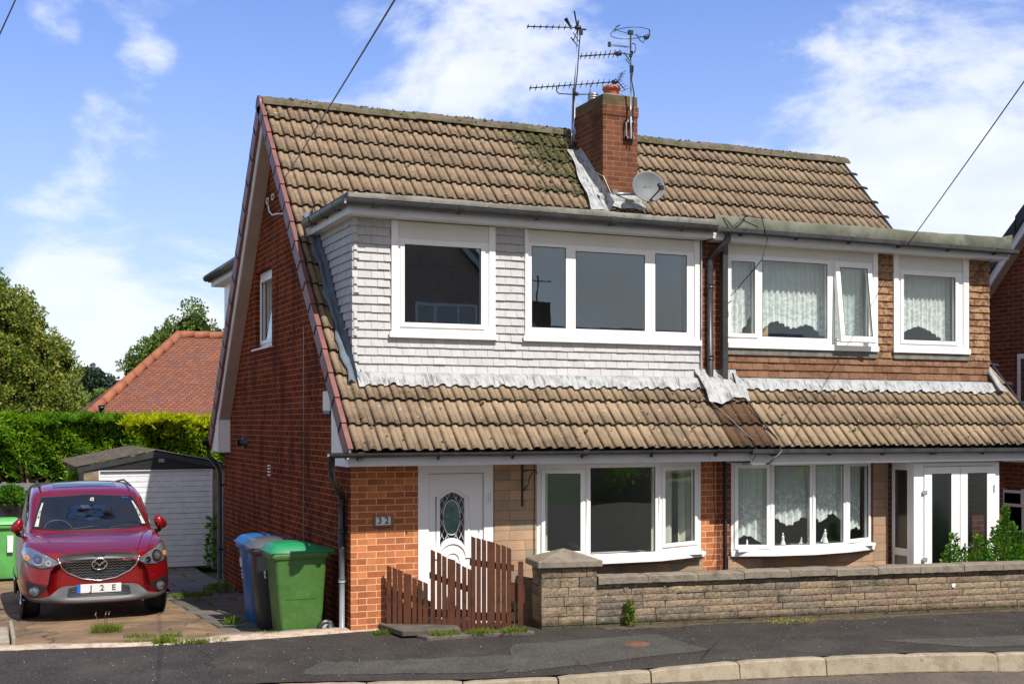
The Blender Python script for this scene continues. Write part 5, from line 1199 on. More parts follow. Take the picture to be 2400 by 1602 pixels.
# slabs bridging to the door
def slab(pts, z, label):
    b = MB(); b.prism([(x, y, z-.07) for x, y in pts], (0, 0, .07)); M.setdefault('slabm', plain('dark_stone_slab', (.085, .072, .058), .9, .3, 4, .8, 45, dirt=(.16, .13, .09), dirtamt=.5)); tag(b.build('stone_slab', 'slabm', bevel=.012), label, 'slab', 'slabs in front of the fence')
slab([(4.22, 13.56), (4.30, 12.93), (4.95, 12.84), (5.05, 13.30), (5.0, 13.52)], .085, 'dark raised stone slab at the foot of the picket fence')
slab([(4.45, 12.915), (4.52, 12.73), (5.75, 12.60), (5.70, 12.86), (4.97, 12.86)], .035, 'flat grey slab edged with grass beside the pavement')

# ================================================================ wheelie bins
def wheelie(loc, rz, body, lid, label, w=.56, dpt=.70, hgt=1.06, num=None, open_dark=False):
    t = thing('wheelie_bin', loc, label, 'wheelie bin', 'wheelie bins', rz)
    def loft(secs_, cap=True):
        b = MB(); vs = []; K = 20
        for (hw, y0, y1, z_) in secs_:
            r = .05
            for k in range(K):
                a = 2*math.pi*k/K+math.pi/K; cx_, cy_ = math.copysign(1, math.cos(a)), math.copysign(1, math.sin(a)); q = a % (math.pi/2); 
                vs.append((cx_*(hw-r)+r*math.cos(a), (y0+y1)/2+cy_*((y1-y0)/2-r)+r*math.sin(a), z_))
        n = len(secs_); b.add(vs, [(i*K+k, i*K+(k+1) % K, (i+1)*K+(k+1) % K, (i+1)*K+k) for i in range(n-1) for k in range(K)], 0, True)
        if cap: b.add(vs[:K], [tuple(range(K-1, -1, -1))]); b.add(vs[-K:], [tuple(range(K))])
        return b
    hw = w/2; yf, yb2 = -dpt/2, dpt/2
    b = loft([(hw*.82, yf*.62, yb2*.60, .02), (hw*.83, yf*.66, yb2*.68, .05), (hw*.86, yf*.72, yb2*.74, .30), (hw*.93, yf*.86, yb2*.84, .85), (hw*.94, yf*.88, yb2*.86, hgt-.14)]); bo = b.build('body', body, t, True)
    b = loft([(hw*.99, yf*.97, yb2*.93, hgt-.155), (hw, yf, yb2*.95, hgt-.15), (hw, yf, yb2*.95, hgt-.085), (hw*.98, yf*.97, yb2*.93, hgt-.08)]); b.build('rim', body, t, True)
    b = MB(); nx, ny = 12, 18; vs = []      # domed lid
    for i in range(nx+1):
        for j in range(ny+1):
            u = -1+2*i/nx; v = j/ny; z_ = hgt-.06+.075*math.sin(math.pi*min(1, .18+v*.9))*(1-abs(u)**4*.8)+(.018 if abs(u) < .72 and .10 < v < .85 else 0)
            if i in (0, nx) or j in (0,): z_ = hgt-.082
            vs.append((u*hw*1.03, yf*1.05+v*dpt*1.06, z_))
    b.add(vs, [(i*(ny+1)+j, (i+1)*(ny+1)+j, (i+1)*(ny+1)+j+1, i*(ny+1)+j+1) for i in range(nx) for j in range(ny)], 0, True)
    b.box(-hw*1.02, hw*1.02, yf*1.05, yb2*1.02, hgt-.083, hgt-.074); b.build('lid', lid, t, True)
    b = MB(); b.tube([(-hw*.8, yb2*1.10, hgt-.10), (hw*.8, yb2*1.10, hgt-.10)], .016, 8)
    for s_ in (-1, 0, 1): b.box(s_*hw*.78-.015, s_*hw*.78+.015, yb2*.93, yb2*1.12, hgt-.12, hgt-.08)
    b.build('handle', body, t, True)
    b = MB(); b.tube([(-hw*.9, yb2*.80, .10), (hw*.9, yb2*.80, .10)], .012, 6); b.build('axle', 'black', t, True)
    for s_ in (-1, 1):
        b = MB(); b.lathe([(.045, -.022), (.095, -.024), (.102, -.012), (.102, .012), (.095, .024), (.045, .022)], (s_*hw*.92, yb2*.80, .10), 20, M4=Matrix.Rotation(math.pi/2, 4, 'Y')); wo = b.build('wheel', 'black', t, True)
        b = MB(); b.lathe([(0, -.027), (.04, -.028), (.055, -.02), (.055, .02), (.04, .028), (0, .027)], (s_*hw*.92, yb2*.80, .10), 16, M4=Matrix.Rotation(math.pi/2, 4, 'Y')); b.build('hub', 'grey', wo, True)
    for s_ in (-1, 1):
        b = MB(); b.box(s_*hw*.885-.004, s_*hw*.885+.004, -.18, .18, .45, .46); b.build('rib', body, t, True)
    return t
LB = -math.pi/2
g1 = wheelie((3.41, 14.12, -.09), LB, 'green', 'greenlid', 'green wheelie bin with an emerald lid nearest the pavement, by the house corner', num='72')
text_obj('72', .10, Matrix.Translation((-.13, -.335, .70)) @ Matrix.Rotation(math.radians(6), 4, 'X') @ Matrix.Rotation(math.pi/2, 4, 'X') @ Matrix.Rotation(math.pi/2, 4, 'Z'), 'painted_number', 'ink', g1, .001, True)
g2 = wheelie((3.36, 14.88, -.13), LB-.06, 'greyp', 'greylid', 'charcoal wheelie bin standing between the green and blue bins', hgt=1.09)
g3 = wheelie((3.40, 15.62, -.165), LB+.02, 'bluep', 'bluep', 'blue recycling bin furthest back beside the house wall', hgt=1.10)
b = MB(); mtx = Matrix.Translation((0.02, -.338, .78)) @ Matrix.Rotation(math.radians(6), 4, 'X') @ Matrix.Rotation(math.pi/2, 4, 'X')
for k, (w, h, x, z_) in enumerate(((.10, .012, 0, -.10), (.12, .012, 0, -.15), (.12, .010, 0, -.19))): b.add([mtx @ Vector(p) for p in ((x-w/2, z_-h/2, 0), (x+w/2, z_-h/2, 0), (x+w/2, z_+h/2, 0), (x-w/2, z_+h/2, 0))], [(0, 1, 2, 3)])
b.tube([tuple(mtx @ Vector((.035*math.cos(a), .055*math.sin(a), 0))) for a in np.linspace(0, 2*math.pi, 14)[:-1]], .008, 5, closed=True); b.build('printed_label', 'ink', g3, True)
g4 = wheelie((.52, 24.3, -.46), 0, 'green2', 'green2', 'bright green wheelie bin behind the car at the left edge', hgt=1.08)
b = MB(); b.box(.02, .12, -.325, -.318, .50, .80); b.build('sticker', 'ink', g4, True)
# flower pot
t_ = thing('flower_pot', (3.66, 17.6, -.19), 'small dark red flower pot beside the blue bin', 'plant pot'); b = MB(); b.lathe([(0, 0), (.075, 0), (.11, .22), (.12, .22), (.12, .26), (.10, .26), (.095, .22), (0, .2)], (3.66, 17.6, -.19), 16); M['potm'] = plain('dark_red_pot', (.12, .03, .02), .5, .2, 10, .1); b.build('pot', 'potm', t_)

# ================================================================ garage and garden fence
gg = thing('garage', (3.2, 25, -.5), 'detached concrete garage with white boarded up-and-over door and black gable', 'garage')
fG = FX(25.0)
b = MB()
for q in ((1.92, 2.19, -.55, 1.46), (4.345, 4.62, -.55, 1.46)): b.obox(fG, *q, -.1, .0)
b.box(1.92, 2.0, 25.1, 30, -.55, 1.44); b.box(4.54, 4.62, 25.1, 30, -.55, 1.44); M['panel'] = plain('aggregate_panel', (.22, .165, .11), .95, .25, 6, .8, 60, dirt=(.10, .07, .04), dirtamt=.6); b.build('wall', 'panel', gg)
b = MB()
for k in range(9):
    z0_ = -.48+k*.2115; b.obox(fG, 2.215, 4.325, z0_+.004, z0_+.102, -.055, -.042+.004); b.obox(fG, 2.215, 4.325, z0_+.108, z0_+.2075, -.055, -.042)
M['gdoor'] = plain('flaking_white_paint', (.66, .66, .68), .6, .06, 8, .3, dirt=(.42, .38, .30), dirtamt=.25); b.build('door', 'gdoor', gg)
b = MB(); b.obox(fG, 2.19, 2.215, -.5, 1.44, -.05, .01); b.obox(fG, 4.325, 4.345, -.5, 1.44, -.05, .01); b.obox(fG, 2.215, 4.325, 1.425, 1.44, -.05, .01); b.build('door_frame', 'gdoor', gg)
b = MB(); b.prism([fG(1.92, 1.44, 0), fG(4.62, 1.44, 0), fG(3.27, 1.74, 0)], (0, .04, 0)); [b.prism([fG(2.3+.28*k, 1.47+.075*k, .004), fG(4.24-.28*k, 1.47+.075*k, .004), fG(4.24-.28*k, 1.478+.075*k, .004), fG(2.3+.28*k, 1.478+.075*k, .004)], (0, .003, 0)) for k in range(3)]; b.build('gable_boarding', 'black', gg)
b = MB(); b.prism([fG(1.80, 1.40, .03), fG(1.80, 1.50, .03), fG(3.27, 1.80, .03), fG(3.27, 1.69, .03)], (0, .03, 0)); b.prism([fG(3.275, 1.69, .03), fG(3.275, 1.80, .03), fG(4.74, 1.50, .03), fG(4.74, 1.40, .03)], (0, .03, 0)); M['blackpaint'] = plain('black_paint', (.03, .03, .033), .45, .2, 6, .15, dirt=(.12, .11, .1), dirtamt=.2); b.build('barge_board', 'blackpaint', gg)
b = MB(); n = 48; ys_ = (24.99, 30)
for side_ in (-1, 1):
    vs = []
    for j in range(n+1):
        y = 24.99+5*j/n; w = .018*math.sin(j*1.57)
        for t in (0, 1): vs.append((3.27+side_*1.50*t, y, 1.825-.305*t+w))
    b.add(vs, [(2*j, 2*j+2, 2*j+3, 2*j+1) for j in range(n)], 0, True)
M['sheetroof'] = plain('mossy_sheet_roof', (.085, .062, .044), .95, .5, 12, 1, 30, dirt=(.03, .028, .016), dirtamt=.8); b.build('roof', 'sheetroof', gg)
b = MB(); b.obox(fG, 3.30, 3.40, 1.59, 1.66, .031, .12); tag(b.build('security_light', 'grey'), 'small grey security light under the garage ridge', 'light')
t_ = thing('panel_fence', (.8, 25.6, -.5), 'grey panel fence behind the red car and left of the garage', 'fence')
fN = FX(25.6)
for k in range(6):
    x0 = -2.6+k*.78; b = MB(); b.obox(fN, x0+.04, x0+.74, -.55, 1.20, -.02, .02); [b.obox(fN, x0+.04, x0+.74, -.5+j*.34, -.49+j*.34, .0, .024) for j in range(0)]; M.setdefault('fencem', plain('grey_painted_fence', (.145, .155, .165), .6, .08, 3, .1)); b.build('panel', 'fencem', t_)
    b = MB(); b.obox(fN, x0-.04, x0+.04, -.55, 1.225, -.04, .035); b.build('post', 'fencem', t_)
# ================================================================ bungalow roof beyond the hedge
bg_ = thing('bungalow', (9, 37, 0), 'bungalow with a hipped orange-brown plain tiled roof beyond the hedge', 'house')
hr = [(5.62, 38, 4.98), (2.05, 34.3, 1.9), (16, 34.3, 1.9), (12.6, 38, 4.98), (2.05, 41.7, 1.9), (16, 41.7, 1.9)]
def plain_roof():
    t = NT('plain_roof_tile'); p = t.pos(); sp = t.new('ShaderNodeSeparateXYZ', {0: p})
    v = t.new('ShaderNodeCombineXYZ', {0: sp.outputs[0], 1: sp.outputs[2]}).outputs[0]
    br = t.new('ShaderNodeTexBrick', {'Vector': v, 'Color1': (.27, .088, .042, 1), 'Color2': (.17, .058, .032, 1), 'Mortar': (.055, .022, .018, 1), 'Scale': 1., 'Mortar Size': .010, 'Mortar Smooth': .3, 'Brick Width': .15, 'Row Height': .058})
    c = t.mix(t.math('MULTIPLY', t.ramp(t.noise(t.new('ShaderNodeMapping', {'Vector': p, 'Scale': (1, 1, 2.6)}).outputs[0], 1.4, 6, .7), .50, .66), .65), br.outputs[0], (.10, .055, .06))
    t.set(Base_Color=c, Roughness=.85); t.bump(t.math('SUBTRACT', 1., br.outputs[1]), .8, .02); return t.m
M['plainroof'] = plain_roof()
b = MB(); b.add(hr, [(1, 2, 3, 0), (1, 0, 4), (0, 3, 5, 4), (2, 5, 3)]); b.build('roof', 'plainroof', bg_)
b = MB(); b.box(2.4, 15.6, 34.7, 41.3, -.9, 1.95); b.build('wall', 'brick_nb', bg_)
def hiptiles(p, q, n):
    b = MB(); p, q = Vector(p), Vector(q); d_ = q-p
    for k in range(n): a = p+d_*(k/n); c = p+d_*((k+1.04)/n); b.tube([a+Vector((0, 0, -.02)), c+Vector((0, 0, .025))], [.145, .125], 10)
    return b
M['hipm'] = islands('orange_ridge_tile', (.36, .125, .06), (.28, .10, .055), (.20, .09, .06), bump=.5); hiptiles(hr[1], hr[0], 12).build('hip_tiles', 'hipm', bg_); hiptiles(hr[0], hr[3], 16).build('ridge_tiles', 'hipm', bg_)
b = MB(); b.tube([(3.05, 34.0, 1.9), (3.05, 34.0, 2.75)], .075, 10); b.tube([(3.05, 34.0, 2.75), (3.05, 34.0, 2.82)], .09, 10); b.build('vent_pipe', 'black', bg_)
# ================================================================ neighbour on the right
nb = thing('brick_house', (16.5, 15.0, 0), 'neighbouring brick house with a dark roof and white barge board at the right edge', 'house')
NX = 16.5; fNb = lambda a, bb, c=0: (NX-c, -a, bb)      # gable facing the pair; a = -Y
vz = lambda y: 4.95+1.07*(16.78-y) if y > 15.0 else 4.95+1.07*1.78-1.07*(15.0-y)
def nband(n0, n1, xa, xb, m, nm):
    b = MB()
    for ya, yc in ((19.55, 15.0), (15.0, 10.45)): b.hexa([(xa, ya, vz(ya)-n1), (xb, ya, vz(ya)-n1), (xb, yc, vz(yc)-n1), (xa, yc, vz(yc)-n1), (xa, ya, vz(ya)-n0), (xb, ya, vz(ya)-n0), (xb, yc, vz(yc)-n0), (xa, yc, vz(yc)-n0)])
    b.build(nm, m, nb)
b = MB(); b.prism([(NX, 19.2, -.65), (NX, 19.2, vz(19.2)-.2), (NX, 15.0, vz(15)-.2), (NX, 10.8, vz(10.8)-.2), (NX, 10.8, -.65)], (8, 0, 0)); b.build('wall', 'brick_nb', nb)
M['slate'] = plain('dark_roof_tile', (.030, .032, .042), .6, .2, 4, .3)
nband(.235, .42, NX-.20, NX-.17, 'upvc', 'barge_board'); nband(.40, .415, NX-.17, NX, 'soffit', 'verge_soffit')
b = MB()
for k in range(15):
    ya, yc = 19.55-k*.30, 19.55-(k+1)*.30-.02
    for (p, q, sgn) in ((ya, yc, 1), (30-ya, 30-yc, 1)): b.hexa([(NX-.25, p, vz(p)-.24), (NX+8, p, vz(p)-.24), (NX+8, q, vz(q)-.24), (NX-.25, q, vz(q)-.24), (NX-.25, p, vz(p)+.03), (NX+8, p, vz(p)+.03), (NX+8, q, vz(q)-.02), (NX-.25, q, vz(q)-.02)])
b.build('roof', 'slate', nb)
window(nb, fNb, -16.13, -15.2, 2.64, 3.54, [(-16.05, -15.75, 2.72, 3.46, 'c'), (-15.65, -15.28, 2.72, 3.46, 'f')], c=.02)
window(nb, fNb, -16.50, -15.95, .28, 1.22, [(-16.42, -16.03, .96, 1.15, 'c'), (-16.42, -16.03, .36, .86, 'f')], c=.02)
b = MB(); b.box(NX-.08, NX, 15.9, 16.55, .22, .275); b.box(NX-.08, NX, 15.15, 16.18, 2.58, 2.635); b.build('window_sill', 'upvc', nb)
b = MB(); b.tube([(NX-.06, 17.2, 1.72), (NX-.06, 15.0, 1.70)], .035, 8); b.build('waste_pipe', 'upvc', nb)
# a house across the street, seen only in the window reflections
OHX = 1.9
oh = thing('opposite_house', (11, -13, 0), 'brick gabled house across the street seen mirrored in the upper window', 'house')
b = MB(); b.prism([(7.9, -13, -1), (7.9, -13, 5.2), (13.3, -13, 10.6), (18.7, -13, 5.2), (18.7, -13, -1)], (0, -8, 0)); M['brick_opp'] = brick('sunless_pale_brick', (.55, .36, .28), (.42, .27, .21), (.6, .5, .42)); b.build('wall', 'brick_opp', oh)
fO = frame((OHX, -13, 0), (1, 0, 0), (0, 1, 0)); b = MB(); b.prism([fO(11.4, 10.9, .3), fO(17.3, 5.0, .3), fO(17.3, 4.72, .3), fO(11.4, 10.62, .3)], (0, -.05, 0)); b.prism([fO(11.4, 10.9, .3), fO(5.5, 5.0, .3), fO(5.5, 4.72, .3), fO(11.4, 10.62, .3)], (0, -.05, 0)); b.build('barge_board', 'fascia', oh)
b = MB(); b.prism([fO(11.4, 11.1, .34), fO(17.5, 5.0, .34), fO(17.4, 4.9, .34), fO(11.4, 10.9, .34)], (0, -9, 0)); b.prism([fO(11.4, 11.1, .34), fO(5.3, 5.0, .34), fO(5.4, 4.9, .34), fO(11.4, 10.9, .34)], (0, -9, 0)); b.build('roof', 'slate', oh)
window(oh, fO, 12.0, 14.3, 5.3, 6.5, [(12.1, 12.7, 5.4, 6.4, 'f'), (12.82, 13.5, 5.4, 6.4, 'f'), (13.62, 14.2, 5.4, 6.4, 'f')], c=.02)
o2 = thing('opposite_bungalow', (22, -13, 0), 'dark low bungalow across the street seen mirrored in the bow window', 'house')
b = MB(); b.box(17.6, 32, -19, -13, -1, 2.1); b.build('wall', 'brick_opp', o2); b = MB(); b.prism([(17.3, -12.6, 2.1), (17.3, -19.4, 2.1), (17.3, -16, 6.1)], (15, 0, 0)); b.build('roof', 'grey', o2); b = MB(); b.box(17.3, 32.3, -12.6, -12.55, 1.85, 2.15); b.build('fascia', 'fascia', o2); b = MB(); b.box(19.5, 20.3, -16.4, -15.7, 5.6, 7.0); b.build('chimney', 'brick_chim', o2); b = MB(); b.tube([(19.9, -16, 7.0), (19.9, -16, 8.0)], .03, 6); b.tube([(19.3, -16, 7.8), (20.5, -16, 7.8)], .025, 6); b.build('aerial', 'black', o2)
# small covers in the paving
b = MB(); b.lathe([(0, .006), (.115, .006), (.12, .002), (.135, .0), (.14, -.01)], (6.52, 11.66, zpave(6.52, 11.66)+.006), 24); M['rust'] = plain('rusty_iron', (.15, .06, .035), .9, .35, 25, .8, 60, dirt=(.08, .05, .04)); tag(b.build('stopcock_cover', 'rust'), 'small rust-brown round cover let into the pavement', 'cover')
b = MB(); b.box(-.4, .345, 14.2, 15.2, -.02, .045); b.box(.36, .40, 14.1, 15.3, -.02, .10); tag(b.build('drain_cover', 'concrete', bevel=.01), 'grey concrete drain surround at the left edge of the drive', 'drain')
# ================================================================ the red car
def carpaint():
    t = NT('red_metallic_paint'); n = t.noise(t.obj(), 900, 1)
    t.set(Base_Color=t.mix(n, (.22, .003, .005), (.31, .006, .009)), Metallic=.5, Roughness=.30, Coat_Weight=1., Coat_Roughness=.03); return t.m
M['paint'] = carpaint()
t = NT('dark_car_glass'); t.set(Base_Color=(.006, .009, .015), Roughness=.02, Specular_IOR_Level=.55); M['carglass'] = t.m
t = NT('chrome'); t.set(Base_Color=(.75, .76, .78), Metallic=1., Roughness=.12); M['chrome'] = t.m
t = NT('lamp_glass'); t.set(Base_Color=(.20, .21, .23), Metallic=.5, Roughness=.16, Coat_Weight=1.); M['lampglass'] = t.m
M['amber'] = plain('amber_lamp', (.75, .28, .03), .2, .15, 60, .2); M['lens'] = plain('lamp_lens', (.05, .055, .06), .05, .2, 30, 0, coat=1)
M['bumperg'] = plain('grey_bumper_plastic', (.075, .075, .078), .5, .06, 10, .06, 200, use='obj'); M['tyre'] = plain('tyre', (.018, .018, .018), .85, .2, 30, .3); M['trimblk'] = plain('satin_black', (.012, .012, .013), .45, .1, 10, 0)
M['beige'] = plain('beige_trim', (.42, .42, .36), .7, .05, 10, 0); M['plate'] = plain('white_number_plate', (.62, .62, .61), .4, .03, 10, 0); M['plateb'] = plain('plate_blue', (.02, .12, .45), .4, .05, 10, 0); M['plateink'] = plain('plate_ink', (.06, .06, .065), .6, .2, 30, 0)
car = thing('parked_car', (1.45, 16.39, -.165), 'red five-door car parked nose-first towards the street on the driveway', 'car')
car.scale = (1.015, 1.015, 1.0)
def subsurf(o, lv=2):
    md = o.modifiers.new('s', 'SUBSURF'); md.levels = lv; md.render_levels = lv
    me = bpy.data.meshes.new_from_object(o.evaluated_get(bpy.context.evaluated_depsgraph_get())); o.modifiers.clear(); old = o.data; o.data = me; me.name = old.name+'_m'
    for p in me.polygons: p.use_smooth = True
    return BVHTree.FromPolygons([v.co.copy() for v in me.vertices], [tuple(p.vertices) for p in me.polygons])
def car_loft(sts, nm, mat_, capf=True, capb=True):
    b = MB(); K = len(sts[0][1]); vs = []
    for y, half in sts:
        ring = [(x, y+dy, z) for x, z, dy in half]+[(-x, y+dy, z) for x, z, dy in reversed(half[1:-1])]
        vs += ring
    R = 2*K-2; n = len(sts); fs = [(i*R+k, i*R+(k+1) % R, (i+1)*R+(k+1) % R, (i+1)*R+k) for i in range(n-1) for k in range(R)]
    def cap(o_):   # quad strips between mirrored points
        q = []
        for k in range(1, K-2): q.append((o_+k, o_+k+1, o_+R-k-1, o_+R-k))
        return [(o_, o_+1, o_+R-1)]+q+[(o_+K-1, o_+K-2, o_+K)]
    if capf: fs += cap(0)
    if capb: fs += [tuple(reversed(f)) for f in cap((n-1)*R)]
    b.add(vs, fs, 0, True); o = b.build(nm, mat_, car, True); return o
def sec(W, zb, zm, zs, zt, sweep=0., We=None, ws=None):
    """half outline from the middle of the floor, out, up the flank and in over the top; sweep pulls the corners back"""
    We = We or .62*W/.92; ws = ws or .955
    return [(0, zb, 0), (.55*W, zb, sweep*.25), (.93*W, zb+.015, sweep*.8), (1.0*W, zb+.13, sweep), (1.0*W, zm, sweep), (ws*W, zs, sweep*1.05), (.86*W, zs+(zt-zs)*.45, sweep*.85), (We, zt-.018, sweep*.45), (0, zt, 0)]
sts = [(.00, sec(.60, .30, .50, .66, .80, .09)), (.02, sec(.72, .255, .50, .72, .845, .13)), (.07, sec(.80, .245, .52, .78, .885, .16)), (.18, sec(.865, .24, .54, .84, .925, .14)),
       (.38, sec(.90, .24, .56, .90, .975, .10)), (.65, sec(.918, .24, .58, .96, 1.03, .04)), (.95, sec(.92, .24, .60, 1.0, 1.07)), (1.22, sec(.92, .24, .62, 1.03, 1.095)), (1.7, sec(.92, .24, .64, 1.05, 1.10)),
       (3.0, sec(.92, .24, .66, 1.07, 1.12)), (4.0, sec(.91, .26, .66, 1.08, 1.13)), (4.4, sec(.85, .32, .66, 1.05, 1.1)), (4.52, sec(.74, .42, .62, .95, 1.0))]
body = car_loft(sts, 'body', 'paint'); BV = subsurf(body, 3)
def csec(W, zb, zt, Wt, sweep=0): return [(0, zb, 0), (W*.7, zb, 0), (W, zb+.0, sweep), (W-(W-Wt)*.35, zb+(zt-zb)*.38, sweep*.8), (Wt+.01, zt-(zt-zb)*.16-.01, sweep*.55), (Wt*.90, zt-.028, sweep*.3), (Wt*.5, zt-.006, .0), (0, zt, 0)]
cst = [(.98, csec(.80, .98, 1.045, .70, .10)), (1.16, csec(.815, .98, 1.125, .725, .14)), (1.40, csec(.83, .98, 1.26, .755, .12)), (1.70, csec(.84, .98, 1.425, .745, .09)), (1.95, csec(.845, .98, 1.555, .735, .05)), (2.15, csec(.845, .98, 1.615, .735, .02)), (2.6, csec(.845, 1.0, 1.665, .73)), (3.2, csec(.84, 1.0, 1.67, .72)), (3.9, csec(.82, 1.0, 1.62, .68)), (4.25, csec(.78, 1.0, 1.45, .58)), (4.45, csec(.76, 1.0, 1.12, .60))]
cab = car_loft(cst, 'cabin', 'paint'); CV = subsurf(cab, 3)
def hit(bv, x, z, d=(0, 1, 0), o_=None):
    o_ = o_ or (x, -2, z); r = bv.ray_cast(Vector(o_), Vector(d)); return r
def patch_on(bv, outline, name, mat_, par, off=.004, rings=7, dome=0., local=True, recess=0., thick=0.):
    """lay an outline drawn in front view on to the bodywork"""
    pts = []; n = len(outline)
    for i in range(n):
        a, c = outline[i], outline[(i+1) % n]; L = math.hypot(c[0]-a[0], c[1]-a[1]); m = max(1, int(L/.035))
        for k in range(m): pts.append((a[0]+(c[0]-a[0])*k/m, a[1]+(c[1]-a[1])*k/m))
    cx = sum(p[0] for p in pts)/len(pts); cz = sum(p[1] for p in pts)/len(pts); N = len(pts); vs = []; last = 0
    def proj(x, z, t):
        nonlocal last
        r = hit(bv, x, z)
        if r[0] is None: y = last; nn = Vector((0, -1, 0))
        else: y = r[0].y; nn = r[1]
        last = y; e = off+dome*(1-t*t)-recess*(1 if t < .999 else 0)
        if nn.y > 0: nn = -nn
        return (x+nn.x*e, y+nn.y*e, z+nn.z*e)
    vs.append(proj(cx, cz, 0))
    for k in range(1, rings+1):
        t = k/rings
        for p in pts: vs.append(proj(cx+(p[0]-cx)*t, cz+(p[1]-cz)*t, t))
    fs = [(0, 1+i, 1+(i+1) % N) for i in range(N)]+[(1+(k-1)*N+i, 1+(k-1)*N+(i+1) % N, 1+k*N+(i+1) % N, 1+k*N+i) for k in range(1, rings) for i in range(N)]
    b = MB(); b.add(vs, fs, 0, True); return b.build(name, mat_, par, local)
def line_on(bv, pts, r, name, mat_, par, off=.004, closed=False, n=8):
    P = []
    for (a, c) in zip(pts, pts[1:]+([pts[0]] if closed else [])):
        for k in range(5): P.append((a[0]+(c[0]-a[0])*k/5, a[1]+(c[1]-a[1])*k/5))
    if not closed: P.append(pts[-1])
    out_ = []; last = 0
    for x, z in P:
        h = hit(bv, x, z); last = h[0].y if h[0] is not None else last; out_.append((x, last-off, z))
    b = MB(); b.tube(out_, r, n, closed=closed); return b.build(name, mat_, par, True)
# grille
GT = [(-.47, .845), (-.42, .72), (-.36, .655), (-.20, .575), (-.03, .545), (.03, .545), (.20, .575), (.36, .655), (.42, .72), (.47, .845), (.36, .868), (0, .885), (-.36, .868)]
gr = patch_on(BV, GT, 'grille', 'trimblk', car, .006)
line_on(BV, [(-.485, .83), (-.44, .715), (-.37, .645), (-.20, .562), (0, .53), (.20, .562), (.37, .645), (.44, .715), (.485, .83)], .010, 'chrome_wing', 'chrome', gr, .008)
patch_on(BV, [(-.43, .84), (-.40, .80), (0, .815), (.40, .80), (.43, .84), (.35, .862), (0, .876), (-.35, .862)], 'grille_top', 'trimblk', gr, .011)
for r_ in range(7):
    z_ = .575+r_*.034; half = (.16 if z_ < .60 else .25 if z_ < .63 else .33 if z_ < .68 else .39); half = min(half, .40)
    pts = []; k = 0; x = -half
    while x <= half: pts.append((x, z_+(.007 if k % 2 else -.007))); x += .032; k += 1
    line_on(BV, pts, .0036, 'grille_bar', 'bumperg', gr, .010, n=4)
for s_ in (-1, 1):
    line_on(BV, [(s_*.49, .765), (s_*.46, .72), (s_*.60, .58), (s_*.80, .60), (s_*.90, .64)] if False else [(s_*.86, .79), (s_*.885, .72), (s_*.90, .60)], .0025, 'panel_gap', 'trimblk', car, .0006, n=4)
line_on(BV, [(-.455, .90), (-.25, .918), (0, .922), (.25, .918), (.455, .90)], .0028, 'bonnet_front_gap', 'trimblk', car, .0006, n=4)
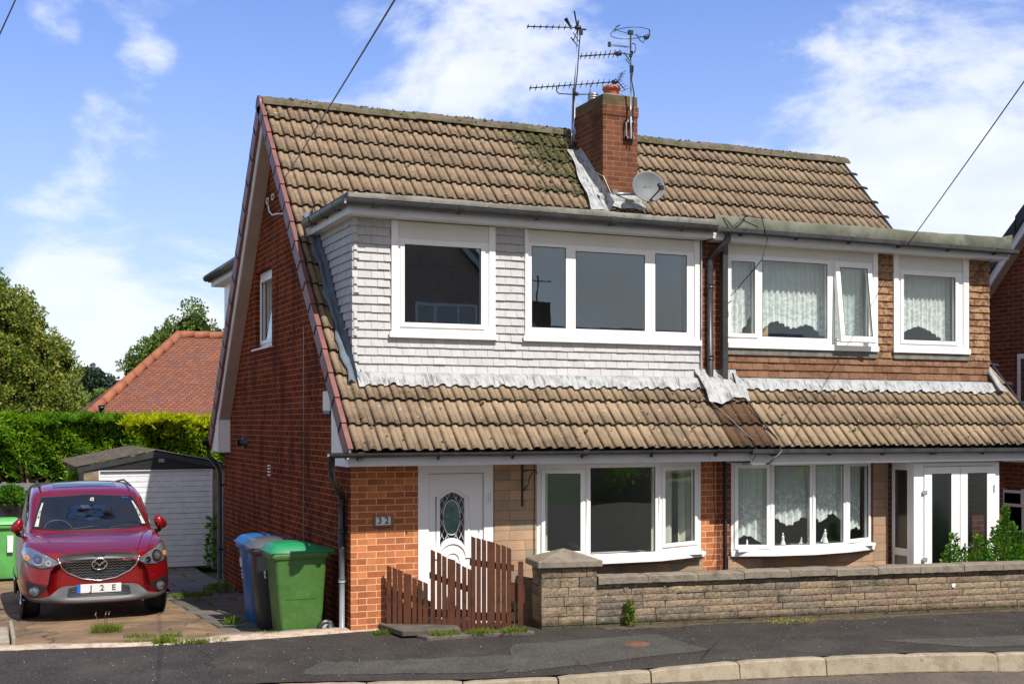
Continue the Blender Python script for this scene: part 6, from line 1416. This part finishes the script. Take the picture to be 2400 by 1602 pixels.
# winged oval badge
bx = lambda a: (.088*math.cos(a), .745+.073*math.sin(a))
bd = line_on(BV, [bx(a) for a in np.linspace(0, 2*math.pi, 25)[:-1]], .010, 'badge', 'chrome', gr, .022, closed=True)
patch_on(BV, [bx(a) for a in np.linspace(0, 2*math.pi, 25)[:-1]], 'badge_back', 'trimblk', bd, .014, 3) if False else None
line_on(BV, [(-.082, .768), (-.055, .775), (-.025, .762), (0, .722), (.025, .762), (.055, .775), (.082, .768)], .009, 'badge_wing', 'chrome', gr, .022)
line_on(BV, [(-.070, .712), (-.045, .745), (-.02, .750)], .005, 'badge_line', 'chrome', gr, .020); line_on(BV, [(.070, .712), (.045, .745), (.02, .750)], .005, 'badge_line', 'chrome', gr, .020)
for s_ in (-1, 1):
    hl = [(s_*x, z_) for x, z_ in ((.845, .945), (.875, .87), (.865, .79), (.80, .735), (.68, .705), (.56, .715), (.47, .765), (.50, .805), (.60, .855), (.72, .905), (.80, .94))]
    h = patch_on(BV, hl, 'headlight', 'lampglass', car, .008, 6, .012)
    line_on(BV, hl, .006, 'headlight_rim', 'trimblk', h, .006, closed=True)
    for (x, z_, r1, m_, o_) in ((.70, .80, .066, 'chrome', .022), (.70, .80, .046, 'lens', .029), (.70, .80, .020, 'lampglass', .034), (.815, .82, .028, 'amber', .020), (.585, .765, .036, 'chrome', .020)):
        patch_on(BV, [(s_*x+r1*math.cos(a), z_+r1*math.sin(a)) for a in np.linspace(0, 2*math.pi, 17)[:-1]], {'amber': 'indicator', 'lens': 'projector', 'chrome': 'reflector_ring', 'lampglass': 'bulb'}[m_], m_, h, o_, 3)
    for (xa, za, xb, zb) in ((.62, .885, .50, .80), (.80, .93, .84, .86)): line_on(BV, [(s_*xa, za-.03), (s_*xb, zb-.02)], .004, 'lamp_detail', 'chrome', h, .018)
    fl = [(s_*x, z_) for x, z_ in ((.845, .545), (.60, .475), (.66, .395), (.74, .345), (.80, .365), (.835, .44))]
    f_ = patch_on(BV, fl, 'fog_light_recess', 'trimblk', car, .006, 5)
    ff = patch_on(BV, [(s_*.755+.048*math.cos(a), .415+.048*math.sin(a)) for a in np.linspace(0, 2*math.pi, 17)[:-1]], 'fog_light', 'lampglass', f_, .014, 3, .012)
    line_on(BV, [(s_*.755+.052*math.cos(a), .415+.052*math.sin(a)) for a in np.linspace(0, 2*math.pi, 17)[:-1]], .007, 'fog_rim', 'bumperg', f_, .014, closed=True)
    # bonnet crease and shut line
    b = MB(); pp = []
    for k in range(15):
        t = k/14; x = s_*(.44+.24*t); y = .10+1.02*t; r = BV.ray_cast(Vector((x, y, 3)), Vector((0, 0, -1))); 
        if r[0]: pp.append((x, y, r[0].z+.0006))
    b.tube(pp, .011, 6); b.build('bonnet_crease', 'paint', car, True)
    b = MB(); pp = []
    for k in range(15):
        t = k/14; x = s_*(.60+.17*t+.03*math.sin(3*t)); y = .26+.90*t; r = BV.ray_cast(Vector((x, y, 3)), Vector((0, 0, -1)))
        if r[0]: pp.append((x, y, r[0].z-.0005))
    b.tube(pp, .0028, 5); b.build('bonnet_gap', 'trimblk', car, True)
    # door mirror
    b = MB(); prof_ = []; vs = []; cx_, cy_, cz_ = s_*.915, 1.42, 1.15
    for i in range(9):
        v = -1+2*i/8; 
        for k in range(14):
            a = 2*math.pi*k/14; rr = math.sqrt(max(0.02, 1-v*v)); X = rr*math.cos(a); Y = rr*math.sin(a)
            vs.append((cx_+(.078-.020*v)*X-.030*s_*v, cy_+.070*Y*(1 if Y < 0 else .7), cz_+.098*v-.02*s_*X*v))
    b.add(vs, [(i*14+k, i*14+(k+1) % 14, (i+1)*14+(k+1) % 14, (i+1)*14+k) for i in range(8) for k in range(14)], 0, True); b.add(vs[:14], [tuple(range(14))]); b.add(vs[-14:], [tuple(range(14))]); mo = b.build('door_mirror', 'paint', car, True)
    b = MB(); b.tube([(s_*.92, 1.44, 1.07), (s_*.90, 1.46, 1.03), (s_*.84, 1.48, 1.01)], [.035, .03, .03], 8); b.build('mirror_arm', 'trimblk', mo, True)
    for y in (.93, 3.63):
        b = MB(); b.lathe([(.20, -.11), (.33, -.115), (.352, -.085), (.355, .085), (.33, .115), (.20, .11)], (s_*.775, y, .352), 36, M4=Matrix.Rotation(math.pi/2, 4, 'Y')); wo = b.build('wheel', 'tyre', car, True)
        b = MB(); b.lathe([(0, s_*.10), (.06, s_*.105), (.20, s_*.085), (.215, s_*.11), (.215, -s_*.08)], (s_*.775, y, .352), 30, M4=Matrix.Rotation(math.pi/2, 4, 'Y'))
        for k in range(5):
            a = k*2*math.pi/5; b.tube([(s_*.865, y, .352), (s_*.875, y+.20*math.cos(a), .352+.20*math.sin(a))], .022, 6)
        b.build('rim', 'chrome', wo, True)
        b = MB(); b.lathe([(0, 0), (.415, 0), (.415, .02), (.385, .035)], (s_*(.855), y, .375), 32, M4=Matrix.Rotation(s_*math.pi/2, 4, 'Y')); b.build('wheel_arch', 'trimblk', car, True)
    # side glass
    b = MB(); 
    for (y0, y1) in ((1.62, 2.55), (2.62, 3.65)):
        for k in range(6):
            pa = []
            for y in (y0+(y1-y0)*k/6, y0+(y1-y0)*(k+1)/6):
                tp = CV.ray_cast(Vector((.62, y, 3)), Vector((0, 0, -1)))[0].z-.10
                for z_ in (1.12, 1.12+(tp-1.12)*.4, 1.12+(tp-1.12)*.75, tp):
                    r = CV.ray_cast(Vector((s_*3, y, z_)), Vector((-s_, 0, 0)))
                    pa.append((r[0].x+s_*.006, y, z_) if r[0] else (s_*.7, y, z_))
            b.add(pa, [(j, j+1, 4+j+1, 4+j) for j in range(3)], 0, True)
    b.build('side_window', 'carglass', car, True)
    b = MB(); b.tube([(s_*.60, 2.1, 1.625), (s_*.60, 3.0, 1.67), (s_*.59, 4.0, 1.60)], .014, 6); b.build('roof_rail', 'trimblk', car, True)
# windscreen, laid on the cabin
WS = [(-.735, 1.115), (-.70, 1.20), (-.655, 1.34), (-.605, 1.46), (-.585, 1.485), (0, 1.52), (.585, 1.485), (.605, 1.46), (.655, 1.34), (.70, 1.20), (.735, 1.115), (.4, 1.095), (0, 1.09), (-.4, 1.095)]
ws_ = patch_on(CV, WS, 'windscreen', 'carglass', car, .008, 4)
line_on(CV, WS, .008, 'windscreen_seal', 'trimblk', ws_, .004, closed=True)
for s_ in (-1, 1):
    patch_on(CV, [(s_*.70, 1.135), (s_*.655, 1.135), (s_*.612, 1.31), (s_*.57, 1.42), (s_*.59, 1.42), (s_*.640, 1.31)], 'pillar_trim', 'beige', ws_, .009, 3)
M['inside'] = plain('dim_interior', (.03, .032, .035), .5, .1, 10, 0)
line_on(CV, [(-.42+.17*math.cos(a), 1.10+.115*math.sin(a)) for a in np.linspace(.15, math.pi-.15, 14)], .006, 'steering_wheel', 'bumperg', ws_, .008)
for cx_ in (): patch_on(CV, [(cx_-.10, 1.38), (cx_-.11, 1.46), (cx_-.07, 1.50), (cx_+.07, 1.50), (cx_+.11, 1.46), (cx_+.10, 1.38)], 'headrest', 'inside', ws_, .008, 3)
patch_on(CV, [(.02, 1.44), (.07, 1.43), (.08, 1.475), (.04, 1.475)], 'windscreen_sticker', 'beige', ws_, .010, 2); patch_on(CV, [(.45, 1.475), (.53, 1.470), (.53, 1.458), (.45, 1.462)], 'blue_sticker', 'bluep', ws_, .010, 2)
patch_on(CV, [(-.10, 1.47), (-.10, 1.51), (0, 1.51), (0, 1.47)], 'rear_view_mirror', 'inside', ws_, .010, 2) if False else None
for (a, c, d_) in (((-.30, 1.105), (.02, 1.135), (.10, 1.12)), ((.18, 1.11), (.42, 1.135), (.62, 1.125))): line_on(CV, [a, c, d_], .006, 'wiper', 'trimblk', ws_, .014)
b = MB(); vs = []      # glass roof panel
for i in range(9):
    for j in range(7):
        x = -.42+.84*i/8; y = 2.22+.8*j/6; r = CV.ray_cast(Vector((x, y, 3)), Vector((0, 0, -1))); vs.append((x, y, r[0].z+.005))
b.add(vs, [(i*7+j, (i+1)*7+j, (i+1)*7+j+1, i*7+j+1) for i in range(8) for j in range(6)], 0, True); b.build('sunroof', 'carglass', car, True)
# lower bumper
LBp = [(-.89, .40), (-.82, .34), (-.70, .325), (-.62, .345), (-.50, .455), (-.42, .475), (0, .48), (.42, .475), (.50, .455), (.62, .345), (.70, .325), (.82, .34), (.89, .40), (.90, .33), (.86, .262), (.5, .25), (0, .245), (-.5, .25), (-.86, .262), (-.90, .33)]
lbm = MB(); n = 60
top_ = lambda x: np.interp(abs(x), [0, .40, .47, .58, .70, .82, .90], [.485, .480, .46, .365, .335, .35, .395]); bot_ = lambda x: np.interp(abs(x), [0, .5, .80, .90], [.262, .266, .275, .31])
vs = []
for i in range(n+1):
    x = -.89+1.78*i/n
    for j in range(9):
        z_ = bot_(x)+(top_(x)-bot_(x))*j/8; r = BV.ray_cast(Vector((x, -2, z_)), Vector((0, 1, 0))); y = r[0].y if r[0] else .3; vs.append((x, y-.012-.010*math.sin(math.pi*j/8), z_))
lbm.add(vs, [(i*9+j, (i+1)*9+j, (i+1)*9+j+1, i*9+j+1) for i in range(n) for j in range(8)], 0, True); lb = lbm.build('lower_bumper', 'bumperg', car, True)
itk = patch_on(BV, [(-.38, .345), (-.36, .45), (-.30, .465), (.30, .465), (.36, .45), (.38, .345), (.30, .33), (-.30, .33)], 'lower_intake', 'trimblk', lb, .028, 5)
for z_ in (.365, .41, .44): line_on(BV, [(-.33, z_), (.33, z_)], .006, 'intake_bar', 'bumperg', itk, .030, n=5)
yp_ = hit(BV, 0, .45)[0].y-.045; b = MB(); b.box(-.225, .26, yp_, yp_+.01, .385, .495); pl = b.build('number_plate', 'plate', car, True, bevel=.003)
b = MB(); b.box(-.265, -.2255, yp_-.0005, yp_+.01, .385, .495); b.build('plate_band', 'plateb', pl, True)
for ch_, x in (('J', -.10), ('2', .03), ('E', .17)): text_obj(ch_, .10, Matrix.Translation((x, yp_-.003, .44)) @ Matrix.Rotation(math.pi/2, 4, 'X'), 'plate_character', 'plateink', pl, .001, True)
for x in (-.62, -.36, .44, .66):
    r = hit(BV, x, .57); b = MB(); b.lathe([(0, .001), (.009, 0)], (x, r[0].y-.004, .57), 10, M4=Matrix.Rotation(math.pi/2, 4, 'X')); b.build('parking_sensor', 'paint', car, True)

# ================================================================ planting
def blades(name, pts, nrm, L, Wd, m, parent=None, jit=.6, asp=None, local=False):
    """many small leaf-shaped faces; pts Nx3 positions, nrm Nx3 general directions"""
    n = len(pts); d_ = nrm+rng.normal(size=(n, 3))*jit; d_ /= np.linalg.norm(d_, axis=1)[:, None]+1e-9
    r_ = rng.normal(size=(n, 3)); s_ = np.cross(d_, r_); s_ /= np.linalg.norm(s_, axis=1)[:, None]+1e-9
    l = L*(.6+.8*rng.random(n))[:, None]; w = Wd*(.6+.8*rng.random(n))[:, None]
    V = np.empty((n, 4, 3)); V[:, 0] = pts; V[:, 1] = pts+d_*l*.5+s_*w*.5; V[:, 2] = pts+d_*l; V[:, 3] = pts+d_*l*.5-s_*w*.5
    if parent is not None: V -= np.array(BASE.get(parent.name, (0, 0, 0)))
    me = bpy.data.meshes.new(name); me.vertices.add(n*4); me.vertices.foreach_set('co', V.reshape(-1)); me.loops.add(n*4); me.loops.foreach_set('vertex_index', np.arange(n*4)); me.polygons.add(n); me.polygons.foreach_set('loop_start', np.arange(n)*4); me.polygons.foreach_set('loop_total', np.full(n, 4)); me.update(); me.validate()
    me.materials.append(M[m]); o = bpy.data.objects.new(name, me); S.collection.objects.link(o)
    if parent is not None: o.parent = parent
    return o
def ellip_shell(c, r, n, inner=.75):
    u = rng.normal(size=(n, 3)); u /= np.linalg.norm(u, axis=1)[:, None]; k = inner+(1.04-inner)*rng.random(n)**.6
    return np.array(c)+u*np.array(r)*k[:, None], u
def crown(parent, blobs, per_m2, L, Wd, m, core='leafcore', name='crown', sub=None, jit=.7, lump=.34):
    P, N = [], []
    cb = MB()
    for c, r in blobs:
        c = np.array(c, float); r = np.array(r, float); area = 4*math.pi*((r[0]*r[1])**1.6/3+(r[0]*r[2])**1.6/3+(r[1]*r[2])**1.6/3)**(1/1.6)
        k = int(area*(2.2 if sub is None else sub)); ctr, dirs = ellip_shell(c, r, k, .72)        # clumps on the surface of each limb mass
        for q, dd in zip(ctr, dirs):
            if q[1] > c[1]+r[1]*.55: continue
            rr = lump*(.6+.9*rng.random()); nn = int(per_m2*rr*rr*9); u = rng.normal(size=(nn, 3)); u /= np.linalg.norm(u, axis=1)[:, None]
            P.append(q+u*rr*(.55+.5*rng.random(nn))[:, None]*np.array([1, 1, .8])); N.append(u*.7+dd*.5+np.array([0, 0, .15]))
        vs = []
        for i in range(7):
            for j in range(12):
                th = math.pi*i/6; ph = 2*math.pi*j/12; vs.append(c+r*.70*np.array([math.sin(th)*math.cos(ph), math.sin(th)*math.sin(ph), math.cos(th)])*(1+.12*rng.normal()))
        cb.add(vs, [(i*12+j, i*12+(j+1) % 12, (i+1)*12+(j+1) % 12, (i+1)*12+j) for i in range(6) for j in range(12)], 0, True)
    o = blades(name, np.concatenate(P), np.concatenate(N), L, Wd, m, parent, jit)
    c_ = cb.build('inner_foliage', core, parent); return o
M['leafcore'] = plain('inner_leaves', (.014, .022, .006), 1., .3, 8, 0, spec=0)  # near-black green puts the inner shade of the foliage into the colour
M['lime'] = leafm('lime_tree_leaf', (.15, .21, .024), (.050, .085, .011), (.34, .33, .06), .25, 2.6)
M['lime2'] = leafm('distant_tree_leaf', (.11, .18, .03), (.045, .085, .014), (.20, .25, .05), .25, 2.0)
M['farleaf'] = leafm('far_tree_leaf', (.035, .065, .04), (.022, .045, .032), (.03, .05, .03), .1, .2)
M['hedge'] = leafm('hedge_spray', (.16, .32, .014), (.06, .16, .008), (.27, .42, .02), .4, 1.3)
M['hedgeg'] = leafm('golden_hedge_spray', (.20, .34, .012), (.08, .19, .010), (.48, .50, .01), .4, 1.1)
M['hedgey'] = leafm('yellow_tip', (.60, .56, .015), (.35, .42, .012), (.62, .55, .02), .5, 1.4)
M['bush'] = leafm('glossy_shrub_leaf', (.06, .17, .012), (.03, .095, .008), (.13, .28, .02), .3, 5)
M['weed'] = leafm('weed_leaf', (.14, .20, .02), (.08, .14, .015), (.24, .26, .04), .4, 6)
def tree(name, loc, blobs, per, L, Wd, m, label, trunk_r=.25, th=None, group=None, **k):
    t = thing(name, loc, label, 'tree', group); b = MB(); x, y, z = loc; top = max(c[2] for c, r in blobs)
    b.tube([(x, y, z), (x+.1, y, z+(top-z)*.5), (x, y, top)], [trunk_r, trunk_r*.7, trunk_r*.2], 10)
    for c, r in blobs: b.tube([(x, y, z+(c[2]-z)*.45), ((x+c[0])/2, (y+c[1])/2, c[2]-r[2]*.4), tuple(c)], [trunk_r*.45, trunk_r*.3, trunk_r*.1], 6)
    b.build('trunk', 'bark', t); crown(t, blobs, per, L, Wd, m, **k); return t
# the big lime tree at the left
tree('broadleaf_tree', (.6, 50, -.9), [((.7, 50, 5.9), (1.35, 1.6, 1.9)), ((-.2, 50, 6.7), (1.3, 1.4, 1.5)), ((1.3, 50, 4.6), (1.6, 1.7, 1.5)), ((.0, 49.5, 4.2), (1.8, 1.8, 2.0)), ((2.5, 50, 4.2), (1.0, 1.2, 1.25)), ((2.6, 49.7, 3.1), (1.1, 1.2, 1.2)), ((1.2, 49.3, 2.6), (2.0, 1.6, 1.4)), ((3.0, 50.3, 4.6), (.65, .8, .7)), ((1.7, 50, 5.6), (.8, .9, .9))], 120, .10, .08, 'lime', 'large yellow-green lime tree rising above the hedge at the left edge', .3, sub=2.4, lump=.36)
tree('broadleaf_tree', (9.6, 60, -.9), [((9.55, 60, 6.4), (1.25, 1.4, 1.35)), ((8.5, 60, 5.7), (.9, 1.1, .95)), ((7.6, 60, 5.2), (.85, 1, .8)), ((6.9, 60, 4.5), (.7, .9, .7)), ((10.8, 60, 5.8), (1.1, 1.2, 1.2)), ((9.7, 60, 4.4), (2.4, 1.6, 1.8)), ((11.6, 60, 5.0), (1.0, 1.2, 1.5))], 75, .13, .10, 'lime2', 'round-topped tree behind the red-roofed bungalow', .25, sub=2.0, lump=.4)
tree('distant_tree', (18.0, 220, 3.0), [((18.1, 220, 9.0), (2.0, 2.4, 2.3)), ((17.0, 220, 8.0), (1.8, 2, 2.2)), ((18.8, 220, 7.0), (2.3, 2, 2.4))], 3.0, .6, .5, 'farleaf', 'dark round tree on the skyline beside the bungalow roof', .3, sub=1.2, lump=.9, group='far trees on the skyline')
tree('distant_tree', (21.0, 225, 3.0), [((21.3, 225, 8.2), (1.6, 2, 1.6)), ((22.3, 225, 7.4), (1.8, 2, 1.6)), ((19.8, 225, 6.6), (1.6, 2, 1.2))], 3.0, .6, .5, 'farleaf', 'lower dark tree on the skyline touching the bungalow roof', .3, sub=1.2, lump=.9, group='far trees on the skyline')
tree('distant_bush', (12.0, 150, 1.5), [((13.0, 150, 4.2), (2.0, 1.6, 1.6)), ((10.5, 150, 4.0), (1.8, 1.6, 1.8))], 8, .4, .3, 'lime2', 'pale green bushes on the field below the skyline trees', .2, sub=1.2, lump=.6)
# conifer hedge
def hedge(x0, x1, y, z0, z1, m, tip, label, gap=None, seed=0, dens=950):
    t = thing('conifer_hedge', ((x0+x1)/2, y, z0), label, 'hedge', 'clipped conifer hedges')
    n = int((x1-x0)*(z1-z0)*dens); X = x0+(x1-x0)*rng.random(n); Z = z0+(z1-z0)*rng.random(n)
    def bulge(X, Z): return .16*np.sin(X*2.1+seed)+.12*np.sin(X*4.7+Z*2.3)+.13*np.sin(Z*3.1+X*1.3)+.08*np.sin(X*9+Z*7)
    Y = y-bulge(X, Z)-.10*rng.random(n); keep = np.ones(n, bool)
    if gap: keep &= ~((X < gap[0]+.25*np.sin(Z*9)) & (Z < gap[1]+.22*np.sin(X*5)))
    P = np.stack([X, Y, Z], 1)[keep]; N = np.tile(np.array([[.15, -.75, .35]]), (len(P), 1)); N[:, 0] += .5*np.sin(P[:, 0]*6); N[:, 2] += .3*np.sin(P[:, 2]*8)
    blades('sprays', P, N, .12, .035, m, t, .5)
    n = int((x1-x0)*2600); X = x0+(x1-x0)*rng.random(n); Y = y+(rng.random(n)-.15)*1.1; Z = z1-.05+.05*np.sin(X*3.3)+.04*np.sin(X*11)+.05*rng.random(n)
    blades('top_sprays', np.stack([X, Y-.18, Z-.10], 1), np.tile(np.array([[.1, -.4, .8]]), (n, 1)), .15, .04, tip, t, .45)
    n = int((x1-x0)*260); X = x0+(x1-x0)*rng.random(n); Z = z1-.5*rng.random(n)**2; blades('tip_sprays', np.stack([X, y-bulge(X, Z)-.12, Z], 1), np.tile(np.array([[.2, -.8, .6]]), (n, 1)), .16, .055, tip, t, .5)
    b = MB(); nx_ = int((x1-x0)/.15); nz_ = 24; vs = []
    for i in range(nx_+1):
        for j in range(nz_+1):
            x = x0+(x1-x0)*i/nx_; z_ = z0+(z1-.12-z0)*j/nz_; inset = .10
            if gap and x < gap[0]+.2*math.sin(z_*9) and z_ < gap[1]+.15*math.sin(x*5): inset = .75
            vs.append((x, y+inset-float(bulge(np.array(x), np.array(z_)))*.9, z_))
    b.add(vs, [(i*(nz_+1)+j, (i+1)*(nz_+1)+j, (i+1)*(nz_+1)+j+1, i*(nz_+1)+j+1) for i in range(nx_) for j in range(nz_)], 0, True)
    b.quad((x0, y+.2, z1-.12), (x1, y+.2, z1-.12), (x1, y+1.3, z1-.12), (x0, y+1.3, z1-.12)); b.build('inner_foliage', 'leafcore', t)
    return t
h1 = hedge(-3, 3.25, 31, -.6, 2.52, 'hedge', 'hedge', 'clipped bright green conifer hedge with a bare brown gap low at its left end', gap=(1.55, 1.22))
h2 = hedge(3.2, 6.6, 30.7, -.6, 2.50, 'hedgeg', 'hedgey', 'golden-tipped conifer hedge above the garage roof', seed=2)
b = MB()
for k in range(70):
    x = random.uniform(-.2, 1.75); z0_ = random.uniform(-.3, .6); b.tube([(x, 31.2+random.random()*.4, z0_), (x+random.uniform(-.25, .25), 31.1, z0_+random.uniform(.3, .6)), (x+random.uniform(-.5, .5), 30.95, z0_+random.uniform(.6, 1.1))], [.02*random.random()+.008, .012, .004], 5)
b.tube([(1.0, 31.0, -.5), (1.1, 30.95, .5), (.95, 31.0, 1.6)], [.05, .045, .03], 7); b.tube([(1.35, 31.0, -.5), (1.15, 30.95, .9), (1.02, 31.0, 1.9)], [.04, .04, .02], 7)
b.build('bare_stems', 'twig', h1)
P_, N_ = ellip_shell((2.05, 26.6, 1.12), (.38, .3, .34), 1300, .3); t_ = thing('shrub', (2.05, 26.6, -.5), 'small lime-green shrub between the grey fence and the garage', 'shrub'); blades('foliage', P_, N_+np.array([0, 0, .3]), .10, .05, 'hedge', t_, .6)
b = MB(); b.tube([(2.05, 26.6, -.5), (2.05, 26.6, .95)], [.03, .015], 6); b.build('stem', 'bark', t_)
t_ = thing('hanging_basket', (.62, 25.45, .95), 'round leafy hanging basket on the grey fence at the left edge', 'hanging basket'); P_, N_ = ellip_shell((.62, 25.4, .96), (.27, .22, .20), 1500, .3); blades('foliage', P_, N_+np.array([0, -.2, .5]), .07, .035, 'bush', t_, .6)
b = MB(); b.lathe([(0, .0), (.09, .03), (.16, .12), (.18, .22)], (.62, 25.4, .62), 14); b.build('basket', 'black', t_)
# shrub behind the stone wall
def shrub(cx, cy, z0, stems, label):
    t = thing('evergreen_shrub', (cx, cy, z0), label, 'shrub'); P, N = [], []; b = MB()
    for (x, h, r) in stems:
        b.tube([(cx, cy, z0), (x, cy, (z0+h)*.5), (x+.02, cy, h-.05)], [.02, .012, .004], 5)
        n = int(520*r/.12*(h-.35)); tt = rng.random(n)**.8; rr = r*(1-tt*.82)*(.5+.5*rng.random(n)); a = rng.random(n)*6.28
        P.append(np.stack([x+rr*np.cos(a)+.02*np.sin(tt*9), cy+rr*np.sin(a), .35+(h-.35)*tt], 1)); N.append(np.stack([np.cos(a)*.7, np.sin(a)*.7, np.full(n, .7)], 1))
    b.build('stem', 'bark', t); blades('foliage', np.concatenate(P), np.concatenate(N), .050, .030, 'bush', t, .45)
shrub(12.4, 12.45, -.25, [(11.62, .92, .12), (11.75, .72, .13), (11.90, .66, .12), (12.02, .88, .12), (12.15, .80, .13), (12.32, .98, .12), (12.50, 1.24, .13), (12.44, 1.05, .15), (12.62, 1.02, .14), (12.78, .90, .16), (12.95, .96, .12), (13.1, .80, .18), (12.2, .66, .2), (12.7, .72, .22), (13.3, .78, .2), (11.46, .66, .06)], 'glossy green shrub with upright shoots behind the stone wall in front of the porch')
# weeds and grass tufts
def tuft(x, y, z, r, h, n, label, m='weed', stalks=0, w=.008, name='weed_tuft', cat='weed'):
    a = rng.random(n)*6.28; q = r*np.sqrt(rng.random(n)); P = np.stack([x+q*np.cos(a), y+q*np.sin(a)*.6, np.full(n, z)], 1); N = np.stack([np.cos(a)*.5*q/r, np.sin(a)*.5*q/r, np.ones(n)], 1)
    t = thing(name, (x, y, z), label, cat); blades('blades', P, N, h*.8, w, m, t, .45)
    if stalks:
        b = MB()
        for k in range(stalks): u = random.uniform(-.1, .1); b.tube([(x+u*.4, y, z), (x+u, y, z+h*1.1), (x+u*1.5+.02, y, z+h*1.7)], .003, 4); b.tube([(x+u*1.5+.02, y, z+h*1.55), (x+u*1.5+.03, y, z+h*1.85)], [.005, .010], 5)
        b.build('seed_stalk', 'twig', t)
    return t
def leafcol(x, y, z, r, h, n, L, Wd, label, m):
    a = rng.random(n)*6.28; q = r*rng.random(n)**.5; tt = rng.random(n); P_ = np.stack([x+q*np.cos(a)*(1-.6*tt), y+q*np.sin(a)*(1-.6*tt), z+h*tt], 1); N_ = np.stack([np.cos(a), np.sin(a), np.full(n, .5)], 1)
    t = thing('leafy_plant', (x, y, z), label, 'plant'); blades('foliage', P_, N_, L, Wd, m, t, .5); b = MB()
    for k in range(3): b.tube([(x, y, z), (x+random.uniform(-r, r)*.5, y, z+h*.6), (x+random.uniform(-r, r)*.6, y, z+h*.98)], .004, 4)
    b.build('stem', 'bark', t)
tuft(1.40, 15.05, zdrive(1.4, 15.05), .16, .13, 420, 'large grass tuft with dry seed stalks in front of the car', stalks=3)
tuft(1.62, 13.78, .0, .16, .05, 260, 'low weed patch on the drive edge below the car'); tuft(1.86, 13.62, .0, .10, .09, 260, 'small leafy weed at the kerb below the car wing', w=.02); tuft(2.12, 13.56, .0, .20, .06, 480, 'spreading moss-green weeds on the drive edge in front of the bins', w=.010)
tuft(2.42, 13.58, .0, .12, .05, 200, 'thin weeds at the drive edge left of the green bin'); tuft(1.70, 14.35, zdrive(0, 14.35), .18, .05, 260, 'sparse grass growing from a crack in the drive'); tuft(2.0, 14.1, zdrive(0, 14.1), .12, .07, 160, 'short grass in the crack right of the big tuft')
tuft(2.86, 15.1, zdrive(0, 15.1), .07, .10, 120, 'small bright weed at the shadow edge beside the bins', w=.022); tuft(3.0, 13.75, -.0, .14, .05, 200, 'low moss at the foot of the green bin'); tuft(4.20, 13.30, .0, .14, .06, 320, 'grass growing at the corner of the dark slab', w=.008)
for (x, y, l) in ((4.75, 12.80, 'left'), (5.15, 12.74, 'middle'), (5.5, 12.66, 'right')): tuft(x, y, .03, .17, .07, 420, 'bright grass fringe along the %s of the flat slab' % l, w=.007)
leafcol(6.97, 12.63, 0, .055, .30, 200, .045, .028, 'upright leafy weed growing from the foot of the stone wall', 'weed'); tuft(8.9, 12.20, .0, .35, .03, 180, 'dry yellow grass strands at the foot of the wall', 'hedgey'); leafcol(3.62, 20.2, -.36, .3, .14, 300, .05, .03, 'shaded weeds in the corner by the garage', 'weed'); tuft(3.0, 19.0, -.25, .3, .08, 500, 'shaded moss and grass on the path behind the bins', w=.014); leafcol(5.66, 12.98, .0, .06, .45, 70, .03, .02, 'dark spindly plant between the fence and the pillar', 'leafcore')
leafcol(4.28, 24.8, -.5, .10, 1.0, 170, .10, .06, 'climbing plant beside the right edge of the garage door', 'bush')
# loose grit on the paving
P = MB()
for k in range(330):
    x = random.uniform(.4, 13); y = random.uniform(lerp_pl(YK, x)+.15, lerp_pl(YP, x)-.05); r = random.uniform(.002, .007); z_ = zpave(x, y)+r*.4
    P.add([(x+r*math.cos(a)*random.uniform(.6, 1.2), y+r*math.sin(a)*random.uniform(.6, 1.2), z_-r*.4) for a in (0, 1.3, 2.6, 3.9, 5.1)]+[(x, y, z_+r*.5)], [(0, 1, 5), (1, 2, 5), (2, 3, 5), (3, 4, 5), (4, 0, 5)])
M['grit'] = islands('pale_grit', (.5, .46, .40), (.25, .22, .18), (.3, .25, .2), bump=0); g_ = P.build('loose_grit', 'grit'); props(g_, 'pale grit and small stones scattered over the dark pavement', 'grit', kind='stuff')

t_ = thing('garden_bush', (20.5, -9.5, -.2), 'round green bush across the street seen mirrored in the bow window', 'bush'); P_, N_ = ellip_shell((20.3, -9.5, -.1), (2.2, 1.4, 1.35), 5000, .6); blades('foliage', P_, N_, .16, .11, 'hedge', t_, .6)
b = MB(); b.lathe([(0, -1), (1.6, -.6), (2.0, .1), (1.5, .7), (0, 1.05)], (20.3, -9.5, -.1), 14); b.build('inner_foliage', 'leafcore', t_)
